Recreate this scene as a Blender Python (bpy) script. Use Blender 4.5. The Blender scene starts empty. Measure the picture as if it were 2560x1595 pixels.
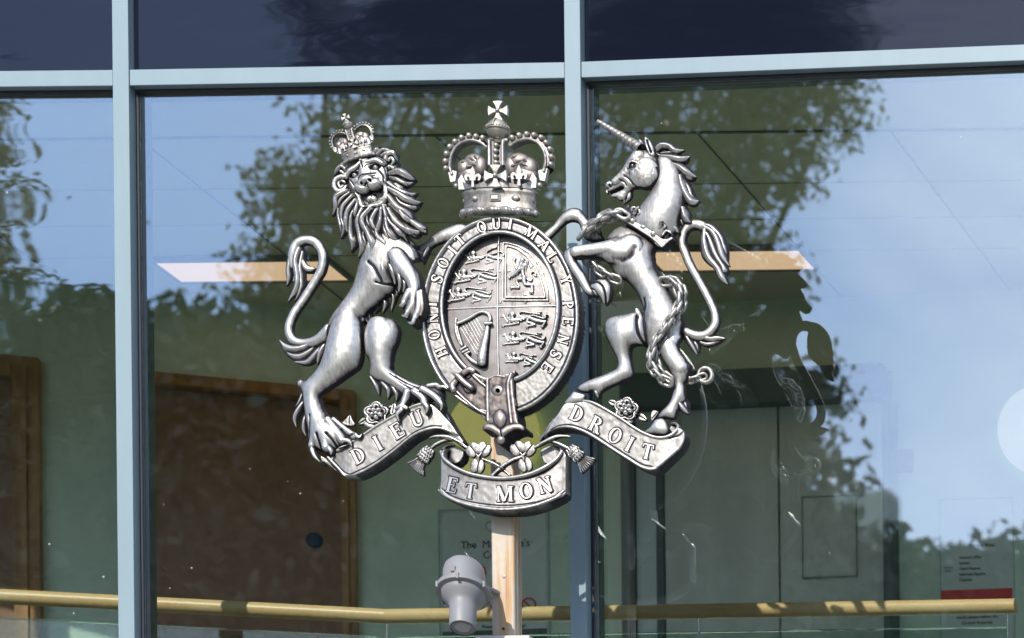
import bpy, bmesh, math, random
import numpy as np
from mathutils import Vector, Matrix

R = math.radians
# ------------------------------------------------------------------ camera, sky, sun, exposure
F, VX, VY = 7911.0, 5027.0, 4061.0          # focal length and vanishing point of the facade normal, in photo pixels
D0 = 10.0                                    # distance camera - emblem plane (metres)
PX = D0 / F                                  # metres per photo pixel on the emblem plane (y = 0)
ROLL = R(0.6)
CR, SR = math.cos(ROLL), math.sin(ROLL)
XC, ZE = 4.737, 1.6
scene = bpy.context.scene
COL = scene.collection
cam_d = bpy.data.cameras.new('camera')
cam = bpy.data.objects.new('camera', cam_d)
COL.objects.link(cam)
cam_d.sensor_width = 36.0
cam_d.lens = F / 2560 * 36.0
cam_d.shift_x = (1280 - VX) / 2560
cam_d.shift_y = (VY - 797.5) / 2560
cam_d.clip_start = 0.1
cam_d.clip_end = 2000
cam.matrix_world = Matrix.Translation((XC, -D0, ZE)) @ Matrix.Rotation(R(90), 4, 'X') @ Matrix.Rotation(-ROLL, 4, 'Z')
cam_d.dof.use_dof = True
cam_d.dof.focus_distance = D0
cam_d.dof.aperture_fstop = 4.0
scene.camera = cam

SUN_AZ, SUN_EL = R(-8), R(35.5)                # azimuth measured from -Y towards +X
sdir = Vector((math.sin(SUN_AZ) * math.cos(SUN_EL), -math.cos(SUN_AZ) * math.cos(SUN_EL), math.sin(SUN_EL)))
world = bpy.data.worlds.new('World')
scene.world = world
world.use_nodes = True
wn, wl = world.node_tree.nodes, world.node_tree.links
wn.clear()
wout = wn.new('ShaderNodeOutputWorld')
bg = wn.new('ShaderNodeBackground')
sky = wn.new('ShaderNodeTexSky')
sky.sky_type = 'NISHITA'
sky.sun_disc = False
sky.sun_elevation = SUN_EL
sky.sun_rotation = math.pi - SUN_AZ
sky.air_density = 1.2
sky.dust_density = 1.0
sky.ozone_density = 2.0
bg.inputs['Strength'].default_value = 0.15
tc = wn.new('ShaderNodeTexCoord')
mp = wn.new('ShaderNodeMapping')
mp.inputs['Scale'].default_value = (1.0, 1.0, 3.0)
mp.inputs['Location'].default_value = (0.35, 0.2, 0.1)
nz = wn.new('ShaderNodeTexNoise')
nz.inputs['Scale'].default_value = 4.6
nz.inputs['Detail'].default_value = 7
nz.inputs['Roughness'].default_value = 0.55
nz.inputs['Distortion'].default_value = 0.6
# more cloud towards the west of the square, clearer overhead to the north-west
sep = wn.new('ShaderNodeSeparateXYZ')
grad = wn.new('ShaderNodeMapRange')
grad.inputs['From Min'].default_value = -0.52
grad.inputs['From Max'].default_value = -0.24
grad.inputs['To Min'].default_value = -0.20
grad.inputs['To Max'].default_value = 0.38
addn = wn.new('ShaderNodeMath'); addn.operation = 'ADD'
ramp = wn.new('ShaderNodeValToRGB')
ramp.color_ramp.elements[0].position = 0.40
ramp.color_ramp.elements[0].color = (0.05, 0.05, 0.05, 1)
ramp.color_ramp.elements[1].position = 0.80
ramp.color_ramp.elements[1].color = (1, 1, 1, 1)
cmix = wn.new('ShaderNodeMix'); cmix.data_type = 'RGBA'
cmix.inputs['B'].default_value = (10.4, 11.8, 14.6, 1)
wl.new(tc.outputs['Generated'], mp.inputs['Vector'])
wl.new(mp.outputs[0], nz.inputs['Vector'])
wl.new(tc.outputs['Generated'], sep.inputs[0])
wl.new(sep.outputs['X'], grad.inputs['Value'])
wl.new(nz.outputs['Fac'], addn.inputs[0])
grad2 = wn.new('ShaderNodeMapRange')
grad2.inputs['From Min'].default_value = -0.02
grad2.inputs['From Max'].default_value = 0.20
grad2.inputs['To Min'].default_value = 0.0
grad2.inputs['To Max'].default_value = -0.30
wl.new(sep.outputs['X'], grad2.inputs['Value'])
addg = wn.new('ShaderNodeMath'); addg.operation = 'ADD'
wl.new(grad.outputs[0], addg.inputs[0]); wl.new(grad2.outputs[0], addg.inputs[1])
wl.new(addg.outputs[0], addn.inputs[1])
wl.new(addn.outputs[0], ramp.inputs['Fac'])
wl.new(ramp.outputs['Color'], cmix.inputs['Factor'])
tintn = wn.new('ShaderNodeMix'); tintn.data_type = 'RGBA'; tintn.blend_type = 'MULTIPLY'; tintn.inputs['Factor'].default_value = 1.0
tintn.inputs['B'].default_value = (0.62, 0.80, 1.10, 1)
wl.new(sky.outputs[0], tintn.inputs['A']); wl.new(tintn.outputs['Result'], cmix.inputs['A'])
wl.new(cmix.outputs['Result'], bg.inputs['Color'])
wl.new(bg.outputs[0], wout.inputs[0])

sun_d = bpy.data.lights.new('sun', 'SUN')
sun = bpy.data.objects.new('sun', sun_d)
COL.objects.link(sun)
sun_d.energy = 4.2
sun_d.angle = R(0.5)
sun_d.color = (1.0, 0.94, 0.84)
sun.rotation_euler = (-sdir).to_track_quat('-Z', 'Y').to_euler()

scene.view_settings.view_transform = 'Standard'
scene.view_settings.look = 'None'
scene.view_settings.exposure = 0.3
scene.view_settings.gamma = 1.0
scene.cycles.max_bounces = 10
scene.cycles.transparent_max_bounces = 16
scene.cycles.caustics_reflective = False
scene.cycles.caustics_refractive = False

rng = random.Random(7)
nrs = np.random.RandomState(7)

# ------------------------------------------------------------------ mapping helpers
def ray(px, py):
    u, v = (px - VX) / F, (VY - py) / F
    return u * CR + v * SR, -u * SR + v * CR
def at(px, py, y):
    """photo pixel -> point of the world at depth y"""
    u, v = ray(px, py)
    d = D0 + y
    return Vector((XC + d * u, y, ZE + d * v))
def at_h(px, py, z):
    """photo pixel -> point of the world at height z"""
    u, v = ray(px, py)
    d = (z - ZE) / v
    return Vector((XC + d * u, d - D0, z))
def W(p, z=0.0):
    """plane pixels (array n x 2), relief height z in pixels -> metres"""
    p = np.asarray(p, float)
    u, v = (p[..., 0] - VX) / F, (VY - p[..., 1]) / F
    X = XC + D0 * (u * CR + v * SR)
    Z = ZE + D0 * (-u * SR + v * CR)
    Y = -np.asarray(z, float) * PX + 0 * X
    return np.stack([X, Y, Z], -1)
def G(p, z):
    """where a point seen at pixel p but standing z pixels proud really lies on the plane"""
    p = np.asarray(p, float)
    return p + (np.asarray(z, float)[..., None] if np.ndim(z) else z) / F * (np.array([VX, VY]) - p)
def crop(x0, y0, s):
    return lambda *pts: [(x0 + a / s, y0 + b / s) for a, b in pts]
C1 = crop(680, 260, 3.78); C2 = crop(680, 560, 3.78); C3 = crop(680, 860, 3.979)
C4 = crop(1040, 230, 4.5825); C5 = crop(1040, 530, 3.78); C6 = crop(1000, 880, 3.6)
U1 = crop(1380, 280, 3.6); U2 = crop(1380, 600, 3.779); U3 = crop(1360, 900, 4.448)
Z1 = crop(1090, 570, 7.2); Z2 = crop(1240, 580, 7.56); Z3 = crop(1090, 760, 6.3); Z5 = crop(1400, 480, 5.04)
P4 = crop(1020, 1240, 4.259)

# ------------------------------------------------------------------ object helpers
def tag(o, label=None, cat=None, group=None, kind=None):
    if label: o['label'] = label
    if cat: o['category'] = cat
    if group: o['group'] = group
    if kind: o['kind'] = kind
    return o
def empty(name, loc, label=None, cat=None, group=None):
    o = bpy.data.objects.new(name, None)
    COL.objects.link(o)
    o.location = loc
    o.empty_display_size = 0.1
    return tag(o, label, cat, group)
def link(name, me, mat, parent=None, smooth=True, angle=None):
    o = bpy.data.objects.new(name, me)
    COL.objects.link(o)
    if mat: me.materials.append(mat)
    if smooth:
        me.polygons.foreach_set('use_smooth', [True] * len(me.polygons))
        if angle:
            me.set_sharp_from_angle(angle=R(angle))
    if parent:
        bpy.context.view_layer.update()
        o.parent = parent
        o.matrix_parent_inverse = parent.matrix_world.inverted()
    return o

class MB:
    """collects primitives and links them as one mesh"""
    def __init__(s): s.v = []; s.f = []
    def add(s, vs, fs):
        n = len(s.v)
        s.v.extend([tuple(map(float, v)) for v in vs])
        s.f.extend([tuple(n + i for i in f) for f in fs])
    def box(s, a, b):
        (x0, y0, z0), (x1, y1, z1) = a, b
        s.add([(x0, y0, z0), (x1, y0, z0), (x1, y1, z0), (x0, y1, z0), (x0, y0, z1), (x1, y0, z1), (x1, y1, z1), (x0, y1, z1)],
              [(0, 3, 2, 1), (4, 5, 6, 7), (0, 1, 5, 4), (1, 2, 6, 5), (2, 3, 7, 6), (3, 0, 4, 7)])
    def obox(s, p, q, w0, w1, z0, z1):
        """box along plan line p->q, from offset w0 to w1 (towards the left normal), heights z0..z1"""
        p = Vector((p[0], p[1])); q = Vector((q[0], q[1])); d = (q - p).normalized(); n = Vector((-d.y, d.x))
        a, b, c, e = p + n * w0, q + n * w0, q + n * w1, p + n * w1
        s.add([(a.x, a.y, z0), (b.x, b.y, z0), (c.x, c.y, z0), (e.x, e.y, z0), (a.x, a.y, z1), (b.x, b.y, z1), (c.x, c.y, z1), (e.x, e.y, z1)],
              [(0, 3, 2, 1), (4, 5, 6, 7), (0, 1, 5, 4), (1, 2, 6, 5), (2, 3, 7, 6), (3, 0, 4, 7)])
    def sphere(s, c, r, sc=(1, 1, 1), rot=None, nu=14, nv=9):
        c = np.array(c, float); vs = []; fs = []
        vs.append((0, 0, 1))
        for i in range(1, nv):
            t = math.pi * i / nv
            for j in range(nu):
                p = 2 * math.pi * j / nu
                vs.append((math.sin(t) * math.cos(p), math.sin(t) * math.sin(p), math.cos(t)))
        vs.append((0, 0, -1))
        for j in range(nu):
            fs.append((0, 1 + j, 1 + (j + 1) % nu))
            e = 1 + (nv - 2) * nu
            fs.append((len(vs) - 1, e + (j + 1) % nu, e + j))
        for i in range(nv - 2):
            for j in range(nu):
                a = 1 + i * nu + j; b = 1 + i * nu + (j + 1) % nu
                fs.append((a, a + nu, b + nu, b))
        vs = np.array(vs) * np.array(sc) * r
        if rot is not None: vs = vs @ np.array(rot.to_3x3()).T
        s.add(vs + c, fs)
    def tube(s, pts, rad, closed=False, n=10, flat=1.0, cap=True, twist=0.0):
        P = np.array(pts, float); m = len(P)
        rad = np.full(m, rad, float) if np.ndim(rad) == 0 else np.array(rad, float)
        if closed: T = np.roll(P, -1, 0) - np.roll(P, 1, 0)
        else: T = np.gradient(P, axis=0)
        T /= np.linalg.norm(T, axis=1)[:, None] + 1e-12
        N = np.zeros_like(P)
        up = np.array([0, -1.0, 0.0])
        if abs(T[0] @ up) > 0.95: up = np.array([1.0, 0, 0])
        prev = up - T[0] * (up @ T[0]); prev /= np.linalg.norm(prev)
        for i in range(m):
            v = prev - T[i] * (prev @ T[i]); v /= np.linalg.norm(v) + 1e-12
            N[i] = v; prev = v
        B = np.cross(T, N)
        vs = []
        for i in range(m):
            for j in range(n):
                a = 2 * math.pi * j / n + twist * i
                vs.append(P[i] + rad[i] * (math.cos(a) * N[i] * flat + math.sin(a) * B[i]))
        fs = []
        for i in range(m if closed else m - 1):
            for j in range(n):
                a = i * n + j; b = i * n + (j + 1) % n; k = (i + 1) % m
                fs.append((a, b, k * n + (j + 1) % n, k * n + j))
        if cap and not closed:
            fs.append(tuple(range(n - 1, -1, -1)))
            fs.append(tuple((m - 1) * n + j for j in range(n)))
        s.add(vs, fs)
    def lathe(s, prof, base, axis, n=40, cap=True):
        """prof: list of (distance along axis, radius)"""
        ax = Vector(axis).normalized()
        e1 = ax.cross(Vector((0, 1, 0.01))).normalized(); e2 = ax.cross(e1)
        base = Vector(base); vs = []
        for t, r in prof:
            for j in range(n):
                a = 2 * math.pi * j / n
                vs.append(base + ax * t + (e1 * math.cos(a) + e2 * math.sin(a)) * r)
        fs = []
        for i in range(len(prof) - 1):
            for j in range(n):
                a = i * n + j; b = i * n + (j + 1) % n
                fs.append((a, b, b + n, a + n))
        if cap:
            fs.append(tuple(range(n - 1, -1, -1))); fs.append(tuple((len(prof) - 1) * n + j for j in range(n)))
        s.add(vs, fs)
    def prism(s, front, back):
        n = len(front)
        s.add(list(front) + list(back), [tuple(range(n)), tuple(range(2 * n - 1, n - 1, -1))] + [(i, n + i, n + (i + 1) % n, (i + 1) % n) for i in range(n)])
    def mesh(s, name):
        me = bpy.data.meshes.new(name)
        me.from_pydata(s.v, [], s.f)
        me.update()
        bm = bmesh.new(); bm.from_mesh(me)
        bmesh.ops.recalc_face_normals(bm, faces=bm.faces)
        bm.to_mesh(me); bm.free()
        return me
    def build(s, name, mat, parent=None, smooth=True, angle=40):
        return link(name, s.mesh(name), mat, parent, smooth, angle)

def spline(pts, closed=False, n=8):
    P = np.array(pts, float); m = len(P)
    if m < 3 and not closed:
        t = np.linspace(0, 1, n + 1)[:, None]
        return P[0] + (P[-1] - P[0]) * t
    out = []
    rngi = range(m) if closed else range(m - 1)
    for i in rngi:
        if closed: p0, p1, p2, p3 = P[(i - 1) % m], P[i], P[(i + 1) % m], P[(i + 2) % m]
        else:
            p1, p2 = P[i], P[i + 1]
            p0 = P[i - 1] if i > 0 else 2 * p1 - p2
            p3 = P[i + 2] if i + 2 < m else 2 * p2 - p1
        for k in range(n):
            t = k / n
            out.append(0.5 * (2 * p1 + (p2 - p0) * t + (2 * p0 - 5 * p1 + 4 * p2 - p3) * t * t + (3 * p1 - p0 - 3 * p2 + p3) * t ** 3))
    if not closed: out.append(P[-1])
    return np.array(out)

def blur(A, r):
    """separable box blur applied twice"""
    r = int(max(1, round(r)))
    for _ in range(2):
        for ax in (0, 1):
            pad = [(0, 0), (0, 0)]; pad[ax] = (r + 1, r)
            c = np.cumsum(np.pad(A, pad, mode='edge'), axis=ax)
            n = A.shape[ax]
            A = (np.take(c, range(2 * r + 1, 2 * r + 1 + n), ax) - np.take(c, range(0, n), ax)) / (2 * r + 1)
    return A

NEG = -900.0
class HF:
    """relief built as a height field over the emblem plane, turned into a solid mesh"""
    def __init__(s, x0, y0, x1, y1, step=1.3):
        s.x0, s.y0, s.st = x0, y0, step
        s.nx, s.ny = int((x1 - x0) / step) + 1, int((y1 - y0) / step) + 1
        s.X = x0 + np.arange(s.nx) * step
        s.Y = y0 + np.arange(s.ny) * step
        s.H = np.full((s.ny, s.nx), NEG)
        s.C = np.zeros((s.ny, s.nx))
    def win(s, P, pad):
        a = int(max(0, (P[:, 0].min() - pad - s.x0) // s.st)); b = int(min(s.nx, (P[:, 0].max() + pad - s.x0) // s.st + 2))
        c = int(max(0, (P[:, 1].min() - pad - s.y0) // s.st)); d = int(min(s.ny, (P[:, 1].max() + pad - s.y0) // s.st + 2))
        return slice(c, max(d, c)), slice(a, max(a, b))
    def inside(s, P, sl):
        gx, gy = np.meshgrid(s.X[sl[1]], s.Y[sl[0]])
        m = np.zeros(gx.shape, bool)
        x0, y0 = P[:, 0], P[:, 1]; x1, y1 = np.roll(x0, -1), np.roll(y0, -1)
        for a, b, c, d in zip(x0, y0, x1, y1):
            if b == d: continue
            hit = ((gy < b) != (gy < d))
            m ^= hit & (gx < a + (gy - b) * (c - a) / (d - b))
        return m
    def put(s, sl, m, val, blend=0):
        H = s.H[sl]
        if blend > 0:
            both = m & (H > NEG + 1)
            d = np.clip(0.5 + 0.5 * (val - H) / blend, 0, 1)
            sm = H * (1 - d) + val * d + blend * d * (1 - d)
            H[both] = sm[both]
            only = m & ~both
            H[only] = val[only]
        else:
            H[m] = np.maximum(H, val)[m]
    def poly(s, pts, z, k=0.8, blend=0, n=6, closed_smooth=True, zc=None, plate=None, warp=None, hmax=None, replace=False):
        zc = z if zc is None else zc
        P = spline(pts, True, n) if closed_smooth else np.array(pts, float)
        P = G(P, zc)
        sl = s.win(P, 2)
        m = s.inside(P, sl)
        if not m.any(): return
        if plate is not None:
            # flat plate with an edge rounded over 'plate' pixels
            d = s.edge_dist(P, sl)
            q = np.clip(d / plate, 0, 1)
            val = z + k * np.sqrt(1 - (1 - q) ** 2)
        else:
            u = s.inflate(m)
            val = z + k * np.sqrt(np.maximum(u, 0)) * s.st
            if hmax: val = z + hmax * np.tanh((val - z) / hmax)
        if warp is not None:
            gx, gy = np.meshgrid(s.X[sl[1]], s.Y[sl[0]])
            val = val + warp(gx, gy)
        if replace:
            s.H[sl][m] = val[m]
        else: s.put(sl, m, val, blend)
    def edge_dist(s, P, sl):
        gx, gy = np.meshgrid(s.X[sl[1]], s.Y[sl[0]])
        d = np.full(gx.shape, 1e9)
        Q = np.roll(P, -1, 0)
        for a, b in zip(P, Q):
            e = b - a; L = e @ e + 1e-9
            t = np.clip(((gx - a[0]) * e[0] + (gy - a[1]) * e[1]) / L, 0, 1)
            d = np.minimum(d, (gx - a[0] - t * e[0]) ** 2 + (gy - a[1] - t * e[1]) ** 2)
        return np.sqrt(d)
    def inflate(s, m):
        """solve  lap u = -2  inside the mask (u = 0 outside), coarse to fine"""
        def relax(mm, u, h, it):
            f = 2 * h * h
            mm = np.pad(mm, 1); u = np.pad(u, 1)
            yy, xx = np.indices(mm.shape)
            for par in range(it):
                for c in (0, 1):
                    v = 0.25 * (u[:-2, 1:-1] + u[2:, 1:-1] + u[1:-1, :-2] + u[1:-1, 2:] + f)
                    sel = mm[1:-1, 1:-1] & (((yy + xx)[1:-1, 1:-1] & 1) == c)
                    w = u[1:-1, 1:-1]
                    w[sel] += 1.6 * (v[sel] - w[sel])
            return np.maximum(u[1:-1, 1:-1], 0)
        u = None
        for lv, it in ((4, 60), (2, 40), (1, 24)):
            mm = m[::lv, ::lv]
            if u is None: v = np.zeros(mm.shape)
            else:
                v = np.repeat(np.repeat(u, 2, 0), 2, 1)
                v = np.pad(v, ((0, max(0, mm.shape[0] - v.shape[0])), (0, max(0, mm.shape[1] - v.shape[1]))), mode='edge')[:mm.shape[0], :mm.shape[1]]
                v = blur(v, 1) * mm
            u = relax(mm, v, lv, it)
        return u
    def stroke(s, pts, r, z, k=0.9, prof='round', blend=0, n=6, zc=None, closed=False, over=False):
        """swept relief: r and z may be lists given at the control points"""
        m = len(pts)
        r = list(r) if np.ndim(r) else [r] * m
        z = list(z) if np.ndim(z) else [z] * m
        if len(r) != m: r = list(np.interp(np.linspace(0, 1, m), np.linspace(0, 1, len(r)), r))
        if len(z) != m: z = list(np.interp(np.linspace(0, 1, m), np.linspace(0, 1, len(z)), z))
        A = np.column_stack([np.array(pts, float), r, z])
        A = spline(A, closed, n)
        if closed: A = np.vstack([A, A[:1]])
        A[:, :2] = G(A[:, :2], A[:, 3])
        A[:, 2] = np.maximum(A[:, 2], 0.4)
        sl = s.win(A[:, :2], A[:, 2].max() + 1)
        gx, gy = np.meshgrid(s.X[sl[1]], s.Y[sl[0]])
        if gx.size == 0: return
        best = np.full(gx.shape, 1e9); bz = np.zeros(gx.shape); br = np.ones(gx.shape); sd = np.zeros(gx.shape)
        for a, b in zip(A[:-1], A[1:]):
            e = b[:2] - a[:2]; L = e @ e + 1e-9
            R_ = max(a[2], b[2]) + 1
            i0 = np.searchsorted(s.Y[sl[0]], min(a[1], b[1]) - R_); i1 = np.searchsorted(s.Y[sl[0]], max(a[1], b[1]) + R_)
            j0 = np.searchsorted(s.X[sl[1]], min(a[0], b[0]) - R_); j1 = np.searchsorted(s.X[sl[1]], max(a[0], b[0]) + R_)
            if i1 <= i0 or j1 <= j0: continue
            x = gx[i0:i1, j0:j1] - a[0]; y = gy[i0:i1, j0:j1] - a[1]
            t = np.clip((x * e[0] + y * e[1]) / L, 0, 1)
            dd = np.hypot(x - t * e[0], y - t * e[1]); rr = a[2] + t * (b[2] - a[2])
            q = dd / rr
            B = best[i0:i1, j0:j1]; up = q < B
            B[up] = q[up]
            bz[i0:i1, j0:j1][up] = (a[3] + t * (b[3] - a[3]))[up]
            br[i0:i1, j0:j1][up] = rr[up]
            sd[i0:i1, j0:j1][up] = (np.sign(x * e[1] - y * e[0]))[up]
        msk = best < 1
        q = np.where(msk, best, 1)
        if prof == 'round': h = np.sqrt(1 - q * q)
        elif prof == 'ridge': h = (1 - q) ** 0.75
        elif prof == 'lock':       # sharp crest set to one side with a hollow beside it
            qs = q * sd
            h = np.where(qs > 0, np.clip(1 - q, 0, 1) ** 1.35, np.clip(1 - q, 0, 1) ** 0.62) + 0.12 * np.sqrt(1 - q * q)
        elif prof == 'flat': h = np.clip((1 - q) * 2.5, 0, 1)
        val = bz + k * br * h
        s.put(sl, msk, val, blend)
    def groove(s, pts, w, d, n=6, closed=False, z=20, stain=0.0):
        A = spline(G(pts, z), closed, n)
        if closed: A = np.vstack([A, A[:1]])
        sl = s.win(A, w * 2.6)
        gx, gy = np.meshgrid(s.X[sl[1]], s.Y[sl[0]])
        if gx.size == 0: return
        dd = np.full(gx.shape, 1e9)
        for a, b in zip(A[:-1], A[1:]):
            e = b - a; L = e @ e + 1e-9
            t = np.clip(((gx - a[0]) * e[0] + (gy - a[1]) * e[1]) / L, 0, 1)
            dd = np.minimum(dd, np.hypot(gx - a[0] - t * e[0], gy - a[1] - t * e[1]))
        g = np.exp(-(dd / w) ** 2)
        H = s.H[sl]; ok = H > NEG + 1
        H[ok] -= (d * g)[ok]
        s.C[sl] -= stain * g
    def blob(s, c, rx, ry, ang, z, h, blend=0, zc=None):
        c = G(np.array([c], float), z if zc is None else zc)[0]
        rr = max(rx, ry)
        sl = s.win(np.array([c]), rr + 1)
        gx, gy = np.meshgrid(s.X[sl[1]], s.Y[sl[0]])
        if gx.size == 0: return
        x, y = gx - c[0], gy - c[1]; ca, sa = math.cos(R(ang)), math.sin(R(ang))
        q = ((x * ca + y * sa) / rx) ** 2 + ((-x * sa + y * ca) / ry) ** 2
        m = q < 1
        s.put(sl, m, z + h * np.sqrt(np.clip(1 - q, 0, 1)), blend)
    def soften(s, r=1, amt=1.0):
        m = s.H > NEG + 1
        w = blur(m.astype(float), r)
        a = blur(np.where(m, s.H, 0), r) / np.maximum(w, 1e-6)
        s.H[m] = (s.H * (1 - amt) + a * amt)[m]
    def rough(s, amp, scale=3):
        n = blur(nrs.normal(size=s.H.shape), scale); n /= n.std() + 1e-9
        m = s.H > NEG + 1
        s.H[m] += (amp * n)[m]
    def build(s, name, mat, parent, back=-12.0, kb=0.45, base=None, wall=5.0):
        M = s.H > NEG + 1
        cell = M[:-1, :-1] & M[1:, :-1] & M[:-1, 1:] & M[1:, 1:]
        used = np.zeros_like(M)
        used[:-1, :-1] |= cell; used[1:, :-1] |= cell; used[:-1, 1:] |= cell; used[1:, 1:] |= cell
        # patina and painted edge shading: how far a spot lies below its surroundings
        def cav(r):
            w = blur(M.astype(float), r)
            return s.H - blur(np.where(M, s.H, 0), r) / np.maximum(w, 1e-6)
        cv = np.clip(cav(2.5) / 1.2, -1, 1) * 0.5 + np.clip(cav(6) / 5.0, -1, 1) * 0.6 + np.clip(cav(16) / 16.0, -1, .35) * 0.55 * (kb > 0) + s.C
        idx = -np.ones(M.shape, int); ii, jj = np.nonzero(used); idx[ii, jj] = np.arange(len(ii)); N = len(ii)
        px = np.stack([s.X[jj], s.Y[ii]], 1)
        ci, cj = np.nonzero(cell)
        a, b, c, d = idx[ci, cj], idx[ci, cj + 1], idx[ci + 1, cj + 1], idx[ci + 1, cj]
        # boundary edges, directed
        cp = np.pad(cell, 1)
        E = []
        for (di, dj, e0, e1) in ((-1, 0, 'a', 'b'), (0, 1, 'b', 'c'), (1, 0, 'c', 'd'), (0, -1, 'd', 'a')):
            ob = ~cp[ci + 1 + di, cj + 1 + dj]
            q = dict(a=a, b=b, c=c, d=d)
            E.append(np.stack([q[e0][ob], q[e1][ob]], 1))
        E = np.concatenate(E)
        # smooth the staircase outline
        onb = np.zeros(N, bool); onb[E.ravel()] = True
        for _ in range(5):
            acc = np.zeros((N, 2)); cnt = np.zeros(N)
            np.add.at(acc, E[:, 0], px[E[:, 1]]); np.add.at(cnt, E[:, 0], 1)
            np.add.at(acc, E[:, 1], px[E[:, 0]]); np.add.at(cnt, E[:, 1], 1)
            px[onb] = 0.5 * px[onb] + 0.5 * (acc[onb] / cnt[onb][:, None])
        h = s.H[ii, jj]
        if kb > 0:      # full-round figures: the back bulges from the height of the nearest rim
            bm_ = np.zeros(M.shape); bh_ = np.zeros(M.shape)
            bm_[ii[onb], jj[onb]] = 1; bh_[ii[onb], jj[onb]] = np.minimum(h[onb], 34)
            num, den = 0, 0
            for rr_, wt in ((4, 1.0), (14, .05), (45, .001)): num = num + wt * blur(bh_, rr_); den = den + wt * blur(bm_, rr_)
            lb = (num / np.maximum(den, 1e-9))[ii, jj]
            lb = np.minimum(lb, h)
            hb = lb - wall - kb * np.minimum(h - lb, 40)
        else:
            if base is None: base = float(np.percentile(h[onb], 30)) if onb.any() else 0.0
            hb = np.minimum(base, h - wall) + back
        V = np.concatenate([W(px, h), W(px, hb)])
        cvf = cv[ii, jj].copy(); cvf[onb] -= .7 if kb > 0 else .12  # rims painted darker to outline the figures and cut glints
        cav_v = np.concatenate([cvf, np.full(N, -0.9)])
        F1 = np.stack([a, d, c, b], 1); F2 = np.stack([a, b, c, d], 1) + N
        F3 = np.stack([E[:, 0], E[:, 1], E[:, 1] + N, E[:, 0] + N], 1)
        Fs = np.concatenate([F1, F2, F3]).astype(np.int32)
        me = bpy.data.meshes.new(name)
        me.vertices.add(len(V)); me.vertices.foreach_set('co', V.ravel().astype(np.float32))
        me.loops.add(Fs.size); me.loops.foreach_set('vertex_index', Fs.ravel())
        me.polygons.add(len(Fs))
        me.polygons.foreach_set('loop_start', np.arange(0, Fs.size, 4, dtype=np.int32))
        me.polygons.foreach_set('loop_total', np.full(len(Fs), 4, np.int32))
        me.update(calc_edges=True)
        at_ = me.attributes.new('wear_shade', 'FLOAT', 'POINT')
        at_.data.foreach_set('value', cav_v.astype(np.float32))
        me.validate()
        o = link(name, me, mat, parent, True, 62)
        me.materials.append(M_BACK)
        mi = np.zeros(len(Fs), np.int32); mi[len(F1):len(F1) + len(F2)] = 1
        if kb > 0: mi[len(F1) + len(F2):] = 1
        if len(me.polygons) == len(mi): me.polygons.foreach_set('material_index', mi)
        return o

# ------------------------------------------------------------------ materials
def new_mat(name):
    m = bpy.data.materials.new(name); m.use_nodes = True
    n, l = m.node_tree.nodes, m.node_tree.links
    b = n['Principled BSDF']
    return m, n, l, b
def simple(name, col, rough=0.5, metal=0.0, noise=0.0, nscale=8.0, bump=0.0, spec=0.5, dark=0.6, stretch=(1, 1, 1)):
    m, n, l, b = new_mat(name)
    b.inputs['Base Color'].default_value = (*col, 1)
    b.inputs['Roughness'].default_value = rough
    b.inputs['Metallic'].default_value = metal
    b.inputs['Specular IOR Level'].default_value = spec
    if noise or bump:
        t = n.new('ShaderNodeTexCoord'); mpn = n.new('ShaderNodeMapping'); mpn.inputs['Scale'].default_value = stretch
        x = n.new('ShaderNodeTexNoise'); x.inputs['Scale'].default_value = nscale; x.inputs['Detail'].default_value = 6
        l.new(t.outputs['Object'], mpn.inputs[0]); l.new(mpn.outputs[0], x.inputs['Vector'])
        if noise:
            mx = n.new('ShaderNodeMix'); mx.data_type = 'RGBA'
            mx.inputs['A'].default_value = (*[c * dark for c in col], 1); mx.inputs['B'].default_value = (*[min(1, c * (1 + noise)) for c in col], 1)
            l.new(x.outputs['Fac'], mx.inputs['Factor']); l.new(mx.outputs['Result'], b.inputs['Base Color'])
        if bump:
            bp = n.new('ShaderNodeBump'); bp.inputs['Strength'].default_value = bump; bp.inputs['Distance'].default_value = 0.01
            l.new(x.outputs['Fac'], bp.inputs['Height']); l.new(bp.outputs[0], b.inputs['Normal'])
    return m

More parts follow.
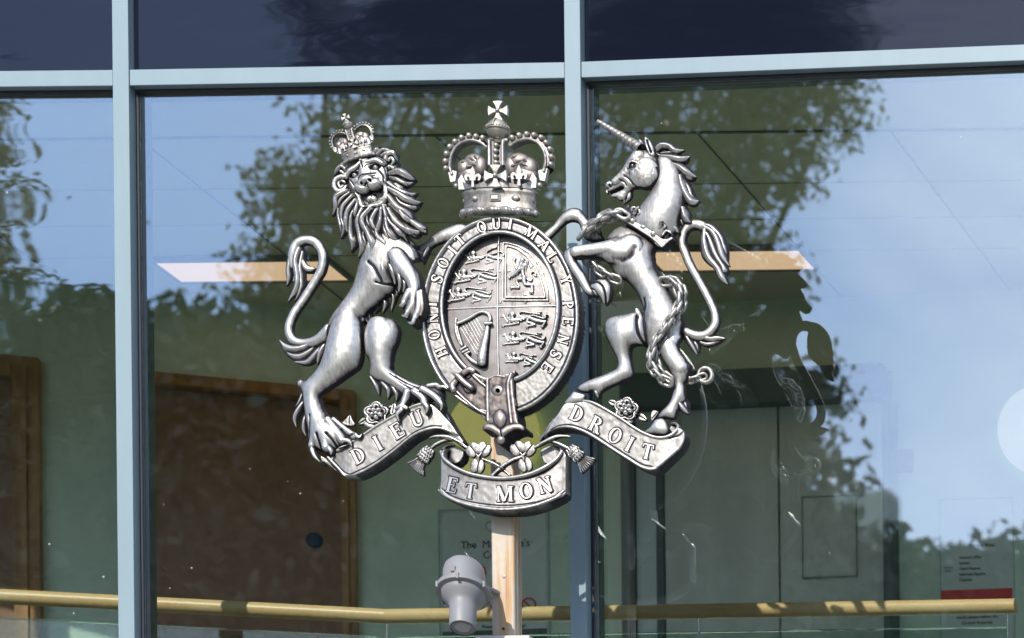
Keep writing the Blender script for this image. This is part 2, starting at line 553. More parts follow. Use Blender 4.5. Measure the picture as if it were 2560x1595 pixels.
def silver(name, bright=(0.46, 0.445, 0.42), mid=(0.185, 0.168, 0.152), dark=(0.025, 0.023, 0.030), rough=0.38, shift=0.0, metal=0.80, streak=1.0, cloud=1.0):
    """cast metal with a dark antique patina rubbed off the high spots, plus painted shading from the attribute"""
    m, n, l, b = new_mat(name)
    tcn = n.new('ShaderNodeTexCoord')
    at_ = n.new('ShaderNodeAttribute'); at_.attribute_name = 'wear_shade'
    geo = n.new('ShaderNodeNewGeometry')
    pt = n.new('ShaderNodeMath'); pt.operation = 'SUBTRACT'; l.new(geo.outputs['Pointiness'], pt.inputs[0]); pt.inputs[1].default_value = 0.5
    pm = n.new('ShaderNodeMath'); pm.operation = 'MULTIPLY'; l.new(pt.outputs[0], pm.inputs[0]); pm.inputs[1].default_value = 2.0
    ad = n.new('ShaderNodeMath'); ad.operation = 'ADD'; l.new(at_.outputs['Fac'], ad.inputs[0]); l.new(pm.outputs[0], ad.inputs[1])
    # brushed streaks and cloudy tarnish
    n1 = n.new('ShaderNodeTexNoise'); n1.inputs['Scale'].default_value = 22; n1.inputs['Detail'].default_value = 5
    n1.inputs['Distortion'].default_value = 1.2
    mpn = n.new('ShaderNodeMapping'); mpn.inputs['Scale'].default_value = (150, 60, 24); mpn.inputs['Rotation'].default_value = (0, R(-28), 0)
    n2 = n.new('ShaderNodeTexNoise'); n2.inputs['Scale'].default_value = 1.0; n2.inputs['Detail'].default_value = 4
    n2.inputs['Distortion'].default_value = 0.8
    l.new(tcn.outputs['Object'], n1.inputs['Vector']); l.new(tcn.outputs['Object'], mpn.inputs[0]); l.new(mpn.outputs[0], n2.inputs['Vector'])
    s1 = n.new('ShaderNodeMath'); s1.operation = 'MULTIPLY_ADD'; l.new(n1.outputs['Fac'], s1.inputs[0]); s1.inputs[1].default_value = 1.0 * cloud; s1.inputs[2].default_value = -0.5 * cloud + shift
    s2 = n.new('ShaderNodeMath'); s2.operation = 'MULTIPLY_ADD'; l.new(n2.outputs['Fac'], s2.inputs[0]); s2.inputs[1].default_value = 0.8 * streak; s2.inputs[2].default_value = -0.4 * streak
    a2 = n.new('ShaderNodeMath'); a2.operation = 'ADD'; l.new(s1.outputs[0], a2.inputs[0]); l.new(s2.outputs[0], a2.inputs[1])
    a3 = n.new('ShaderNodeMath'); a3.operation = 'ADD'; l.new(ad.outputs[0], a3.inputs[0]); l.new(a2.outputs[0], a3.inputs[1])
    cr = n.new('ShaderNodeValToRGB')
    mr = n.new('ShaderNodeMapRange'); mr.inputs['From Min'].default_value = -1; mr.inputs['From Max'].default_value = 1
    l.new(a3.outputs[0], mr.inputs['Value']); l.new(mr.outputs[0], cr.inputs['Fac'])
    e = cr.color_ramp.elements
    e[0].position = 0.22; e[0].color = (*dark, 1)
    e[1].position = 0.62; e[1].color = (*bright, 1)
    k = e.new(0.40); k.color = (*mid, 1)
    l.new(cr.outputs['Color'], b.inputs['Base Color'])
    rr = n.new('ShaderNodeMapRange'); rr.inputs['From Min'].default_value = 0.2; rr.inputs['From Max'].default_value = 0.7
    rr.inputs['To Min'].default_value = rough + 0.22; rr.inputs['To Max'].default_value = rough
    l.new(mr.outputs[0], rr.inputs['Value']); l.new(rr.outputs[0], b.inputs['Roughness'])
    b.inputs['Metallic'].default_value = metal
    bp = n.new('ShaderNodeBump'); bp.inputs['Strength'].default_value = 0.09 * streak; bp.inputs['Distance'].default_value = 0.004
    l.new(a2.outputs[0], bp.inputs['Height']); l.new(bp.outputs[0], b.inputs['Normal'])
    return m
M_SIL = silver('antique_silver', shift=-0.09, streak=1.0, cloud=.65)
M_PLATE = silver('antique_silver_plate', bright=(0.35, 0.34, 0.325), mid=(0.17, 0.158, 0.148), shift=-0.02, streak=.4, cloud=.6)
M_DARKS = silver('tarnish_shade_silver', bright=(0.32, 0.285, 0.26), mid=(0.18, 0.15, 0.135), shift=-0.04, streak=.5)
M_BLACK = silver('recess_shade_black', bright=(0.16, 0.14, 0.14), mid=(0.07, 0.06, 0.065), dark=(0.02, 0.018, 0.024), shift=-0.05, streak=.5)  # near black: shade of the crown's recesses put into the colour
M_CROWN = silver('antique_silver_crown', bright=(0.39, 0.375, 0.35), mid=(0.16, 0.146, 0.132), shift=-0.07, streak=.6)
M_PEARL = silver('aged_silver_beads', bright=(0.38, 0.35, 0.29), mid=(0.21, 0.19, 0.155), shift=0.0, streak=.3)
M_LET = silver('polished_lettering', bright=(0.62, 0.59, 0.55), mid=(0.47, 0.44, 0.41), dark=(0.2, 0.2, 0.2), shift=0.2, streak=.3)
M_FIELD = silver('shield_field_metal', bright=(0.29, 0.272, 0.262), mid=(0.17, 0.155, 0.15), shift=0.04, streak=.25)
M_BACK = simple('dull_casting_back', (0.05, 0.045, 0.04), 0.85, noise=.3, nscale=20, spec=.2)
M_ALU = simple('pale_blue_aluminium', (0.205, 0.275, 0.31), 0.42, 0.0, noise=0.05, nscale=5, dark=0.88, stretch=(3, 3, .5))
M_GASK = simple('dark_gasket', (0.012, 0.014, 0.02), 0.5)
M_WALL = simple('painted_wall', (0.78, 0.92, 0.78), 0.7, noise=0.05, nscale=1.5, dark=0.92)
M_CEIL = simple('ceiling_board', (0.72, 0.72, 0.56), 0.8, noise=0.04, nscale=2, dark=0.93)
M_LINE = simple('ceiling_joint_dark', (0.14, 0.15, 0.12), 0.8)
M_FLOOR = simple('corridor_carpet', (0.20, 0.21, 0.20), 0.9, noise=0.2, nscale=40)
M_GREY = simple('lamp_grey_paint', (0.19, 0.19, 0.195), 0.5, noise=0.05, nscale=20, dark=0.93)
M_GREYD = simple('lamp_end_grey', (0.30, 0.31, 0.32), 0.6)
M_LIFT = simple('grey_lift_steel', (0.86, 0.90, 0.82), 0.45, 0.0, noise=0.10, nscale=2, stretch=(4, 4, .6))
M_LIFTD = simple('dark_lift_frame', (0.10, 0.14, 0.15), 0.5)
M_BLUE = simple('blue_sign', (0.002, 0.02, 0.07), 0.5)
M_PAPER = simple('pale_notice', (0.80, 0.88, 0.86), 0.6, noise=0.03, nscale=3, dark=0.95)
M_INK = simple('black_print', (0.02, 0.02, 0.02), 0.6)
M_RED = simple('red_print', (0.80, 0.05, 0.05), 0.5)
M_CLEAR = simple('clear_acrylic_edge', (0.55, 0.65, 0.62), 0.2)

def wood(name, c1, c2, scale=30, stretch=(1, 1, 0.06), rough=0.4):
    m, n, l, b = new_mat(name)
    t = n.new('ShaderNodeTexCoord'); mpn = n.new('ShaderNodeMapping'); mpn.inputs['Scale'].default_value = stretch
    x = n.new('ShaderNodeTexNoise'); x.inputs['Scale'].default_value = scale; x.inputs['Detail'].default_value = 8; x.inputs['Distortion'].default_value = 1.0
    r_ = n.new('ShaderNodeValToRGB'); r_.color_ramp.elements[0].position = 0.35; r_.color_ramp.elements[1].position = 0.68
    r_.color_ramp.elements[0].color = (*c1, 1); r_.color_ramp.elements[1].color = (*c2, 1)
    l.new(t.outputs['Object'], mpn.inputs[0]); l.new(mpn.outputs[0], x.inputs['Vector']); l.new(x.outputs['Fac'], r_.inputs['Fac'])
    l.new(r_.outputs['Color'], b.inputs['Base Color']); b.inputs['Roughness'].default_value = rough
    bp = n.new('ShaderNodeBump'); bp.inputs['Strength'].default_value = 0.1; bp.inputs['Distance'].default_value = 0.0010
    l.new(x.outputs['Fac'], bp.inputs['Height']); l.new(bp.outputs[0], b.inputs['Normal'])
    return m
M_DOOR = wood('brown_door_veneer', (0.30, 0.145, 0.075), (0.315, 0.155, 0.081), 90, (1, 1, 0.04), 0.5)
M_FRAME = wood('oak_door_frame', (0.30, 0.13, 0.03), (0.52, 0.26, 0.08), 18, (1, 1, 0.05), 0.45)
M_RAIL = wood('beech_handrail', (0.84, 0.56, 0.25), (0.93, 0.70, 0.38), 26, (0.12, 0.12, 1), 0.35)

def emis(name, col, s):
    m, n, l, b = new_mat(name)
    b.inputs['Base Color'].default_value = (*col, 1)
    b.inputs['Emission Color'].default_value = (*col, 1)
    b.inputs['Emission Strength'].default_value = s
    b.inputs['Roughness'].default_value = 0.6
    return m
M_LIGHT = emis('warm_light_diffuser', (1.0, 0.66, 0.42), 0.72)
M_YELL = emis('yellow_lamp_shade', (0.70, 0.64, 0.22), 0.42)
M_CREAM = emis('cream_lamp_shade', (0.80, 0.76, 0.62), 0.30)

def glass(name, tint, refl, wob, rough=0.0):
    m = bpy.data.materials.new(name); m.use_nodes = True
    n, l = m.node_tree.nodes, m.node_tree.links; n.clear()
    out = n.new('ShaderNodeOutputMaterial'); tr = n.new('ShaderNodeBsdfTransparent'); gl = n.new('ShaderNodeBsdfGlossy'); mx = n.new('ShaderNodeMixShader')
    tr.inputs[0].default_value = (*tint, 1); gl.inputs['Roughness'].default_value = rough; gl.inputs['Color'].default_value = (0.93, 0.97, 1, 1)
    fr = n.new('ShaderNodeFresnel'); fr.inputs['IOR'].default_value = 1.5
    ad = n.new('ShaderNodeMath'); ad.operation = 'ADD'; ad.inputs[1].default_value = refl; l.new(fr.outputs[0], ad.inputs[0]); ad.use_clamp = True
    # panes are never quite flat: slow roller-wave distortion of what they mirror
    t = n.new('ShaderNodeTexCoord'); mpn = n.new('ShaderNodeMapping'); mpn.inputs['Scale'].default_value = wob[2]
    x = n.new('ShaderNodeTexNoise'); x.inputs['Scale'].default_value = wob[0]; x.inputs['Detail'].default_value = 1.0
    bp = n.new('ShaderNodeBump'); bp.inputs['Strength'].default_value = 1.0; bp.inputs['Distance'].default_value = wob[1]
    l.new(t.outputs['Object'], mpn.inputs[0]); l.new(mpn.outputs[0], x.inputs['Vector']); l.new(x.outputs['Fac'], bp.inputs['Height'])
    l.new(bp.outputs[0], gl.inputs['Normal'])
    l.new(ad.outputs[0], mx.inputs[0]); l.new(tr.outputs[0], mx.inputs[1]); l.new(gl.outputs[0], mx.inputs[2]); # fine dried specks of dirt
    vo = n.new('ShaderNodeTexVoronoi'); vo.inputs['Scale'].default_value = 16
    nz_ = n.new('ShaderNodeTexNoise'); nz_.inputs['Scale'].default_value = 1.3
    l.new(t.outputs['Object'], vo.inputs['Vector']); l.new(t.outputs['Object'], nz_.inputs['Vector'])
    th = n.new('ShaderNodeMapRange'); th.inputs['From Min'].default_value = .45; th.inputs['From Max'].default_value = .75; th.inputs['To Min'].default_value = 0.0; th.inputs['To Max'].default_value = 0.075
    l.new(nz_.outputs['Fac'], th.inputs['Value'])
    lt_ = n.new('ShaderNodeMath'); lt_.operation = 'LESS_THAN'; l.new(vo.outputs['Distance'], lt_.inputs[0]); l.new(th.outputs[0], lt_.inputs[1])
    sc_ = n.new('ShaderNodeMath'); sc_.operation = 'MULTIPLY'; sc_.inputs[1].default_value = 0.35; l.new(lt_.outputs[0], sc_.inputs[0])
    df = n.new('ShaderNodeBsdfDiffuse'); df.inputs[0].default_value = (.7, .7, .66, 1); mx2 = n.new('ShaderNodeMixShader')
    l.new(sc_.outputs[0], mx2.inputs[0]); l.new(mx.outputs[0], mx2.inputs[1]); l.new(df.outputs[0], mx2.inputs[2]); l.new(mx2.outputs[0], out.inputs[0])
    return m
M_GLASS = glass('green_tinted_glass', (0.955, 0.985, 0.97), 0.14, (2.0, 0.00022, (1, 1, 1)))
M_GLASSW = glass('wavy_tinted_glass', (0.955, 0.985, 0.97), 0.14, (1.6, 0.0013, (0.8, 1, 3)))
M_BAL = glass('clear_balustrade_glass', (0.86, 0.93, 0.90), 0.02, (1, 0.0, (1, 1, 1)))
def spandrel():
    m, n, l, b = new_mat('dark_spandrel_glass')
    b.inputs['Base Color'].default_value = (0.006, 0.008, 0.016, 1)
    b.inputs['Roughness'].default_value = 0.03
    b.inputs['Specular IOR Level'].default_value = 0.5
    b.inputs['IOR'].default_value = 1.47
    t = n.new('ShaderNodeTexCoord'); mpn = n.new('ShaderNodeMapping'); mpn.inputs['Scale'].default_value = (0.8, 1, 2.4)
    x = n.new('ShaderNodeTexNoise'); x.inputs['Scale'].default_value = 2.4; x.inputs['Detail'].default_value = 1.5
    bp = n.new('ShaderNodeBump'); bp.inputs['Strength'].default_value = 1.0; bp.inputs['Distance'].default_value = 0.003
    l.new(t.outputs['Object'], mpn.inputs[0]); l.new(mpn.outputs[0], x.inputs['Vector']); l.new(x.outputs['Fac'], bp.inputs['Height']); l.new(bp.outputs[0], b.inputs['Normal'])
    return m
M_SPAN = spandrel()

# ================================================================== THE SETTING
gm = MB(); gm.box((-300, -300, -0.3), (300, 300, 0.0))
ground = gm.build('ground', simple('ground_green', (0.10, 0.13, 0.06), 0.9, noise=0.5, nscale=0.6), smooth=False); tag(ground, kind='structure')
pm_ = MB(); pm_.box((-40, -13, -0.1), (40, 0.3, 0.012))
paving = pm_.build('pavement', simple('pale_paving', (0.30, 0.29, 0.27), 0.8, noise=0.3, nscale=2.5), smooth=False); tag(paving, kind='structure')

# --- curtain wall: facetted in plan, concave towards the square
m1 = at(307, 739, 0.39); m2 = at(1437, 739, 0.37)
MP = [(m1.x - 1.50 * 2 + .01, 0.39 - 0.04), (m1.x - 1.50, 0.39 - 0.002), (m1.x, m1.y), (m2.x, m2.y), (m2.x + 1.56, m2.y - 0.087), (m2.x + 3.1, m2.y - 0.26)]
ZT0 = at(1437, 193.5, 0.37).z; ZT1 = at(1437, 153.5, 0.37).z       # transom
ZTOP, ZBOT, ZSILL = ZT1 + 1.6, 0.02, 4.0
HC = 6.8; FLOOR = 4.15
bld = empty('court_building', (0, 0.6, 0), 'court building front of tinted glass panes in pale blue metal framing', 'building')
MW = 0.0265
def frames():
    for i, (x, y) in enumerate(MP):
        a = MP[max(0, i - 1)]; b = MP[min(len(MP) - 1, i + 1)]
        d = Vector((b[0] - a[0], b[1] - a[1])).normalized()
        mb = MB(); mb.obox((x - d.x * MW, y - d.y * MW), (x + d.x * MW, y + d.y * MW), 0.0, 0.13, ZBOT, ZTOP)
        o = mb.build('mullion', M_ALU, bld, smooth=False)
        bv = o.modifiers.new('bevel', 'BEVEL'); bv.width = 0.002; bv.segments = 2
    for i in range(len(MP) - 1):
        p, q = Vector(MP[i]), Vector(MP[i + 1]); d = (q - p).normalized()
        a, b = p + d * (MW + .0015), q - d * (MW + .0015)
        for z0, z1 in ((ZT0, ZT1), (ZSILL - .05, ZSILL), (ZTOP - .06, ZTOP)):
            mb = MB(); mb.obox(a, b, 0.003, 0.12, z0, z1)
            o = mb.build('transom', M_ALU, bld, smooth=False)
            bv = o.modifiers.new('bevel', 'BEVEL'); bv.width = 0.002; bv.segments = 2
        # rubber gaskets round the pane
        mb = MB()
        mb.obox(a, a + d * 0.008, 0.036, 0.075, ZSILL, ZT0); mb.obox(b - d * 0.008, b, 0.036, 0.075, ZSILL, ZT0)
        mb.obox(a + d * .008, b - d * .008, 0.030, 0.075, ZT0 - 0.008, ZT0 - .0005); mb.obox(a + d * .008, b - d * .008, 0.036, 0.075, ZSILL + .0005, ZSILL + 0.012)
        mb.build('gasket', M_GASK, bld, smooth=False)
        mb = MB(); mb.obox(a + d * .009, b - d * .009, 0.045, 0.0455, ZSILL + .013, ZT0 - 0.009)
        mb.build('window_pane', M_GLASSW if i == 1 else M_GLASS, bld, smooth=False)
        mb = MB(); mb.obox(a + d * .002, b - d * .002, 0.030, 0.060, ZT1 + 0.004, ZTOP - .061)
        mb.build('spandrel_panel', M_SPAN, bld, smooth=False)
        mb = MB(); mb.obox(a + d * .002, b - d * .002, 0.030, 0.060, ZBOT, ZSILL - .052)
        mb.build('spandrel_panel', M_SPAN, bld, smooth=False)
frames()
def on_wall(px, py, P, Q):
    """photo pixel -> distance along the wall line P->Q and height"""
    u, v = ray(px, py)
    d = (Q - P); nrm = Vector((-d.y, d.x))
    # XC + t u , -D0 + t
    t = ((P.x - XC) * nrm.x + (P.y + D0) * nrm.y) / (u * nrm.x + nrm.y)
    pt = Vector((XC + t * u, -D0 + t))
    return (pt - P).dot(d.normalized()), ZE + t * v
A_ = at_h(349, 730, HC).to_2d(); B_ = at_h(878, 783, HC).to_2d()
C_ = at_h(967, 791, HC).to_2d(); D_ = at_h(2460, 726, HC).to_2d()
d1, d2 = (B_ - A_), (D_ - C_)
tt = ((C_.x - A_.x) * d2.y - (C_.y - A_.y) * d2.x) / (d1.x * d2.y - d1.y * d2.x)
K_ = A_ + d1 * tt
WL = A_ - d1.normalized() * 2.6
WR = K_ + d2.normalized() * 3.6
mb = MB(); mb.obox(WL, K_, 0.0, 0.1, FLOOR - .2, HC + .02); mb.obox(K_, WR, 0.0, 0.1, FLOOR - .2, HC + .02)
mb.build('inner_wall', M_WALL, bld, smooth=False)
x0c, x1c = MP[0][0] - .3, MP[-1][0] + .3
mb = MB(); mb.box((x0c, 0.55, HC), (x1c, 3.4, HC + .1)); mb.build('ceiling', M_CEIL, bld, smooth=False)
mb = MB(); mb.box((x0c, 0.55, FLOOR - .2), (x1c, 3.4, FLOOR)); mb.build('floor', M_FLOOR, bld, smooth=False)
mb = MB(); mb.box((x0c - .1, 0.3, FLOOR - .2), (x0c, 3.4, HC + .1)); mb.box((x1c, 0.3, FLOOR - .2), (x1c + .1, 3.4, HC + .1)); mb.box((x0c, 3.41, FLOOR - .2), (x1c, 3.5, HC + .1))
mb.build('side_wall', M_WALL, bld, smooth=False)
# bulkhead over the window head
mb = MB(); mb.box((x0c, 0.54, HC + .1), (x1c, 3.5, ZTOP)); mb.build('roof_void', M_WALL, bld, smooth=False)
# joints in the suspended ceiling
mb = MB()
yj = at_h(700, 341, HC).y
mb.box((x0c, yj - .006, HC - .004), (x1c, yj + .006, HC - .0005))
mb.build('ceiling_joint', M_LINE, bld, smooth=False)
mb = MB()
M_FJ = simple('faint_ceiling_joint', (.40, .41, .32), .8)
for py in (470, 560, 640):
    mb = MB()
    y = at_h(700, py, HC).y
    mb.box((x0c, y - .0008, HC - .003), (x1c, y + .0008, HC - .0005))
    mb.build('ceiling_joint', M_FJ, bld, smooth=False)
for px, py in ((364, 358), (1095, 345), (1730, 316), (2204, 296), (-350, 350)):
    mb = MB(); x = at_h(px, py, HC).x
    mb.box((x - .003, yj + .008, HC - .0035), (x + .003, 2.35, HC - .0006))
    mb.build('ceiling_joint', M_LINE, bld, smooth=False)

# --- ceiling lights
def ceil_light(p0, p1, p2, label):
    a = at_h(*p0, HC - .02); b = at_h(*p1, HC - .02); c = at_h(*p2, HC - .02)
    r = empty('ceiling_light', ((a.x + b.x) / 2, (a.y + c.y) / 2, HC - .01), label, 'ceiling light', 'ceiling lights in the corridor')
    f = MB(); x0, x1, y0, y1 = a.x, b.x, a.y, c.y
    for q in (((x0 - .012, y0 - .012, HC - .022), (x1 + .012, y0, HC - .001)), ((x0 - .012, y1, HC - .022), (x1 + .012, y1 + .012, HC - .001)),
              ((x0 - .012, y0 + .0005, HC - .022), (x0, y1 - .0005, HC - .001)), ((x1, y0 + .0005, HC - .022), (x1 + .012, y1 - .0005, HC - .001))): f.box(*q)
    f.build('frame', M_GREY, r, smooth=False)
    g = MB(); g.box((x0 + .001, y0 + .001, HC - .018), (x1 - .001, y1 - .001, HC - .002)); g.build('diffuser', M_LIGHT, r, smooth=False)
ceil_light((387, 657), (818, 657), (460, 706), 'warm flat ceiling light seen through the pane behind the lion')
ceil_light((1610, 630), (1988, 618), (1650, 678), 'warm flat ceiling light seen through the pane behind the unicorn')

# --- things on the inner walls
dL = (K_ - WL).normalized(); dR = (WR - K_).normalized()
def wall_box(mb, P, Q, s0, s1, z0, z1, w0, w1):
    d = (Q - P).normalized()
    mb.obox(P + d * s0, P + d * s1, -w1, -w0, z0, z1)
def door(P, Q, s0, s1, ztop, fw, label, disc=None):
    d = (Q - P).normalized(); c = P + d * (s0 + s1) / 2
    r = empty('door', (c.x, c.y, FLOOR), label, 'door')
    mb = MB()
    wall_box(mb, P, Q, s0, s0 + fw, FLOOR, ztop, .001, .045); wall_box(mb, P, Q, s1 - fw, s1, FLOOR, ztop, .001, .045)
    wall_box(mb, P, Q, s0 + fw + .001, s1 - fw - .001, ztop - fw, ztop, .001, .045)
    for k, e in ((0.45, .012),):
        wall_box(mb, P, Q, s0 + fw * k, s0 + fw - .002, FLOOR + .002, ztop - fw * k, .046, .046 + e); wall_box(mb, P, Q, s1 - fw + .002, s1 - fw * k, FLOOR + .002, ztop - fw * k, .046, .046 + e)
        wall_box(mb, P, Q, s0 + fw + .003, s1 - fw - .003, ztop - fw + .002, ztop - fw * k - .001, .046, .046 + e)
    mb.build('door_frame', M_FRAME, r, smooth=False)
    mb = MB(); wall_box(mb, P, Q, s0 + fw + .006, s1 - fw - .006, FLOOR + .005, ztop - fw - .005, .001, .012)
    leaf = mb.build('door_leaf', M_DOOR, r, smooth=False)
    if disc:
        s, z, rad = disc; c = P + d * s; n = Vector((d.y, -d.x))
        mb = MB(); mb.lathe([(0, rad), (.003, rad), (.0035, rad * .97)], (c.x + n.x * .013, c.y + n.y * .013, z), (n.x, n.y, 0), n=32)
        mb.build('round_sign', M_BLUE, leaf)
        mb = MB()
        for k in range(-2, 3):
            w = rad * (.6 - .1 * abs(k)); zz = z + k * rad * .26
            a = P + d * (s - w); b_ = P + d * (s + w)
            mb.obox(a, b_, -.018, -.0168, zz - rad * .05, zz + rad * .05)
        mb.build('sign_print', simple('faded_sign_print', (.05, .12, .25), .6), leaf, smooth=False)
s1_, z1_ = on_wall(891, 986, WL, K_); s0_, _ = on_wall(312, 935, WL, K_)
sd_, zd_ = on_wall(788, 1354, WL, K_)
door(WL, K_, s0_, s1_, z1_, .050, 'brown wooden door with a round blue sign, behind the lion', (sd_, zd_, .031))
s1b, z1b = on_wall(103, 905, WL, K_)
door(WL, K_, s1b - .95, s1b, z1b, .085, 'oak framed dark door cut off by the left edge of the view')
# grey lift doors on the right-hand wall
def S(px, py=1200): return on_wall(px, py, K_, WR)[0]
zl_top = on_wall(1600, 956, K_, WR)[1]; zl_in = on_wall(1700, 1035, K_, WR)[1]
cl = K_ + dR * S(1900)
lift = empty('lift_entrance', (cl.x, cl.y, FLOOR), 'grey steel double doors in a dark frame, seen through the right pane', 'lift doors')
mb = MB(); wall_box(mb, K_, WR, S(1580), S(2232), zl_in, zl_top, .001, .09); wall_box(mb, K_, WR, S(1580), S(1602), FLOOR, zl_in - .001, .001, .088)
wall_box(mb, K_, WR, S(1655), S(1672), FLOOR, zl_in - .001, .001, .05); wall_box(mb, K_, WR, S(2230), S(2246), FLOOR, zl_in - .001, .001, .088)
mb.build('frame', M_LIFTD, lift, smooth=False)
mb = MB(); wall_box(mb, K_, WR, S(1603), S(1654), FLOOR, zl_in - .002, .001, .04); mb.build('side_panel', M_PAPER, lift, smooth=False)
for a, b in ((1673, 1954), (1960, 2229)):
    mb = MB(); wall_box(mb, K_, WR, S(a), S(b), FLOOR, zl_in - .002, .001, .035); mb.build('door_leaf', M_LIFT, lift, smooth=False)
mb = MB(); wall_box(mb, K_, WR, S(1955), S(1959), FLOOR, zl_in - .002, .001, .02); mb.build('door_gap', M_LIFTD, lift, smooth=False)
# small framed notice on the lift door
def frame_rect(mb, x0, y0, x1, y1, w, a, b):
    sa, za = on_wall(x0, y0, K_, WR); sb, zb = on_wall(x1, y1, K_, WR)
    wall_box(mb, K_, WR, sa, sb, za - w, za, a, b); wall_box(mb, K_, WR, sa, sb, zb, zb + w, a, b)
    wall_box(mb, K_, WR, sa, sa + w, zb + w + .0005, za - w - .0005, a, b); wall_box(mb, K_, WR, sb - w, sb, zb + w + .0005, za - w - .0005, a, b)
    return sa, sb, za, zb
def notice_root(px, py, label):
    s, z = on_wall(px, py, K_, WR); c = K_ + dR * s
    return empty('notice', (c.x, c.y, z), label, 'notice')
nr = notice_root(2085, 1350, 'small grey framed notice on the right-hand grey lift door')
mb = MB(); frame_rect(mb, 2015, 1250, 2155, 1450, .004, .037, .042); mb.build('frame', simple('grey_notice_frame', (.42, .47, .44), .6), nr, smooth=False)
mb = MB(); sa, za = on_wall(2020, 1255, K_, WR); sb, zb = on_wall(2150, 1445, K_, WR); wall_box(mb, K_, WR, sa, sb, zb, za, .0365, .038); mb.build('sheet', M_LIFT, nr, smooth=False)

def wall_text(body, px, py, size_px, parent, mat=M_INK, bold=0.0, off=.008, align='CENTER'):
    s, z = on_wall(px, py, K_, WR); c = K_ + dR * s; n = Vector((dR.y, -dR.x))
    cu = bpy.data.curves.new('print', 'FONT'); cu.body = body; cu.align_x = align; cu.align_y = 'CENTER'
    cu.size = size_px * PX * 1.22 / 0.72; cu.offset = bold * cu.size; cu.extrude = 0.0004
    o = bpy.data.objects.new('tmp', cu); COL.objects.link(o)
    bpy.context.view_layer.update()
    me = bpy.data.meshes.new_from_object(o.evaluated_get(bpy.context.evaluated_depsgraph_get()))
    bpy.data.objects.remove(o)
    M = Matrix(((dR.x, 0, n.x, c.x + n.x * off), (dR.y, 0, n.y, c.y + n.y * off), (0, 1, 0, z), (0, 0, 0, 1)))
    me.transform(M)
    return link('printed_text', me, mat, parent, smooth=False)
n1_ = notice_root(1240, 1430, 'pale framed notice with court rules and red prohibition signs, behind the post')
mb = MB(); sa, za = on_wall(1099, 1277, K_, WR); sb, zb = on_wall(1379, 1700, K_, WR); wall_box(mb, K_, WR, sa, sb, zb, za, .001, .006); mb.build('sheet', M_PAPER, n1_, smooth=False)
mb = MB(); frame_rect(mb, 1099, 1277, 1379, 1700, .004, .0065, .012); frame_rect(mb, 1106, 1283, 1373, 1694, .0012, .0065, .009); mb.build('frame', M_CLEAR, n1_, smooth=False)
wall_text("The  Magistrate's", 1241, 1362, 19, n1_, bold=.0)
wall_text("Court", 1241, 1389, 19, n1_, bold=.0)
wall_text("Please be quiet.", 1241, 1468, 7, n1_, bold=.004)
wall_text("Please ask in any language", 1262, 1567, 8, n1_, bold=.004)
for (px, py) in ((1200, 1432), (1284, 1432), (1228, 1515), (1325, 1515)):
    s, z = on_wall(px, py, K_, WR); c = K_ + dR * s; n = Vector((dR.y, -dR.x)); r0 = 18 * PX * 1.22
    P = [(c.x + n.x * .010 + dR.x * r0 * math.cos(a), c.y + n.y * .010 + dR.y * r0 * math.cos(a), z + r0 * math.sin(a)) for a in np.linspace(0, 2 * math.pi, 33)[:-1]]
    mb = MB(); mb.tube(P, .0034, closed=True, n=6)
    k = r0 * .7; mb.tube([(c.x + n.x * .010 - dR.x * k, c.y + n.y * .010 - dR.y * k, z + k), (c.x + n.x * .010 + dR.x * k, c.y + n.y * .010 + dR.y * k, z - k)], .0032, n=6)
    mb.build('prohibition_sign', M_RED, n1_)
mb = MB(); sa, za = on_wall(1108, 1581, K_, WR); sb, zb = on_wall(1371, 1690, K_, WR); wall_box(mb, K_, WR, sa, sb, zb, za, .0065, .0075); mb.build('dark_panel', M_LIFTD, n1_, smooth=False)
s, z = on_wall(1229, 1318, K_, WR); c = K_ + dR * s; n = Vector((dR.y, -dR.x)); r0 = .019
mb = MB(); mb.tube([(c.x + n.x * .009 + dR.x * r0 * math.cos(a), c.y + n.y * .009 + dR.y * r0 * math.cos(a), z + r0 * math.sin(a)) for a in np.linspace(0, 2 * math.pi, 25)[:-1]], .0012, closed=True, n=5)
mb.build('printed_badge', M_LIFTD, n1_)
n2_ = notice_root(2445, 1400, 'pale framed list of court rooms with a red strip, far right')
mb = MB(); sa, za = on_wall(2351, 1251, K_, WR); sb, zb = on_wall(2541, 1700, K_, WR); wall_box(mb, K_, WR, sa, sb, zb, za, .001, .006); mb.build('sheet', M_PAPER, n2_, smooth=False)
mb = MB(); frame_rect(mb, 2351, 1251, 2541, 1700, .003, .0065, .012); mb.build('frame', M_CLEAR, n2_, smooth=False)
wall_text("Waiting Area", 2455, 1365, 9, n2_, bold=.006)
for k, t in enumerate(("General Office", "Ushers", "Court Rooms", "Interview Rooms", "Custody")):
    wall_text(t, 2400, 1396 + k * 14, 7, n2_, bold=.004, align='LEFT')
wall_text("Ground", 2373, 1421, 5, n2_, bold=.004)
wall_text("Floor", 2373, 1429, 5, n2_, bold=.004)
mb = MB(); sa, za = on_wall(2354, 1478, K_, WR); sb, zb = on_wall(2533, 1500, K_, WR); wall_box(mb, K_, WR, sa, sb, zb, za, .0065, .0078); mb.build('red_strip', M_RED, n2_, smooth=False)
wall_text("needs please before the", 2445, 1544, 8, n2_, bold=.004)
wall_text("General Enquiries", 2445, 1558, 8, n2_, bold=.004)

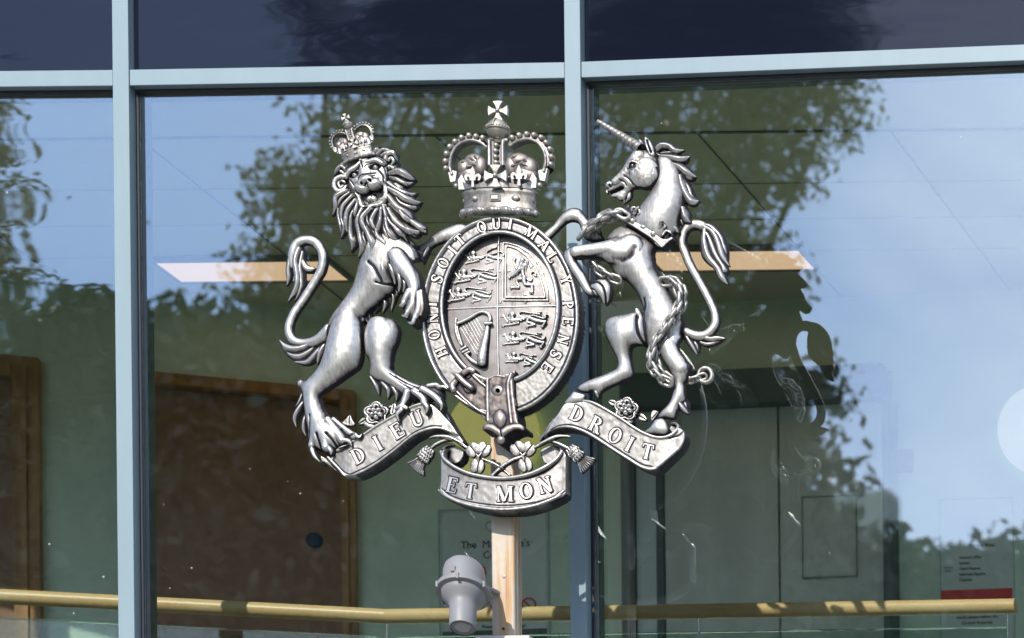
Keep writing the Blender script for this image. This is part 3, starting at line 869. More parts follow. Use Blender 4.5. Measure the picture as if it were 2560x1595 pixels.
sb, zb = on_wall(2262, 1154, K_, WR)
cb = K_ + dR * sb
bs = empty('sign', (cb.x, cb.y, zb), 'small plain blue square sign high on the corridor wall, right of the lift doors', 'sign')
mb = MB(); wall_box(mb, K_, WR, sb - .033, sb + .033, zb - .041, zb + .041, .0038, .006); mb.build('sheet', simple('lilac_blue_sign', (.10, .16, .42), .5), bs, smooth=False)
mb = MB(); wall_box(mb, K_, WR, sb - .036, sb + .036, zb - .044, zb + .044, .0005, .0035); mb.build('backing_plate', M_GREY, bs, smooth=False)
# --- round wall lamps
def wall_lamp(px, py, rpx, mat, label):
    s, z = on_wall(px, py, K_, WR); c = K_ + dR * s; n = Vector((dR.y, -dR.x)); r0 = rpx * PX * 1.222
    r = empty('wall_lamp', (c.x, c.y, z), label, 'wall lamp', 'round lamps on the corridor wall')
    mb = MB(); prof = [(.02, r0 * .9)] + [(.03 + .075 * math.sin(a), r0 * math.cos(a)) for a in np.linspace(0, R(86), 12)]
    mb.lathe(prof, (c.x, c.y, z), (n.x, n.y, 0), n=48); mb.build('lamp_shade', mat, r, angle=60)
    mb = MB(); mb.lathe([(.001, r0 * .5), (.021, r0 * .5)], (c.x, c.y, z), (n.x, n.y, 0), n=32); mb.build('back_plate', M_GREY, r)
wall_lamp(1245, 1097, 121, M_YELL, 'round yellow wall lamp glowing behind the foot of the shield')
wall_lamp(2612, 1082, 112, M_CREAM, 'round cream wall lamp cut off by the right edge of the view')

# --- balustrade with the beech handrail
ZR = 5.173
rp = [at_h(-420, 1470, ZR), at_h(0, 1491, ZR), at_h(967, 1541, ZR), at_h(2540, 1515, ZR)]
rp[0] = rp[1] + (rp[1] - rp[2]).normalized() * 1.4
for p in rp: p.z = ZR
bal = empty('balustrade', (rp[2].x, rp[2].y, FLOOR), 'glass balustrade with a round blond wood handrail inside the window', 'balustrade')
mb = MB(); mb.tube([rp[0], rp[2] - (rp[2] - rp[0]).normalized() * .0015], .0250, n=28); mb.build('handrail', M_RAIL, bal, angle=60)
e2 = (rp[3] - rp[2]).normalized()
mb = MB(); mb.tube([rp[2] + e2 * .0015, rp[3]], .0250, n=28); mb.build('handrail', M_RAIL, bal, angle=60)
for a, b in ((rp[0], rp[2]), (rp[2], rp[3])):
    d = (b - a).normalized()
    mb = MB(); mb.obox((a + d * .03).to_2d(), (b - d * .03).to_2d(), -.004, .004, FLOOR + .05, ZR - .075); mb.build('glass_panel', M_BAL, bal, smooth=False)
    mb = MB(); mb.obox((a + d * .03).to_2d(), (b - d * .03).to_2d(), -.0045, .0045, ZR - .0745, ZR - .072); mb.build('glass_edge', simple('glass_edge_green', (.16, .26, .22), .2), bal, smooth=False)
M_STEEL = simple('bright_steel', (.8, .82, .8), .25, .9)
for px in (967, 1749, 2533):
    t = (at_h(px, 1541 if px < 1000 else 1530, ZR)); a = rp[2] + e2 * max(0, (t - rp[2]).dot(e2)) if px > 1000 else rp[2]
    mb = MB(); mb.tube([(a.x, a.y, FLOOR), (a.x, a.y, ZR - .024)], .0035, n=8); mb.build('baluster', M_STEEL, bal)

# --- steel post carrying the arms, and its box plinth
M_POST, n, l, b = new_mat('rust_streaked_cream_steel')
t = n.new('ShaderNodeTexCoord'); mpn = n.new('ShaderNodeMapping'); mpn.inputs['Scale'].default_value = (60, 60, 2.2)
x = n.new('ShaderNodeTexNoise'); x.inputs['Scale'].default_value = 1.0; x.inputs['Detail'].default_value = 5; x.inputs['Distortion'].default_value = 0.3
r_ = n.new('ShaderNodeValToRGB'); e = r_.color_ramp.elements
e[0].position = 0.30; e[0].color = (0.36, 0.19, 0.09, 1); e[1].position = 0.52; e[1].color = (0.50, 0.43, 0.35, 1); k = e.new(0.40); k.color = (0.50, 0.33, 0.18, 1)
x2 = n.new('ShaderNodeTexNoise'); x2.inputs['Scale'].default_value = 45; x2.inputs['Detail'].default_value = 4
mx = n.new('ShaderNodeMix'); mx.data_type = 'RGBA'; mx.blend_type = 'MULTIPLY'; mx.inputs['Factor'].default_value = 0.25
l.new(t.outputs['Object'], mpn.inputs[0]); l.new(mpn.outputs[0], x.inputs['Vector']); l.new(t.outputs['Object'], x2.inputs['Vector'])
l.new(x.outputs['Fac'], r_.inputs['Fac']); l.new(r_.outputs['Color'], mx.inputs['A']); l.new(x2.outputs['Color'], mx.inputs['B'])
l.new(mx.outputs['Result'], b.inputs['Base Color']); b.inputs['Roughness'].default_value = 0.45; b.inputs['Metallic'].default_value = 0.15
YP = 0.022
pl = at(1228, 1400, YP); pr = at(1285.5, 1400, YP)
ztopbox = at(1256, 1588, YP - .02).z
post = empty('steel_post', ((pl.x + pr.x) / 2, YP + .03, 0), 'cream square steel post streaked with rust, carrying the royal arms', 'post')
mb = MB(); mb.box((pl.x, YP, ztopbox + .001), (pr.x, YP + .052, at(1256, 900, YP).z))
o = mb.build('upright', M_POST, post, smooth=True, angle=50)
bv = o.modifiers.new('bevel', 'BEVEL'); bv.width = 0.005; bv.segments = 3
for (px, py, r0, mt) in ((1260, 1441, .0055, M_POST), (1259, 1572, .0045, M_GASK)):
    c = at(px, py, YP); mb = MB(); mb.lathe([(0, r0), (.0015, r0), (.002, r0 * .8)], (c.x, c.y - .0001, c.z), (0, -1, 0), n=20); mb.build('plugged_hole' if mt is M_POST else 'bolt_hole', mt, post)
# weld strip down the right corner
mb = MB(); mb.box((pr.x + .0002, YP + .016, ztopbox + .001), (pr.x + .002, YP + .020, at(1256, 1250, YP).z)); mb.box((pr.x + .0002, YP + .034, ztopbox + .001), (pr.x + .002, YP + .038, at(1256, 1250, YP).z)); mb.build('side_rib', M_POST, post, smooth=False)
bl = at(1188, 1588, YP - .02); br = at(1323, 1588, YP - .02)
mb = MB(); mb.box((bl.x, YP - .02, 0.013), (br.x, YP + .10, ztopbox)); o = mb.build('box_plinth', simple('pale_stained_steel', (.56, .53, .49), .5, noise=.1, nscale=14, dark=.75), post, smooth=False)
bv = o.modifiers.new('bevel', 'BEVEL'); bv.width = 0.004; bv.segments = 2

# --- grey floodlight hanging beside the post
ax = Vector((.15, -.37, -.917)).normalized()
lt = at(1161, 1403, -0.06)
lamp = empty('floodlight', lt, 'grey domed floodlight pointing down, left of the post', 'floodlight')
mb = MB(); mb.lathe([(0, .004), (.002, .018), (.008, .034), (.017, .047), (.03, .056), (.05, .060), (.112, .0605)], lt, ax, n=56); mb.build('dome_cap', M_GREY, lamp, angle=35)
mb = MB(); mb.lathe([(.108, .066), (.110, .075), (.1195, .0755), (.1198, .0735), (.1218, .0735), (.1222, .0785), (.131, .0785), (.1325, .074), (.134, .066)], lt, ax, n=64); fl = mb.build('flange', M_GREY, lamp, angle=30)
e1 = ax.cross(Vector((0, 1, 0))).normalized(); e2_ = ax.cross(e1)
for k in range(6):
    a = R(15 + 60 * k); c = lt + ax * .127 + (e1 * math.cos(a) + e2_ * math.sin(a)) * .0775
    mb = MB(); mb.lathe([(-.012, .004), (-.012, .0048), (.010, .0048), (.011, .003)], c, ax, n=10); mb.build('bolt', M_GREY, fl)
mb = MB(); mb.lathe([(.128, .066), (.140, .064), (.150, .058), (.163, .048), (.172, .0415), (.180, .039), (.200, .0385), (.262, .0375), (.264, .0365)], lt, ax, n=56, cap=False); mb.build('barrel', M_GREY, lamp, angle=35)
mb = MB(); mb.lathe([(.255, .0366), (.2600, .0364), (.2603, .0300), (.2625, .0295), (.2630, .0265), (.2600, .026)], lt, ax, n=56); end = mb.build('end_ring', M_GREY, lamp, angle=25)
mb = MB(); mb.lathe([(.2595, .0250), (.2605, .0255)], lt, ax, n=40); ed = mb.build('end_cap', M_GREYD, lamp)
mb = MB()
for k in range(30):
    if k in (0, 14, 15, 29): continue
    a = R(12 * k); c = lt + ax * .2618 + (e1 * math.cos(a) + e2_ * math.sin(a)) * .0222
    mb.sphere(c, .0016, (.8, .8, .8), nu=6, nv=4)
mb.build('raised_lettering', M_GREY, ed)
c = lt + ax * .082 + (e2_ * 0 + (Vector((0, -1, 0)) - ax * Vector((0, -1, 0)).dot(ax)).normalized()) * .0605
mb = MB(); mb.box((c.x - .005, c.y - .004, c.z - .012), (c.x + .005, c.y + .006, c.z + .008)); mb.build('latch', M_GREY, lamp, smooth=False)
mb = MB(); mb.tube([(c.x - .006, c.y - .005, c.z - .009), (c.x + .003, c.y - .005, c.z - .009)], .0028, n=8); mb.build('latch_pin', simple('brown_pin', (.2, .08, .04), .6), lamp)
mb = MB(); a = lt + ax * .08; mb.tube([(a.x + .03, a.y + .03, a.z), (a.x + .06, YP + .03, a.z - .0), (pl.x - .002, YP + .03, a.z)], .009, n=10); mb.build('bracket', M_GREY, lamp)

# ------------------------------------------------------------------ the square behind the camera (mirrored in the glass)
def refl(px, py, Y, panel=3):
    """world point at depth Y that the given pane mirrors at the given pixel"""
    p, q = Vector(MP[panel - 1] + (0,)) if False else Vector((*MP[panel - 1], 0)), Vector((*MP[panel], 0))
    d = (q - p).normalized(); nrm = Vector((d.y, -d.x, 0)); p = p - nrm * .045
    u, v = ray(px, py); D = Vector((u, 1, v)); O = Vector((XC, -D0, ZE))
    t = (p - O).dot(nrm) / D.dot(nrm); H = O + D * t
    Rr = D - 2 * D.dot(nrm) * nrm
    return H + Rr * ((Y - H.y) / Rr.y)
def leaf_mat(name, c1, c2, trl=0.3):
    m, n, l, b = new_mat(name)
    g = n.new('ShaderNodeNewGeometry'); mx = n.new('ShaderNodeMix'); mx.data_type = 'RGBA'
    mx.inputs['A'].default_value = (*c1, 1); mx.inputs['B'].default_value = (*c2, 1)
    l.new(g.outputs['Random Per Island'], mx.inputs['Factor']); l.new(mx.outputs['Result'], b.inputs['Base Color'])
    b.inputs['Roughness'].default_value = 0.6
    tr = n.new('ShaderNodeBsdfTranslucent'); tr.inputs[0].default_value = (*[c * 1.3 for c in c2], 1); mxs = n.new('ShaderNodeMixShader'); mxs.inputs[0].default_value = trl
    out = n['Material Output']; l.new(b.outputs[0], mxs.inputs[1]); l.new(tr.outputs[0], mxs.inputs[2]); l.new(mxs.outputs[0], out.inputs[0])
    return m
M_LEAF = leaf_mat('olive_leaves', (0.035, 0.045, 0.015), (0.09, 0.10, 0.035))
M_LEAFD = leaf_mat('dark_leaves', (0.025, 0.03, 0.014), (0.04, 0.046, 0.022), 0.06)
M_BARK = simple('tree_bark', (0.09, 0.07, 0.05), 0.9, noise=.4, nscale=12)
def leaves(clusters, size, per, spread, seed, name, mat, parent):
    rs = np.random.RandomState(seed)
    C = np.repeat(np.array(clusters), per, 0); n = len(C)
    d = rs.normal(size=(n, 3)); d /= np.linalg.norm(d, axis=1)[:, None]
    P = C + d * (spread * rs.rand(n, 1) ** 0.6) * np.array([1.25, 1.25, .8])
    a = rs.normal(size=(n, 3)); a[:, 2] -= .5; a /= np.linalg.norm(a, axis=1)[:, None]
    b = np.cross(a, rs.normal(size=(n, 3))); b /= np.linalg.norm(b, axis=1)[:, None]
    s = size * (0.6 + 0.8 * rs.rand(n, 1))
    V = np.stack([P - a * s, P + b * s * .45, P + a * s, P - b * s * .45], 1).reshape(-1, 3).astype(np.float32)
    me = bpy.data.meshes.new(name)
    me.vertices.add(len(V)); me.vertices.foreach_set('co', V.ravel())
    me.loops.add(4 * n); me.loops.foreach_set('vertex_index', np.arange(4 * n, dtype=np.int32))
    me.polygons.add(n); me.polygons.foreach_set('loop_start', np.arange(0, 4 * n, 4, dtype=np.int32)); me.polygons.foreach_set('loop_total', np.full(n, 4, np.int32))
    me.update(calc_edges=True)
    return link(name, me, mat, parent, smooth=False)
def tree(x, y, blobs, ncl, label, seed, mat=M_LEAF, size=.05, per=26, spread=.26, cat='tree'):
    rs = np.random.RandomState(seed); rr = random.Random(seed)
    root = empty('broadleaf_tree', (x, y, 0), label, cat, 'trees across the square, mirrored in the glass')
    zt = min(b[2] - b[3] * .3 for b in blobs)
    cx = sum(b[0] for b in blobs) / len(blobs)
    tr_ = MB(); pts = [(x, y, -.1), (x + .1, y, zt * .4), (x + (cx - x) * .3, y + .1, zt * .75), (x + (cx - x) * .5, y, zt)]
    sp = spline(pts, n=6); tr_.tube(sp, np.linspace(.34, .14, len(sp)), n=12)
    cl = []
    tot = sum(b[3] ** 2 for b in blobs)
    for bx, by, bz, br in blobs:
        m = spline([(x + (cx - x) * .3, y, zt * .8), ((x + bx) / 2 + rr.uniform(-.3, .3), (y + by) / 2, (zt * .8 + bz) / 2 + .3), (bx, by, bz)], n=5)
        tr_.tube(m, np.linspace(.07, .02, len(m)), n=7)
        k = int(ncl * br ** 2 / tot)
        dd = rs.normal(size=(k, 3)); dd /= np.linalg.norm(dd, axis=1)[:, None]
        rad = br * (0.35 + 0.75 * rs.rand(k, 1) ** .55)
        c = np.array([bx, by, bz]) + dd * rad * np.array([1, .8, .9])
        cl.append(c)
        for q in c[:max(4, k // 9)]:
            w = spline([(bx, by, bz), tuple((np.array([bx, by, bz]) + q) / 2 + rs.normal(size=3) * .1), tuple(q)], n=3)
            tr_.tube(w, np.linspace(.022, .006, len(w)), n=4, cap=False)
    tr_.build('trunk', M_BARK, root)
    leaves(np.concatenate(cl), size, per, spread, seed, 'crown', mat, root)
    return root
def B(px, py, r, panel, Y=-16.0, dy=0.0):
    p = refl(px, py, Y + dy, panel)
    return (p.x, p.y, p.z, r)
tree(-11.0, -16.3, [B(860, 330, .32, 3), B(720, 500, .3, 3), B(860, 520, .45, 3), B(1150, 520, .5, 3, dy=-.5), B(1400, 330, .5, 3), B(1250, 650, .7, 3, dy=-.6), B(690, 700, .35, 3), B(820, 780, .6, 3), B(1100, 880, .9, 3, dy=-.8), B(1420, 120, .5, 3), B(820, 60, .4, 3), B(1130, 20, .45, 3), B(1400, -120, .9, 3)],
     1000, 'tall olive green tree mirrored in the pane behind the lion', 3, size=.042, per=30)
tree(-10.2, -17.2, [B(1560, 330, .6, 4), B(1700, 520, .6, 4), B(1900, 330, .5, 4), B(1500, 650, .7, 4), B(1850, 680, .4, 4), B(1600, 120, .7, 4), B(1900, 60, .6, 4), B(2080, 250, .3, 4), B(1600, 950, 1.0, 4), B(1750, -200, 1.2, 4), B(1800, 1080, .8, 4), B(2060, 960, .22, 4)],
     1050, 'broad tree with drooping sprays mirrored in the pane behind the unicorn', 5, size=.042, per=30)
tree(-13.6, -16.2, [B(-50, 470, .34, 2), B(-60, 690, .42, 2), B(0, 900, .45, 2), B(-70, 280, .3, 2), B(150, 1000, .5, 2), B(290, 900, .4, 2), B(0, 1250, 1.0, 2), B(300, 1300, 1.2, 2)],
     900, 'spreading tree mirrored at the left edge beside the oak framed door', 9)
tree(-9.6, -18.0, [B(600, 1050, 1.1, 3), B(900, 1100, 1.3, 3), B(1250, 1150, 1.3, 3), B(1450, 1250, 1.1, 4), B(1700, 1320, 1.1, 4), B(700, 1400, 1.3, 3), B(1150, 1500, 1.3, 3), B(1600, 1550, 1.3, 4), B(300, 1350, 1.2, 3), B(200, 1650, 1.3, 3)],
     3000, 'dense low crowned dark tree mirrored behind the motto scroll', 11, M_LEAFD, size=.085, per=16)
tree(-13.4, -18.4, [B(-100, 1450, 1.2, 2), B(200, 1500, 1.2, 2), B(50, 1750, 1.4, 2), B(500, 1700, 1.4, 2), B(-400, 1400, 1.3, 2)],
     1500, 'dense dark tree mirrored low at the left edge under the handrail', 17, M_LEAFD, size=.085, per=16)
tree(-4.6, -17.0, [B(1980, 1450, .7, 4), B(2150, 1500, .6, 4), B(2350, 1540, .6, 4), B(2550, 1560, .7, 4), B(2250, 1720, 1.1, 4), B(1850, 1700, 1.2, 4)],
     1500, 'low round topped tree mirrored at the bottom right behind the handrail', 13, M_LEAFD, size=.07)
# unseen trees added round the square to cut sky light on the facade
rsq = random.Random(3)
src_t = tree(2.5, -27, [(2.5 + rsq.uniform(-3, 3), -27 + rsq.uniform(-2, 2), 7 + rsq.uniform(-3.5, 4), 2.2) for _ in range(12)], 1400, 'full round tree added unseen across the square for shade, one of a row', 21, M_LEAF, size=.16, per=14, spread=.6)
for k, (x, y) in enumerate([(9.5, -26), (16.5, -25), (24, -22), (31, -17), (37, -9), (-26, -24), (-33, -18), (-38, -9)]):
    c = src_t.copy(); COL.objects.link(c); c.location = (x, y, 0); c.rotation_euler = (0, 0, k * 1.1)
    for ch in list(src_t.children):
        d = ch.copy(); COL.objects.link(d); d.parent = c; d.matrix_parent_inverse = ch.matrix_parent_inverse.copy()
# pale tower beyond the trees
tb0 = refl(2068, 1225, -110, 4); tb1 = refl(2225, 1225, -110, 4)
tb = empty('tower', (tb0.x, -112, 0), 'pale distant tower mirrored low in the right pane', 'tower')
mb = MB(); mb.box((tb0.x, -111.2, 0), (tb1.x, -110, tb0.z)); o = mb.build('wall', simple('pale_render', (.50, .52, .47), .8, noise=.2, nscale=.4), tb, smooth=False)
bv = o.modifiers.new('bevel', 'BEVEL'); bv.width = .35; bv.segments = 4
mb = MB(); mb.box((tb0.x + .8, -109.99, tb0.z - 6), (tb1.x - .8, -109.9, tb0.z - 3)); mb.build('window', M_SPAN, tb, smooth=False)
# ================================================================== THE ROYAL ARMS
base_pt = at(1256, 1280, 0)
arms = empty('royal_arms', base_pt, 'cast silver royal coat of arms with lion, unicorn, crowned oval shield and motto scroll', 'coat of arms')

# ------------------------------------------------------------------ raised serif lettering
def strip(c, w):
    """closed outline of a stroke along c with half widths w"""
    P = spline(c, n=6); m = len(P); ww = np.interp(np.linspace(0, 1, m), np.linspace(0, 1, len(w)), w)
    T = np.gradient(P, axis=0); T /= np.linalg.norm(T, axis=1)[:, None] + 1e-9
    N = np.stack([-T[:, 1], T[:, 0]], 1)
    return P + N * ww[:, None], P - N * ww[:, None]
def bar(x0, y0, x1, y1, w):
    d = np.array([x1 - x0, y1 - y0], float); L = np.hypot(*d); n = np.array([-d[1], d[0]]) / L * w / 2
    a, b = np.array([x0, y0]), np.array([x1, y1])
    return ('p', [a + n, b + n, b - n, a - n])
def rect(x0, y0, x1, y1): return ('p', [np.array(q, float) for q in ((x0, y0), (x1, y0), (x1, y1), (x0, y1))])
def serif(x, y, w, up):
    h = .055; s = 1 if up else -1
    return ('p', [np.array(q, float) for q in ((x - w, y), (x + w, y), (x + w, y + s * h * .7), (x + w * .35, y + s * h * 1.6), (x - w * .35, y + s * h * 1.6), (x - w, y + s * h * .7))])
def ring(rx, ry, ix, iy, cx=0, cy=.5, a0=0, a1=360, n=28):
    A = np.radians(np.linspace(a0, a1, n))
    return ('s', np.stack([cx + rx * np.cos(A), cy + ry * np.sin(A)], 1), np.stack([cx + ix * np.cos(A), cy + iy * np.sin(A)], 1))
def curve(c, w):
    a, b = strip(c, w); return ('s', a, b)
TW, tw = .19, .075
def stem(x, w=TW, y0=0, y1=1, s=.16, top=True, bot=True):
    o = [rect(x - w / 2, y0, x + w / 2, y1)]
    if bot: o.append(serif(x, y0, s, True))
    if top: o.append(serif(x, y1, s, False))
    return o
GL = {
    'I': stem(0),
    'H': stem(-.26, .16) + stem(.26, .16) + [rect(-.2, .46, .2, .53)],
    'O': [ring(.42, .52, .24, .46)],
    'Q': [ring(.42, .52, .24, .46), curve([(-.02, .06), (.16, -.10), (.34, -.16), (.5, -.1)], [.05, .08, .07, .02])],
    'N': stem(-.29, tw, s=.13) + stem(.29, tw, s=.13, bot=False) + [bar(-.31, 1.0, .29, 0.02, .2)],
    'T': stem(0, TW, top=False) + [rect(-.36, .93, .36, 1), bar(-.335, .97, -.37, .74, .06), bar(.335, .97, .37, .74, .06)],
    'U': stem(-.27, .17, .3, 1, bot=False) + stem(.27, tw, .3, 1, s=.13, bot=False) + [curve([(-.27, .36), (-.25, .14), (-.06, .02), (.15, .06), (.26, .2), (.27, .36)], [.085, .09, .07, .04, .036, .037])],
    'M': stem(-.38, tw, s=.12) + stem(.38, .17, s=.16) + [bar(-.38, 1, 0, 0.02, .19), bar(0, .02, .36, 1, .075)],
    'A': [bar(-.33, .02, .0, 1, .08), bar(.0, 1.0, .32, .02, .19), rect(-.2, .3, .2, .36), serif(-.33, 0, .14, True), serif(.32, 0, .17, True)],
    'L': stem(-.18, TW) + [rect(-.2, 0, .34, .065), bar(.33, .0, .38, .27, .06)],
    'Y': [rect(-.09, 0, .09, .5), serif(0, 0, .17, True), bar(-.02, .46, -.3, 1, .18), bar(.02, .46, .3, 1, .08), serif(-.3, 1, .15, False), serif(.3, 1, .13, False)],
    'P': stem(-.2, TW) + [ring(.38, .29, .2, .23, -.12, .71, -90, 90, 16)],
    'E': stem(-.2, TW) + [rect(-.2, .935, .32, 1), rect(-.2, 0, .34, .065), rect(-.15, .48, .16, .54), bar(.30, 1, .335, .77, .06), bar(.32, 0, .37, .25, .06), bar(.16, .38, .16, .64, .055)],
    'D': stem(-.26, TW) + [ring(.5, .5, .3, .43, -.12, .5, -90, 90, 20)],
    'R': stem(-.26, TW) + [ring(.38, .27, .2, .21, -.14, .73, -90, 90, 16), curve([(-.06, .48), (.12, .3), (.24, .05), (.42, .0)], [.06, .09, .09, .03])],
    'S': [curve([(.25, .76), (.2, .93), (0, 1.0), (-.2, .9), (-.22, .7), (-.02, .54), (.2, .38), (.22, .14), (0, 0.0), (-.2, .06), (-.27, .27)], [.025, .05, .04, .08, .09, .11, .09, .08, .04, .05, .025]),
          bar(.27, .68, .27, 1.0, .05), bar(-.28, .0, -.28, .34, .05)],
}
LETTERS = []
OUTL = []
class Letters:
    def __init__(s): s.items = []
    def build(s, parent):
        for mb in s.items: mb.build('letter', M_LET, parent, angle=30)
def letter(coll, ch, c, size, ang, z, t=2.6, stretch=1.0, dz=(0, 0)):
    """ang: rotation of the baseline in degrees, counter-clockwise on the photo; z: relief height of the ground below"""
    mb = MB(); coll.items.append(mb); loops = []
    ca, sa = math.cos(R(ang)), math.sin(R(ang))
    cc = G(np.array([c], float), z + t)[0]
    LETTERS.append((cc, size, loops))
    def M(p, zz):
        p = np.asarray(p, float); x = p[:, 0] * size * stretch; y = (p[:, 1] - .5) * size
        X = cc[0] + x * ca - y * sa; Y = cc[1] - (x * sa + y * ca)
        return W(np.stack([X, Y], 1), zz + dz[0] * (X - cc[0]) + dz[1] * (Y - cc[1]))
    for i, s in enumerate(GL[ch]):
        zt = z + t + .12 * i
        Pq = np.array(s[1]) if s[0] == 'p' else np.concatenate([s[1], s[2][::-1]])
        xx, yy = Pq[:, 0] * size * stretch, (Pq[:, 1] - .5) * size
        loops.append((np.stack([cc[0] + xx * ca - yy * sa, cc[1] - (xx * sa + yy * ca)], 1), s[0] == 'p'))
        if s[0] == 'p':
            P = np.array(s[1]); c0 = P.mean(0); Pi = c0 + (P - c0) * (1 - .03 / max(.1, np.abs(P - c0).max()))
            F_, B_ = M(Pi, zt), M(P, zt - .8); K = M(P, z - 3); n = len(P)
            vs = list(F_) + list(B_) + list(K)
            fs = [tuple(range(n))] + [(i_, (i_ + 1) % n, n + (i_ + 1) % n, n + i_) for i_ in range(n)] + [(n + i_, n + (i_ + 1) % n, 2 * n + (i_ + 1) % n, 2 * n + i_) for i_ in range(n)]
            mb.add(vs, fs)
        else:
            a, b = s[1], s[2]; n = len(a)
            at_, bt = M(a + (b - a) * .12, zt), M(b + (a - b) * .12, zt); am, bm_ = M(a, zt - .8), M(b, zt - .8); ak, bk = M(a, z - 3), M(b, z - 3)
            vs = list(ak) + list(am) + list(at_) + list(bt) + list(bm_) + list(bk); fs = []
            for r in range(5):
                for i_ in range(n - 1): fs.append((r * n + i_, r * n + i_ + 1, (r + 1) * n + i_ + 1, (r + 1) * n + i_))
            fs += [(0, n, 2 * n, 3 * n, 4 * n, 5 * n), (n - 1, 2 * n - 1, 3 * n - 1, 4 * n - 1, 5 * n - 1, 6 * n - 1)]
            mb.add(vs, fs)
def stain_shade_letters(h, first, last, w=1.7):
    """patina and shadow-side edge shade painted in the ground around the letters"""
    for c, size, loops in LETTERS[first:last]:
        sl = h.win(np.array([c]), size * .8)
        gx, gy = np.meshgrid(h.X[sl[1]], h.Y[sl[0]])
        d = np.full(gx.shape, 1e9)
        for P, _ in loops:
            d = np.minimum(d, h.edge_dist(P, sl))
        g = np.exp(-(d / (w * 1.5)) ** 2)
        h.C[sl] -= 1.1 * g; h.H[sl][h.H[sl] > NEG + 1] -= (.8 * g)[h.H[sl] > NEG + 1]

# ------------------------------------------------------------------ garter, shield field
GC = (1249.5, 789.0)
def ell(cx, cy, a, b, n=72, a0=0, a1=360):
    t = np.radians(np.linspace(a0, a1, n, endpoint=(a1 - a0) < 360))
    return [(cx + a * math.cos(q), cy + b * math.sin(q)) for q in t]
OUT = dict(cx=1250, cy=789, a=199, b=250); INN = dict(cx=1250, cy=768, a=142, b=184)
n0 = len(LETTERS)
mb = Letters()
ZG = 24
for ch, (x, y) in zip("HONISOITQUIMALYPENSE", [(240, 1322), (170, 1160), (155, 1003), (145, 872), (198, 632), (255, 480), (345, 358), (415, 262), (618, 140), (760, 108), (890, 112), (1088, 192), (1213, 312), (1290, 425), (1418, 642), (1437, 880), (1437, 1030), (1390, 1205), (1320, 1345), (1243, 1465)]):
    c = C5((x, y))[0]
    nx, ny = (c[0] - GC[0]) / 172 ** 2, (c[1] - 779) / 217 ** 2
    ang = math.degrees(math.atan2(-ny, nx)) - 90
    letter(mb, ch, c, 27, ang, ZG, t=2.2, stretch=.98)
g = HF(1035, 520, 1470, 1060, 1.3)
g.poly(ell(**OUT), 6, k=ZG - 6, plate=5, n=1, closed_smooth=False, zc=ZG)
# hollow out the field
P = G(ell(**INN), ZG); sl = g.win(P, 2); m = g.inside(P, sl); g.H[sl][m] = NEG
g.stroke(ell(1250, 789, 193, 244), 4.2, ZG - 1, k=1.0, closed=True, n=1)
g.stroke(ell(1250, 768, 145, 187), 5.5, ZG, k=1.1, closed=True, n=1)
for (cx, cy, a, b) in ((1250, 789, 185.5, 236.5), (1250, 769, 153, 195)):
    g.groove(ell(cx, cy, a, b), 1.5, 1.4, closed=True, n=1, z=ZG, stain=.9)
# the loose end under the buckle: darker, narrower strap with its own rims
g.rough(.12, 2)
stain_shade_letters(g, n0, len(LETTERS))
garter = g.build('garter_belt', M_PLATE, arms, back=-18, kb=0)
mb.build(garter)

ZF = 6
f = HF(1095, 570, 1405, 965, 1.15)
def dome(gx, gy): return 7 * np.clip(1 - ((gx - 1250) / 150) ** 2 - ((gy - 768) / 190) ** 2, 0, 1)
f.poly(ell(1250, 768, 147, 189), ZF, k=0, plate=3, n=1, closed_smooth=False, zc=ZF, warp=dome)
def dz_(x, y): return 7 * max(0, 1 - ((x - 1250) / 150) ** 2 - ((y - 768) / 190) ** 2)
f.C -= .10
field = f.build('shield_field', M_FIELD, arms, back=-6, kb=0)
q = HF(1095, 570, 1405, 965, 1.15)
ZQ = ZF + 7
q.stroke([C5((785, 215))[0], C5((772, 900))[0], C6((888, 215))[0]], 3.0, [ZF + 3, ZQ - 1, ZF + 2], k=1.0)
q.stroke([C5((265, 922))[0], C5((772, 900))[0], C5((1325, 888))[0]], 3.0, [ZF + 1, ZQ - 1, ZF + 1], k=1.0)
q.build('quartering_bars', M_SIL, field, back=-3, kb=0, base=ZF + 1)
# double tressure round the rampant lion
tr_ = HF(1235, 580, 1405, 780, 1.15)
def zz(p): return ZF + dz_(*p)
outer = Z2((138, 205), (135, 760), (132, 1290), (560, 1293), (985, 1290), (975, 1100), (930, 920), (800, 600), (640, 410), (420, 265), (260, 218))
inner = Z2((190, 262), (185, 760), (185, 1238), (560, 1240), (930, 1238), (900, 1080), (840, 880), (730, 640), (590, 460), (400, 320), (270, 275))
for L, rr in ((outer, 2.1), (inner, 2.6)):
    L = L + [L[0]]
    for a, b in zip(L[:-1], L[1:]): tr_.stroke([a, b], rr, [zz(a) + 1.5, zz(b) + 1.5], k=.9, n=2)
for c in Z2((100, 165), (85, 1330), (1015, 1335), (555, 1330), (780, 590), (455, 225), (600, 300), (75, 745), (890, 800)):
    for k in range(4):
        a = R(45 + 90 * k); tr_.stroke([c, (c[0] + 4.5 * math.cos(a), c[1] + 4.5 * math.sin(a))], [1.6, .9], zz(c) + 1, k=.8, n=2)
tr_.build('fleury_frame', M_SIL, field, back=-3, kb=0, base=ZF + 1)

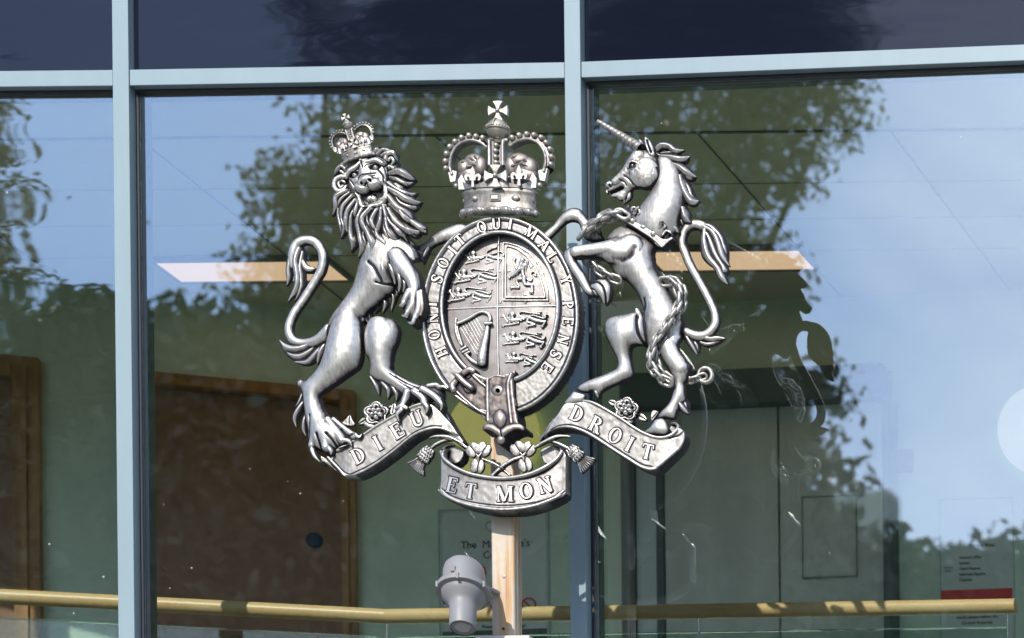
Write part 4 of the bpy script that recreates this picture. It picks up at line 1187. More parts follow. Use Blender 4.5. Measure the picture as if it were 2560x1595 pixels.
# small lions of the quarters, one template
def passant(h, c, s, z, kind=0, rot=0):
    ca, sa = math.cos(R(rot)), math.sin(R(rot))
    def T(*pts): return [(c[0] + ((x - 1200) * ca + (y - 170) * sa) * s / 6.3, c[1] + (-(x - 1200) * sa + (y - 170) * ca) * s / 6.3) for x, y in pts]
    k = s / 6.3
    def St(r, dz, *pts, **kw): h.stroke(T(*pts), [a * k for a in r] if np.ndim(r) else r * k, z + dz, **{'k': .8, 'n': 4, **kw})
    St([38, 34, 26, 24, 32, 24, 14], 1, (1200, 262), (1280, 255), (1370, 235), (1450, 212), (1560, 255), (1660, 275), (1720, 272))
    St([30, 28, 26], 2.4, (1185, 150), (1200, 190), (1210, 232))
    h.blob(T((1202, 160))[0], 50 * k, 46 * k, 0, z + 2.5, 4.5)
    for a, b in (((1130, 150), (1140, 250)), ((1150, 215), (1180, 300)), ((1165, 250), (1240, 300)), ((1215, 255), (1290, 285)), ((1240, 240), (1350, 262)), ((1260, 225), (1390, 245))):
        St([12, 4], 3.2, a, ((a[0] + b[0]) / 2 - 4, (a[1] + b[1]) / 2 + 6), b, prof='ridge', k=1.1)
    h.blob(T((1185, 150))[0], 8 * k, 8 * k, 0, z + 5, 2); h.blob(T((1222, 150))[0], 8 * k, 8 * k, 0, z + 5, 2); h.blob(T((1202, 182))[0], 13 * k, 12 * k, 0, z + 5, 2.4)
    St([16, 13, 12], 1, (1130, 285), (1095, 235), (1065, 185))
    for t in ((1008, 205), (1018, 165), (1050, 138), (1080, 150)): St([9, 5], 1.2, (1070, 195), t)
    for t in ((1120, 250), (1135, 262), (1112, 225)): St([6, 3], 1.6, t, (t[0] - 26, t[1] + 12))
    St([18, 16, 14], 1, (1300, 300), (1190, 322), (1070, 335))
    for t in ((1015, 335), (1028, 362), (1060, 372)): St([12, 6], 1.2, (1075, 335), t)
    for xx in (1150, 1180, 1210, 1240): St([6, 3], 1, (xx, 322), (xx - 16, 352))
    St([20, 17, 15, 14], 1, (1450, 240), (1440, 285), (1560, 322), (1430, 350))
    for t in ((1395, 352), (1408, 378), (1440, 392)): St([11, 6], 1.2, (1440, 352), t)
    for xx in (1490, 1520, 1550): St([6, 3], 1, (xx, 335), (xx - 14, 372))
    St([22, 16, 13], 1, (1720, 275), (1700, 320), (1665, 350))
    for t in ((1630, 345), (1640, 372), (1668, 385), (1700, 372)): St([9, 5], 1.2, (1672, 348), t)
    tail = dict(k=1.1)
    if kind == 0:
        St([9, 9, 9, 9, 9, 9, 9, 9, 8, 6, 4], 3, (1735, 195), (1700, 226), (1620, 205), (1530, 178), (1420, 196), (1345, 203), (1308, 160), (1345, 122), (1480, 140), (1640, 160), (1715, 195), **tail)
        for t in ((1640, 98), (1700, 110), (1740, 128)): St([7, 3], 2.4, (1560, 145), (1610, 125), t, prof='ridge')
        St([7, 4], 2.4, (1715, 195), (1745, 165), (1780, 175))
    else:
        St([9, 9, 9, 9, 8, 8, 9, 6], 3, (1735, 250), (1760, 200), (1700, 150), (1600, 180), (1480, 190), (1440, 150), (1500, 110), (1620, 60), **tail)
        St([9, 5], 3, (1600, 80), (1660, 30), (1690, -20))
for (x, y), kd, s, rot in ((Z1((398, 1122))[0], 0, .98, 0), (Z1((500, 790))[0], 0, .98, 0), (Z1((672, 462))[0], 1, .86, 2), (Z3((1200, 170))[0], 0, 1.0, 0), (Z3((1213, 478))[0], 0, .94, -3), (Z3((1228, 795))[0], 0, .76, -8)):
    ln = HF(x - 45, y - 45, x + 105, y + 55, 0.85)
    passant(ln, (x, y), s * 1.0, zz((x + 30, y)) + 1, kd, rot)
    ln.C += .25; ln.soften(1, .3); ln.build('heraldic_lion', M_SIL, field, back=-2, kb=0, base=ZF)
# rampant lion
def rampant(h):
    def St(r, dz, *pts, **kw): h.stroke(Z2(*pts), [a / 7.56 for a in r], zz(Z2(pts[0])[0]) + 1 + dz, **{'k': .9, 'n': 5, **kw})
    St([52, 45, 38, 45], 0, (520, 560), (500, 660), (510, 770), (530, 880))
    St([42, 40, 28], 2, (500, 560), (470, 640), (410, 720)); St([40, 30, 26, 22], 2.5, (450, 700), (370, 780), (300, 830), (235, 860))
    St([45, 40], 3, (505, 530), (500, 560)); St([26, 18], 3.5, (470, 560), (440, 585))
    St([30, 24, 20, 22], 1, (410, 720), (370, 650), (340, 590), (345, 520))
    for t in ((300, 500), (320, 480), (350, 470), (380, 500)): St([14, 7], 1.5, (342, 540), t)
    for t in ((215, 845), (215, 875), (240, 905)): St([12, 6], 2.8, (260, 855), t)
    for a in ((300, 870), (330, 850), (360, 830), (395, 810), (420, 790)): St([9, 4], 1.5, a, (a[0] - 5, a[1] + 32))
    for a, b in (((560, 560), (590, 690)), ((545, 600), (560, 740)), ((520, 620), (520, 760)), ((590, 540), (610, 640)), ((480, 620), (440, 690))): St([16, 5], 4, a, b, prof='ridge')
    St([48, 44, 36, 28, 26], 1, (535, 860), (535, 930), (560, 990), (640, 1000), (690, 1010)); St([30, 26, 24, 30], 1.5, (680, 1000), (685, 1070), (690, 1130), (660, 1140))
    for t in ((625, 1165), (655, 1175), (700, 1180)): St([14, 7], 1.5, (680, 1135), t)
    for y in (1000, 1030, 1060, 1090): St([8, 4], .8, (705, y), (728, y + 10))
    St([40, 34, 26, 22, 22], 0, (480, 890), (410, 900), (400, 960), (440, 1030), (420, 1070)); St([26, 22, 24], .8, (430, 1050), (350, 1050), (290, 1050))
    for t in ((250, 1030), (255, 1065), (275, 1100)): St([14, 7], 1.2, (300, 1050), t)
    for x in (330, 360, 395): St([8, 4], .5, (x, 1065), (x - 6, 1100))
    St([13, 13, 14, 13, 12, 10, 9], 1.5, (585, 880), (620, 915), (670, 920), (680, 860), (655, 790), (680, 755), (720, 750)); St([11, 10, 9, 6], 1.5, (720, 750), (745, 790), (725, 830), (700, 810))
    for t in ((780, 880), (785, 830), (770, 780)): St([12, 5], 1, (735, 810), t)
    for t in ((620, 640), (640, 690), (700, 640), (690, 700), (665, 620)): St([12, 6], 0, (663, 660), t)
    for t in ((205, 700), (205, 760), (240, 690), (285, 735), (240, 770)): St([11, 6], 0, (235, 732), t)
    for t in ((505, 1190), (540, 1130), (580, 1190), (555, 1210)): St([11, 6], 0, (540, 1180), t)
ln = HF(1260, 630, 1350, 745, 0.85)
rampant(ln)
ln.soften(1, .3); ln.C += .25
ln.build('heraldic_lion', M_SIL, field, back=-2, kb=0, base=ZF)
# harp
hp = HF(1130, 770, 1240, 930, 0.9)
zh = ZF + 5
hp.stroke(Z3((340, 310), (420, 280), (540, 220), (640, 160), (740, 130), (830, 165), (858, 240), (845, 310)), [4.5, 4.5, 4.5, 4.5, 4.8, 5.5, 5.5, 5], zh + 3, k=1)
hp.stroke(Z3((318, 235), (322, 380), (355, 520), (410, 650)), [3.2, 6, 7, 5], zh + 1, k=.8)
hp.groove(Z3((330, 260), (345, 420), (395, 620)), 1.2, 1.2, z=zh)
for a, b, r in (((395, 725), (470, 680), 4.2), ((425, 765), (500, 725), 4.0), ((460, 795), (525, 760), 3.6)): hp.stroke(Z3(a, b), r, zh + 3, k=1)
hp.stroke(Z3((470, 790), (540, 870), (630, 930), (720, 960)), [4.5, 5.5, 6, 7], zh + 2, k=.9)
hp.stroke(Z3((822, 330), (800, 500), (760, 700), (735, 860), (735, 930)), [6, 8, 10.5, 12.5, 11.5], zh + 3, k=.9)
hp.stroke(Z3((770, 310), (875, 305)), 3.6, zh + 9, k=1)
for (a, b) in (((385, 365), (645, 800)), ((425, 340), (665, 740)), ((465, 315), (690, 690)), ((510, 290), (705, 640)), ((550, 265), (725, 580)), ((590, 240), (740, 520)), ((625, 215), (755, 440))):
    hp.stroke(Z3(a, b), 1.5, zh + .5, k=1.2, n=4)
hp.build('harp', M_SIL, field, back=-3, kb=0, base=ZF)

# ------------------------------------------------------------------ buckle and hanging strap
bk = HF(1060, 900, 1350, 1140, 1.15)
ZB = 24
bk.poly(C6((490, 300), (560, 250), (650, 190), (780, 300), (790, 620), (700, 540), (580, 440), (520, 380)), 21, k=6, plate=3, zc=26)      # dark loose strap
bk.stroke(C6((505, 350), (600, 440), (700, 520), (790, 565)), 3.6, 27, k=1)
bk.stroke(C6((640, 190), (700, 250), (790, 325)), 3.4, 27, k=1)
bk.C -= .22
# hanging strap end
bk.poly(C6((775, 240), (870, 215), (1000, 200), (1030, 400), (1060, 600), (1070, 660), (930, 700), (790, 660), (775, 450)), 26, k=12, plate=4, zc=36)
bk.stroke(C6((790, 245), (790, 430), (795, 620)), [4.5, 4.5, 4.5], 36, k=.9)
bk.stroke(C6((1000, 200), (975, 300), (985, 450), (1005, 640)), [4.5, 4.8, 4.8, 4.8], 36, k=.9)
bk.stroke(C6((795, 245), (860, 215), (940, 225)), 3.5, 36, k=.8)
bk.poly(C6((1010, 200), (1045, 170), (1058, 300), (1062, 480), (1090, 620), (1060, 640), (1020, 560), (1000, 330)), 12, k=14, plate=3, zc=20)
# eyelet
c = C6((881, 347))[0]
bk.blob(c, 15.5, 14.5, 0, 36, 5)
cc = G(np.array([c]), 40)[0]; sl = bk.win(np.array([cc]), 8); gx, gy = np.meshgrid(bk.X[sl[1]], bk.Y[sl[0]]); dd = np.hypot(gx - cc[0], gy - cc[1])
bk.H[sl] = np.where(dd < 5.2, 28, bk.H[sl]); bk.C[sl] = np.where(dd < 6, -1.2, bk.C[sl])
# trefoil chape
bk.poly(C6((850, 640), (840, 570), (890, 515), (945, 570), (940, 640), (900, 690)), 38, k=.7, zc=44)
bk.poly(C6((735, 700), (750, 650), (800, 640), (870, 660), (905, 690), (960, 655), (1050, 640), (1110, 660), (1112, 710), (1050, 700), (960, 750), (915, 790), (850, 740), (790, 705)), 36, k=.9, zc=42, n=4)
bk.blob(C6((922, 800))[0], 12.5, 14, 0, 34, 14)
bk.groove(C6((905, 700), (915, 760)), 1.6, 3, z=44, stain=.4)
# curled tail on the right of the strap
bk.stroke(C6((1045, 460), (1120, 460), (1190, 440), (1245, 430)), [5, 5, 4, 2], 18, k=1); bk.stroke(C6((1070, 485), (1150, 485), (1230, 440)), [6, 5, 2], 10, k=.9)
# buckle frame and tongue
bk.stroke(C6((480, 340), (475, 300), (520, 240), (560, 200), (620, 160), (660, 170)), [8, 8, 7, 7, 8, 7], 30, k=.8)
bk.stroke(C6((455, 320), (500, 370)), 6, 26, k=.8)
bk.stroke(C6((480, 190), (520, 215), (570, 265), (640, 320)), [4, 6.5, 7, 5.5], 38, k=.9)
c = C6((625, 325))[0]
bk.blob(c, 13, 13, 0, 26, 8); bk.blob(C6((622, 318))[0], 6, 6, 0, 34, 3)
bk.groove(C6((560, 200), (600, 240), (650, 200)), 1.4, 2, z=30, stain=.5)
bk.rough(.15, 3)
bk.build('buckle_and_strap_end', M_DARKS, arms, back=-16, kb=0, base=8)

# ------------------------------------------------------------------ crowns
def crown_parts():
    """pieces of the crown in local pixels (x right, y up, z towards the viewer), origin at the base centre"""
    S = 1 / 4.5825
    out = {}
    def Lc(x, y, z=0.0): return np.array([(x - 977 * 1.0) * S, z, (1412 - y) * S])     # x, depth, up
    def cz(x, y, z):     # traced point standing z proud: undo the parallax
        p = Lc(x, y, 0); return np.array([p[0] + z * .48, -z, p[2] - z * .40])
    band = MB()
    A, Bz = 94.0, 26.0
    prof = [(-5, .93), (3, .985), (14, 1.0), (20, .965), (24, .945), (44, .955), (47, .965), (52, 1.0), (55, 1.02), (58, 1.0), (60, .97), (68, .985)]
    T = np.radians(np.linspace(-92, 92, 61))
    vs = []; fs = []
    for h_, r in prof:
        for t in T: vs.append((A * r * math.sin(t), -Bz * r * math.cos(t), h_))
    n = len(T)
    for i in range(len(prof) - 1):
        for j in range(n - 1): fs.append((i * n + j, i * n + j + 1, (i + 1) * n + j + 1, (i + 1) * n + j))
    band.add(vs, fs)
    band.add([(A * .97 * math.sin(t), -Bz * .97 * math.cos(t), 67) for t in T] + [(A * .9 * math.sin(t), 6, 67) for t in T], [(j, j + 1, n + j + 1, n + j) for j in range(n - 1)])
    band.box((-A * .9, 0, 3), (A * .9, 10, 67))
    out['band'] = band
    # twisted roll at the foot
    roll = MB(); pts = [(A * .97 * math.sin(t), -Bz * 1.05 * math.cos(t) - 1, 3.5 + 1.1 * math.sin(9 * t)) for t in np.radians(np.linspace(-93, 93, 90))]
    rad = [8.5 + 1.5 * math.sin(i * .62) for i in range(90)]
    roll.tube(pts, rad, n=12)
    for i in range(34):
        t = math.radians(-88 + i * 5.3); x, y = A * .97 * math.sin(t), -Bz * 1.05 * math.cos(t) - 9.5
        roll.tube([(x - 4, y + .5, 9), (x, y - 1.2, 4 + 2 * math.sin(i)), (x + 5, y + .5, -2)], [.6, 1.6, .5], n=5)
    out['foot_roll'] = roll
    jw = MB()
    for t, rx, rz in ((-36, 11, 7.5), (33, 12.5, 7.5), (-78, 6, 6.5), (76, 6, 7)):
        a = math.radians(t); jw.sphere((A * .95 * math.sin(a), -Bz * .96 * math.cos(a), 36), 1, (rx * max(.4, math.cos(a)), 5, rz), nu=16, nv=10)
    fr = [(-11, 0, -7), (11, 0, -7), (11, 0, 7), (-11, 0, 7)]; y = -Bz * .95
    jw.prism([(a * .7, y - 5, 36 + c * .6) for a, _, c in fr], [(a, y - 1, 36 + c) for a, _, c in fr])
    for a, b in zip(fr, fr[1:] + fr[:1]): jw.tube([(a[0] * 1.1, y - 1.5, 36 + a[2] * 1.1), (b[0] * 1.1, y - 1.5, 36 + b[2] * 1.1)], 1.4, n=6)
    out['band_jewels'] = jw
    # cresting: scalloped rail, fleurs-de-lis, crosses
    cr = MB()
    def plate(poly, th, c, zc, thick=3.2, tilt=0.0):
        """poly in (x, up) px wrapped on the band ellipse around angle th"""
        F_, Bk = [], []
        for x, u in poly:
            t = th + x / 60.0 if th == 0 else th + x / (A * max(.35, abs(math.cos(th))) + 4)
            r = 1.0 + u * .0022
            F_.append((A * r * math.sin(t), -(Bz * r + thick) * math.cos(t) - zc, 68 + u)); Bk.append((A * r * math.sin(t), -Bz * r * math.cos(t) - zc + 1.5, 68 + u))
        cr.prism(F_, Bk)
    n2 = 66; tt_ = np.radians(np.linspace(-88, 88, n2)); sc = [7 + 13 * abs(math.cos(2.35 * t * 1.13)) ** 2.2 for t in tt_]
    vs = []; fs = []
    for t, s_ in zip(tt_, sc):
        r = 1.0 + .0; vs += [(A * .99 * math.sin(t), -(Bz * .99 + 2) * math.cos(t), 62), (A * (1 + .002 * s_) * math.sin(t), -(Bz + 3) * math.cos(t), 62 + s_), (A * math.sin(t), -(Bz - 3) * math.cos(t), 62 + s_)]
    for i in range(n2 - 1): fs += [(3 * i, 3 * i + 3, 3 * i + 4, 3 * i + 1), (3 * i + 1, 3 * i + 4, 3 * i + 5, 3 * i + 2)]
    cr.add(vs, fs)
    def patee(cx, cu, s, y, cr, w=1.0, tilt=0):
        for k in range(4):
            a = math.radians(90 * k + tilt); ca, sa = math.cos(a), math.sin(a)
            P = [(.10, -.12), (.55, -.26), (1.0, -.56), (1.06, 0), (1.0, .56), (.55, .26), (.10, .12)]
            q = [(cx + w * s * (x * ca - z * sa), cu + s * (x * sa + z * ca)) for x, z in P]
            ctr = np.mean(q, 0)
            qi = [tuple(ctr + (np.array(p) - ctr) * .86) for p in q]
            cr.prism([(x, y - 3.4, z) for x, z in qi], [(x, y - 1.8, z) for x, z in q])
            cr.prism([(x, y - 1.7, z) for x, z in q], [(x, y + 4, z) for x, z in q])
        cr.sphere((cx, y - 3.6, cu), s * .22, nu=12, nv=8)
    c0 = cz(942, 968, 30); patee(c0[0], c0[2], 27.5, -35, cr)
    def fleur(cx, cu, s, y, cr, w=1.0):
        L = [[(0, 1.15), (.17, .8), (.27, .5), (.2, .18), (.1, -.1), (.14, -.9), (-.14, -.9), (-.1, -.1), (-.2, .18), (-.27, .5), (-.17, .8)]]
        for sgn in (1, -1): L.append([(sgn * x, z) for x, z in ((.08, 0), (.3, .3), (.62, .42), (.86, .2), (.82, -.12), (.66, -.3), (.5, -.24), (.58, -.1), (.56, .06), (.42, .1), (.28, -.12), (.12, -.3))])
        L.append([(-.3, -.12), (.3, -.12), (.3, -.26), (-.3, -.26)])
        for i, P in enumerate(L):
            q = [(cx + w * s * x, cu + s * z) for x, z in P]
            cr.prism([(x, y - 3 - .1 * i, z) for x, z in q], [(x, y + 3, z) for x, z in q])
    c1 = cz(684, 985, 22); fleur(c1[0], c1[2], 25, -27, cr, .95)
    c1 = cz(1212, 975, 22); fleur(c1[0], c1[2], 25, -27, cr, .95)
    for sx, x, yv in ((-1, 548, 1030), (1, 1360, 1020)):
        c1 = cz(x, yv, 10)
        P = [(-8, -16), (9, -16), (9, 2), (0, 22), (-9, 8)] if sx < 0 else [(-9, -16), (8, -16), (9, 8), (0, 22), (-9, 2)]
        cr.prism([(c1[0] + a, -13, c1[2] + b) for a, b in P], [(c1[0] + a, -7, c1[2] + b) for a, b in P])
        e = cz(455 if sx < 0 else 1470, 955, 2)
        cr.prism([(e[0] + a * sx, -7, e[2] + b) for a, b in ((-9, 12), (14, 18), (7, -14), (-5, -12))], [(e[0] + a * sx, 6, e[2] + b) for a, b in ((-9, 12), (14, 18), (7, -14), (-5, -12))])
        e = cz(480 if sx < 0 else 1437, 1062, 6); cr.sphere((e[0], -6, e[2]), 7.2)
    out['cresting'] = cr
    bkp = MB(); bkp.add([((A - 6) * math.sin(t), -(Bz - 5) * math.cos(t), u) for u in (60, 92) for t in T], [(j, j + 1, n + j + 1, n + j) for j in range(n - 1)]); out['crest_shade_backing'] = bkp  # dark band added behind the crest to stand for undercut shade
    ar = MB(); pe = []; web = MB()
    def pearl(*a, **k): m = MB(); m.sphere(*a, **k); pe.append(m)
    rims = [[(430, 925), (408, 850), (412, 760), (440, 670), (500, 590), (590, 545), (680, 540), (760, 565), (835, 620)], [(1480, 905), (1500, 820), (1500, 730), (1470, 640), (1400, 565), (1310, 530), (1220, 540), (1150, 570), (1090, 610)]]
    prl = [[(365, 858), (360, 775), (373, 690), (412, 612), (472, 552), (548, 508), (632, 486), (712, 495), (788, 514)], [(1125, 514), (1205, 488), (1292, 476), (1375, 488), (1455, 516), (1512, 575), (1555, 650), (1570, 738), (1565, 825)]]
    for L, Pp in zip(rims, prl):
        sp = spline(L, n=6)
        f3 = [cz(x, y, 8) for x, y in sp]; ar.tube(f3, 3.6, n=9)
        # web plate between rim and pearls, with real depth
        Q = spline(Pp if L is rims[0] else Pp[::-1], n=6)
        Qr = Q[np.linspace(0, len(Q) - 1, len(sp)).astype(int)]
        vs = []; fs = []
        for a, b in zip(sp, Qr):
            pa, pb = Lc(*a), Lc(*(a + (b - a) * .85)); vs += [(pa[0], -8, pa[2]), (pb[0], -6, pb[2]), (pb[0], 24, pb[2]), (pa[0], 24, pa[2])]
        for i in range(len(sp) - 1):
            for j in range(4): fs.append((4 * i + j, 4 * i + 4 + j, 4 * i + 4 + (j + 1) % 4, 4 * i + (j + 1) % 4))
        web.add(vs, fs)
        for x, y in Pp:
            c = cz(x, y, 9); pearl(c, 7.4, nu=16, nv=11)
            c2 = Lc(x, y); c0_ = np.array([0, 0, Lc(0, 800)[2]]); dirn = (c2 - c0_) / np.linalg.norm(c2 - c0_)
            pearl((c2[0] + dirn[0] * 1.5, 3, c2[2] + dirn[2] * 1.5), 7.2, nu=12, nv=8)
    for x0, x1, x2 in ((862, 862, 868), (1022, 1015, 1012)):
        ar.tube([cz(x0 if i == 0 else x1, y, 14) for i, y in enumerate((545, 600, 680, 760, 830))], [4.6] * 5, n=10)
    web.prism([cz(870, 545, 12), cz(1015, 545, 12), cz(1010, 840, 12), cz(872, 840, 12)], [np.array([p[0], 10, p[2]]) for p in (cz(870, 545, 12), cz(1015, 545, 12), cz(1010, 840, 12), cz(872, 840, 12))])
    for x, y in ((943, 603), (936, 667), (935, 735), (940, 800)): pearl(cz(x, y, 15), 7, nu=16, nv=11)
    ar.tube([(-24, -8, 186), (-10, -12, 189), (10, -12, 189), (24, -8, 186)], 4.5, n=8)
    out['arches'] = ar; out['arch_web'] = web; out['pearl'] = pe
    ob = MB(); c = cz(966, 425, 10); ob.sphere(c, 27.5, (1, .9, .95), nu=26, nv=16)
    ob.tube([(c[0] + 28 * math.sin(t), c[1] - 25.5 * math.cos(t), c[2] + 0 - 1.2 * math.cos(t)) for t in np.radians(np.linspace(-95, 95, 24))], 2.4, n=8)
    ob.tube([(c[0] - 1 , c[1] - 26.5 * math.cos(t), c[2] + 26.5 * math.sin(t)) for t in np.radians(np.linspace(4, 88, 14))], 2.4, n=8)
    for k in range(13):
        t = math.radians(-84 + 14 * k); ob.sphere((c[0] + 27.6 * math.sin(t), c[1] - 26.5 * math.cos(t), c[2] + 4.6 - 1.2 * math.cos(t)), 2.3, nu=8, nv=6)
    ob.lathe([(0, 9), (5, 12), (9, 7)], (c[0], c[1], c[2] - 34), (0, 0, 1), n=20)
    out['orb'] = ob
    ct = MB(); c = cz(962, 203, 12); patee(c[0], c[2], 24, -10, ct)
    out['top_cross'] = ct
    cp = MB(); cp2 = MB()
    for x, y, rx, rz, zz_ in ((590, 860, 19, 22, 2), (690, 800, 27, 24, 0), (770, 850, 18, 26, 2), (1200, 790, 30, 22, 2), (1310, 860, 24, 27, 0), (1130, 850, 20, 30, 2), (640, 930, 30, 20, 0), (1260, 940, 34, 22, 0)):
        c = Lc(x, y); (cp if x < 900 else cp2).sphere((c[0], -zz_, c[2]), 1, (rx, 15, rz), nu=26, nv=18)
    for x0, y0, x1, y1 in ((640, 760, 740, 810), (1110, 800, 1240, 740), (1150, 850, 1290, 790), (560, 840, 620, 800), (600, 900, 700, 850), (660, 830, 780, 870), (1120, 900, 1200, 840), (1220, 830, 1350, 880), (1260, 780, 1330, 830), (700, 740, 760, 790)):
        a, b = Lc(x0, y0), Lc(x1, y1); (cp if x0 < 900 else cp2).tube([(a[0], -11, a[2]), ((a[0] + b[0]) / 2, -17, (a[2] + b[2]) / 2 + 2), (b[0], -12, b[2])], [1, 3.4, 1], n=8)
    out['velvet_cap'] = [cp, cp2]
    return out
CP = crown_parts()
crown_o = None
cmain = C4((977, 1440))[0]; cm3 = W(np.array([cmain]), 6)[0]
PM = {'velvet_cap': M_DARKS, 'arch_web': M_BLACK, 'pearl': M_PEARL, 'crest_shade_backing': M_BLACK, 'orb': M_PEARL}  # cap, web and backing darkened to paint the crown's crevice shade
def crown_pieces():
    for nm, v in CP.items():
        for src in (v if isinstance(v, list) else [v]): yield nm, src
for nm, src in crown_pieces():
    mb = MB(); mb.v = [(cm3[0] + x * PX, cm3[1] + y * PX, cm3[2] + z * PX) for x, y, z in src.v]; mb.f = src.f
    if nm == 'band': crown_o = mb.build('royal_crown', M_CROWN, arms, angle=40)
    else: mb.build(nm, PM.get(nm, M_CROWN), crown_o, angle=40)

# ------------------------------------------------------------------ the lion
L = HF(690, 550, 1190, 1180, 1.25)
# far foreleg reaching behind the shield
L.poly(C2((1310, 330), (1330, 230), (1440, 190), (1560, 90), (1663, 38), (1800, 0), (1900, 60), (1780, 160), (1600, 200), (1500, 265), (1420, 380), (1370, 400)), -6, k=.75)
for a, b, c in (((1480, 240), (1440, 330), (1440, 385)), ((1430, 290), (1390, 340), (1375, 395))): L.stroke(C2(a, b, c), [8, 7, 1.5], -2, prof='lock', k=1)
# tail
L.stroke(C2((560, 1010), (450, 1100), (330, 1135), (215, 1110), (170, 1000), (215, 860), (310, 720), (410, 560), (480, 430), (490, 300), (430, 190), (340, 160), (250, 190), (205, 290), (200, 400)), [18, 15, 13, 13.5, 12.8, 12.5, 12.2, 12.2, 12.8, 13.2, 13.5, 13, 13, 13, 9], [12, 8, 4, 2, 0, 0, 0, 2, 4, 6, 6, 6, 6, 5, 5], k=.95)
L.stroke(C2((250, 200), (195, 300), (170, 430), (165, 520), (140, 590)), [9, 11, 10, 7, 1.5], 4, prof='lock', k=.9)
L.stroke(C2((270, 230), (235, 350), (250, 480), (240, 600), (150, 742)), [9, 12, 11, 9, 1.5], 6, prof='lock', k=.9)
L.stroke(C2((300, 270), (280, 400), (290, 520), (280, 620), (215, 740)), [8, 10, 9, 8, 1.5], 2, prof='lock', k=.9)
L.stroke(C2((290, 270), (290, 350), (340, 425), (420, 425)), [7, 8, 9, 3], 2, k=.9)
L.stroke(C2((300, 330), (320, 430), (400, 460)), [6, 8, 4], -2, k=.9)
# tuft where the tail springs
L.stroke(C2((480, 1060), (360, 1150), (240, 1190), (140, 1170), (70, 1098)), [10, 12, 13, 10, 2], 6, prof='lock', k=.8)
L.stroke(C2((500, 1080), (400, 1190), (280, 1260), (180, 1240), (95, 1160)), [9, 12, 13, 9, 2], 2, prof='lock', k=.8)
L.stroke(C2((520, 1090), (440, 1220), (340, 1310), (215, 1305)), [8, 12, 9, 2], 4, prof='lock', k=.8)
L.stroke(C2((530, 1110), (470, 1220), (430, 1330)), [8, 12, 2], 6, prof='lock', k=.8)
L.stroke(C2((540, 1100), (505, 1200), (470, 1290)), [8, 9, 2], 3, prof='lock', k=.8)
# torso
L.poly(C2((870, 60), (852, 290), (812, 400), (788, 520), (733, 632), (650, 745), (568, 850), (520, 945), (520, 1060), (600, 1160), (740, 1180), (850, 1080), (856, 940), (900, 860), (985, 785), (1080, 700), (1150, 650), (1190, 560), (1290, 480), (1345, 400), (1345, 250), (1300, 120), (1100, 40)), 8, k=.82, zc=18)
L.poly(C2((1130, 170), (1240, 160), (1330, 230), (1345, 340), (1290, 380), (1190, 330), (1120, 250)), 30, k=.5, zc=36, blend=10)
# standing leg
L.poly(C2((640, 830), (560, 950), (518, 1080), (490, 1220), (440, 1340), (370, 1428), (290, 1492)) + C3((284, 390), (278, 430), (300, 490), (308, 580), (322, 690), (345, 800), (372, 900), (361, 960), (362, 1020), (395, 1062), (470, 1062), (560, 1110), (600, 1112), (650, 1060), (760, 1000), (830, 985), (862, 930), (850, 890), (700, 800), (610, 750), (560, 700), (520, 640), (498, 570), (490, 520), (560, 470), (690, 385), (810, 300), (880, 240), (912, 150)) + C2((868, 1225), (878, 1100), (855, 980), (800, 860), (720, 800)), 20, k=.86, zc=30, blend=8, n=4)
L.stroke(C3((300, 400), (350, 430), (400, 520), (390, 640), (430, 720)), [12, 13, 13, 12, 12], 24, k=.7, blend=8)
L.stroke(C2((700, 1020), (690, 1150), (600, 1300), (470, 1430)), [22, 26, 18, 12], 30, k=.7, blend=14)
# toes and claws, standing foot
for pts, r, z in ((((470, 780), (430, 900), (400, 1010)), [9, 9, 9.5], 34), (((500, 780), (520, 900), (540, 1030)), [10, 10, 11], 40), (((560, 760), (640, 860), (700, 960)), [10, 9, 10], 40), (((620, 760), (720, 840), (820, 920)), [9, 8, 9], 36)):
    L.stroke(C3(*pts), r, z, k=.9, blend=4)
for pts, r in ((((400, 1050), (430, 1120), (490, 1185)), [6, 5.5, 1.2]), (((560, 1020), (590, 1070), (590, 1110)), [6.5, 6, 1.2]), (((700, 960), (770, 970), (800, 1030)), [6.5, 6, 1.2]), (((830, 900), (870, 930), (905, 885)), [5, 4, 1.2]), (((660, 1040), (700, 1020), (760, 1005)), [2.2, 2.6, 1.5])):
    L.stroke(C3(*pts), r, 40, k=1.0, prof='round')
for pts, r in ((((330, 430), (290, 560), (225, 640)), [5, 6, 1.5]), (((340, 560), (270, 670), (235, 750), (245, 835)), [6, 9, 7, 1.5]), (((370, 640), (340, 760), (325, 850), (345, 930)), [6, 9, 7, 1.5]), (((400, 720), (390, 850), (370, 960)), [6, 8, 3])):
    L.stroke(C3(*pts), r, 20, prof='lock', k=1.1)
L.groove(C3((460, 900), (480, 980), (490, 1060)), 2.6, 9, z=40, stain=.8)
L.groove(C3((560, 900), (610, 960), (640, 1020)), 2.4, 7, z=40, stain=.7)
L.groove(C3((400, 720), (400, 800), (385, 880)), 2.2, 5, z=30, stain=.5)
L.groove(C3((700, 860), (760, 920), (830, 900)), 2.2, 5, z=36, stain=.5)
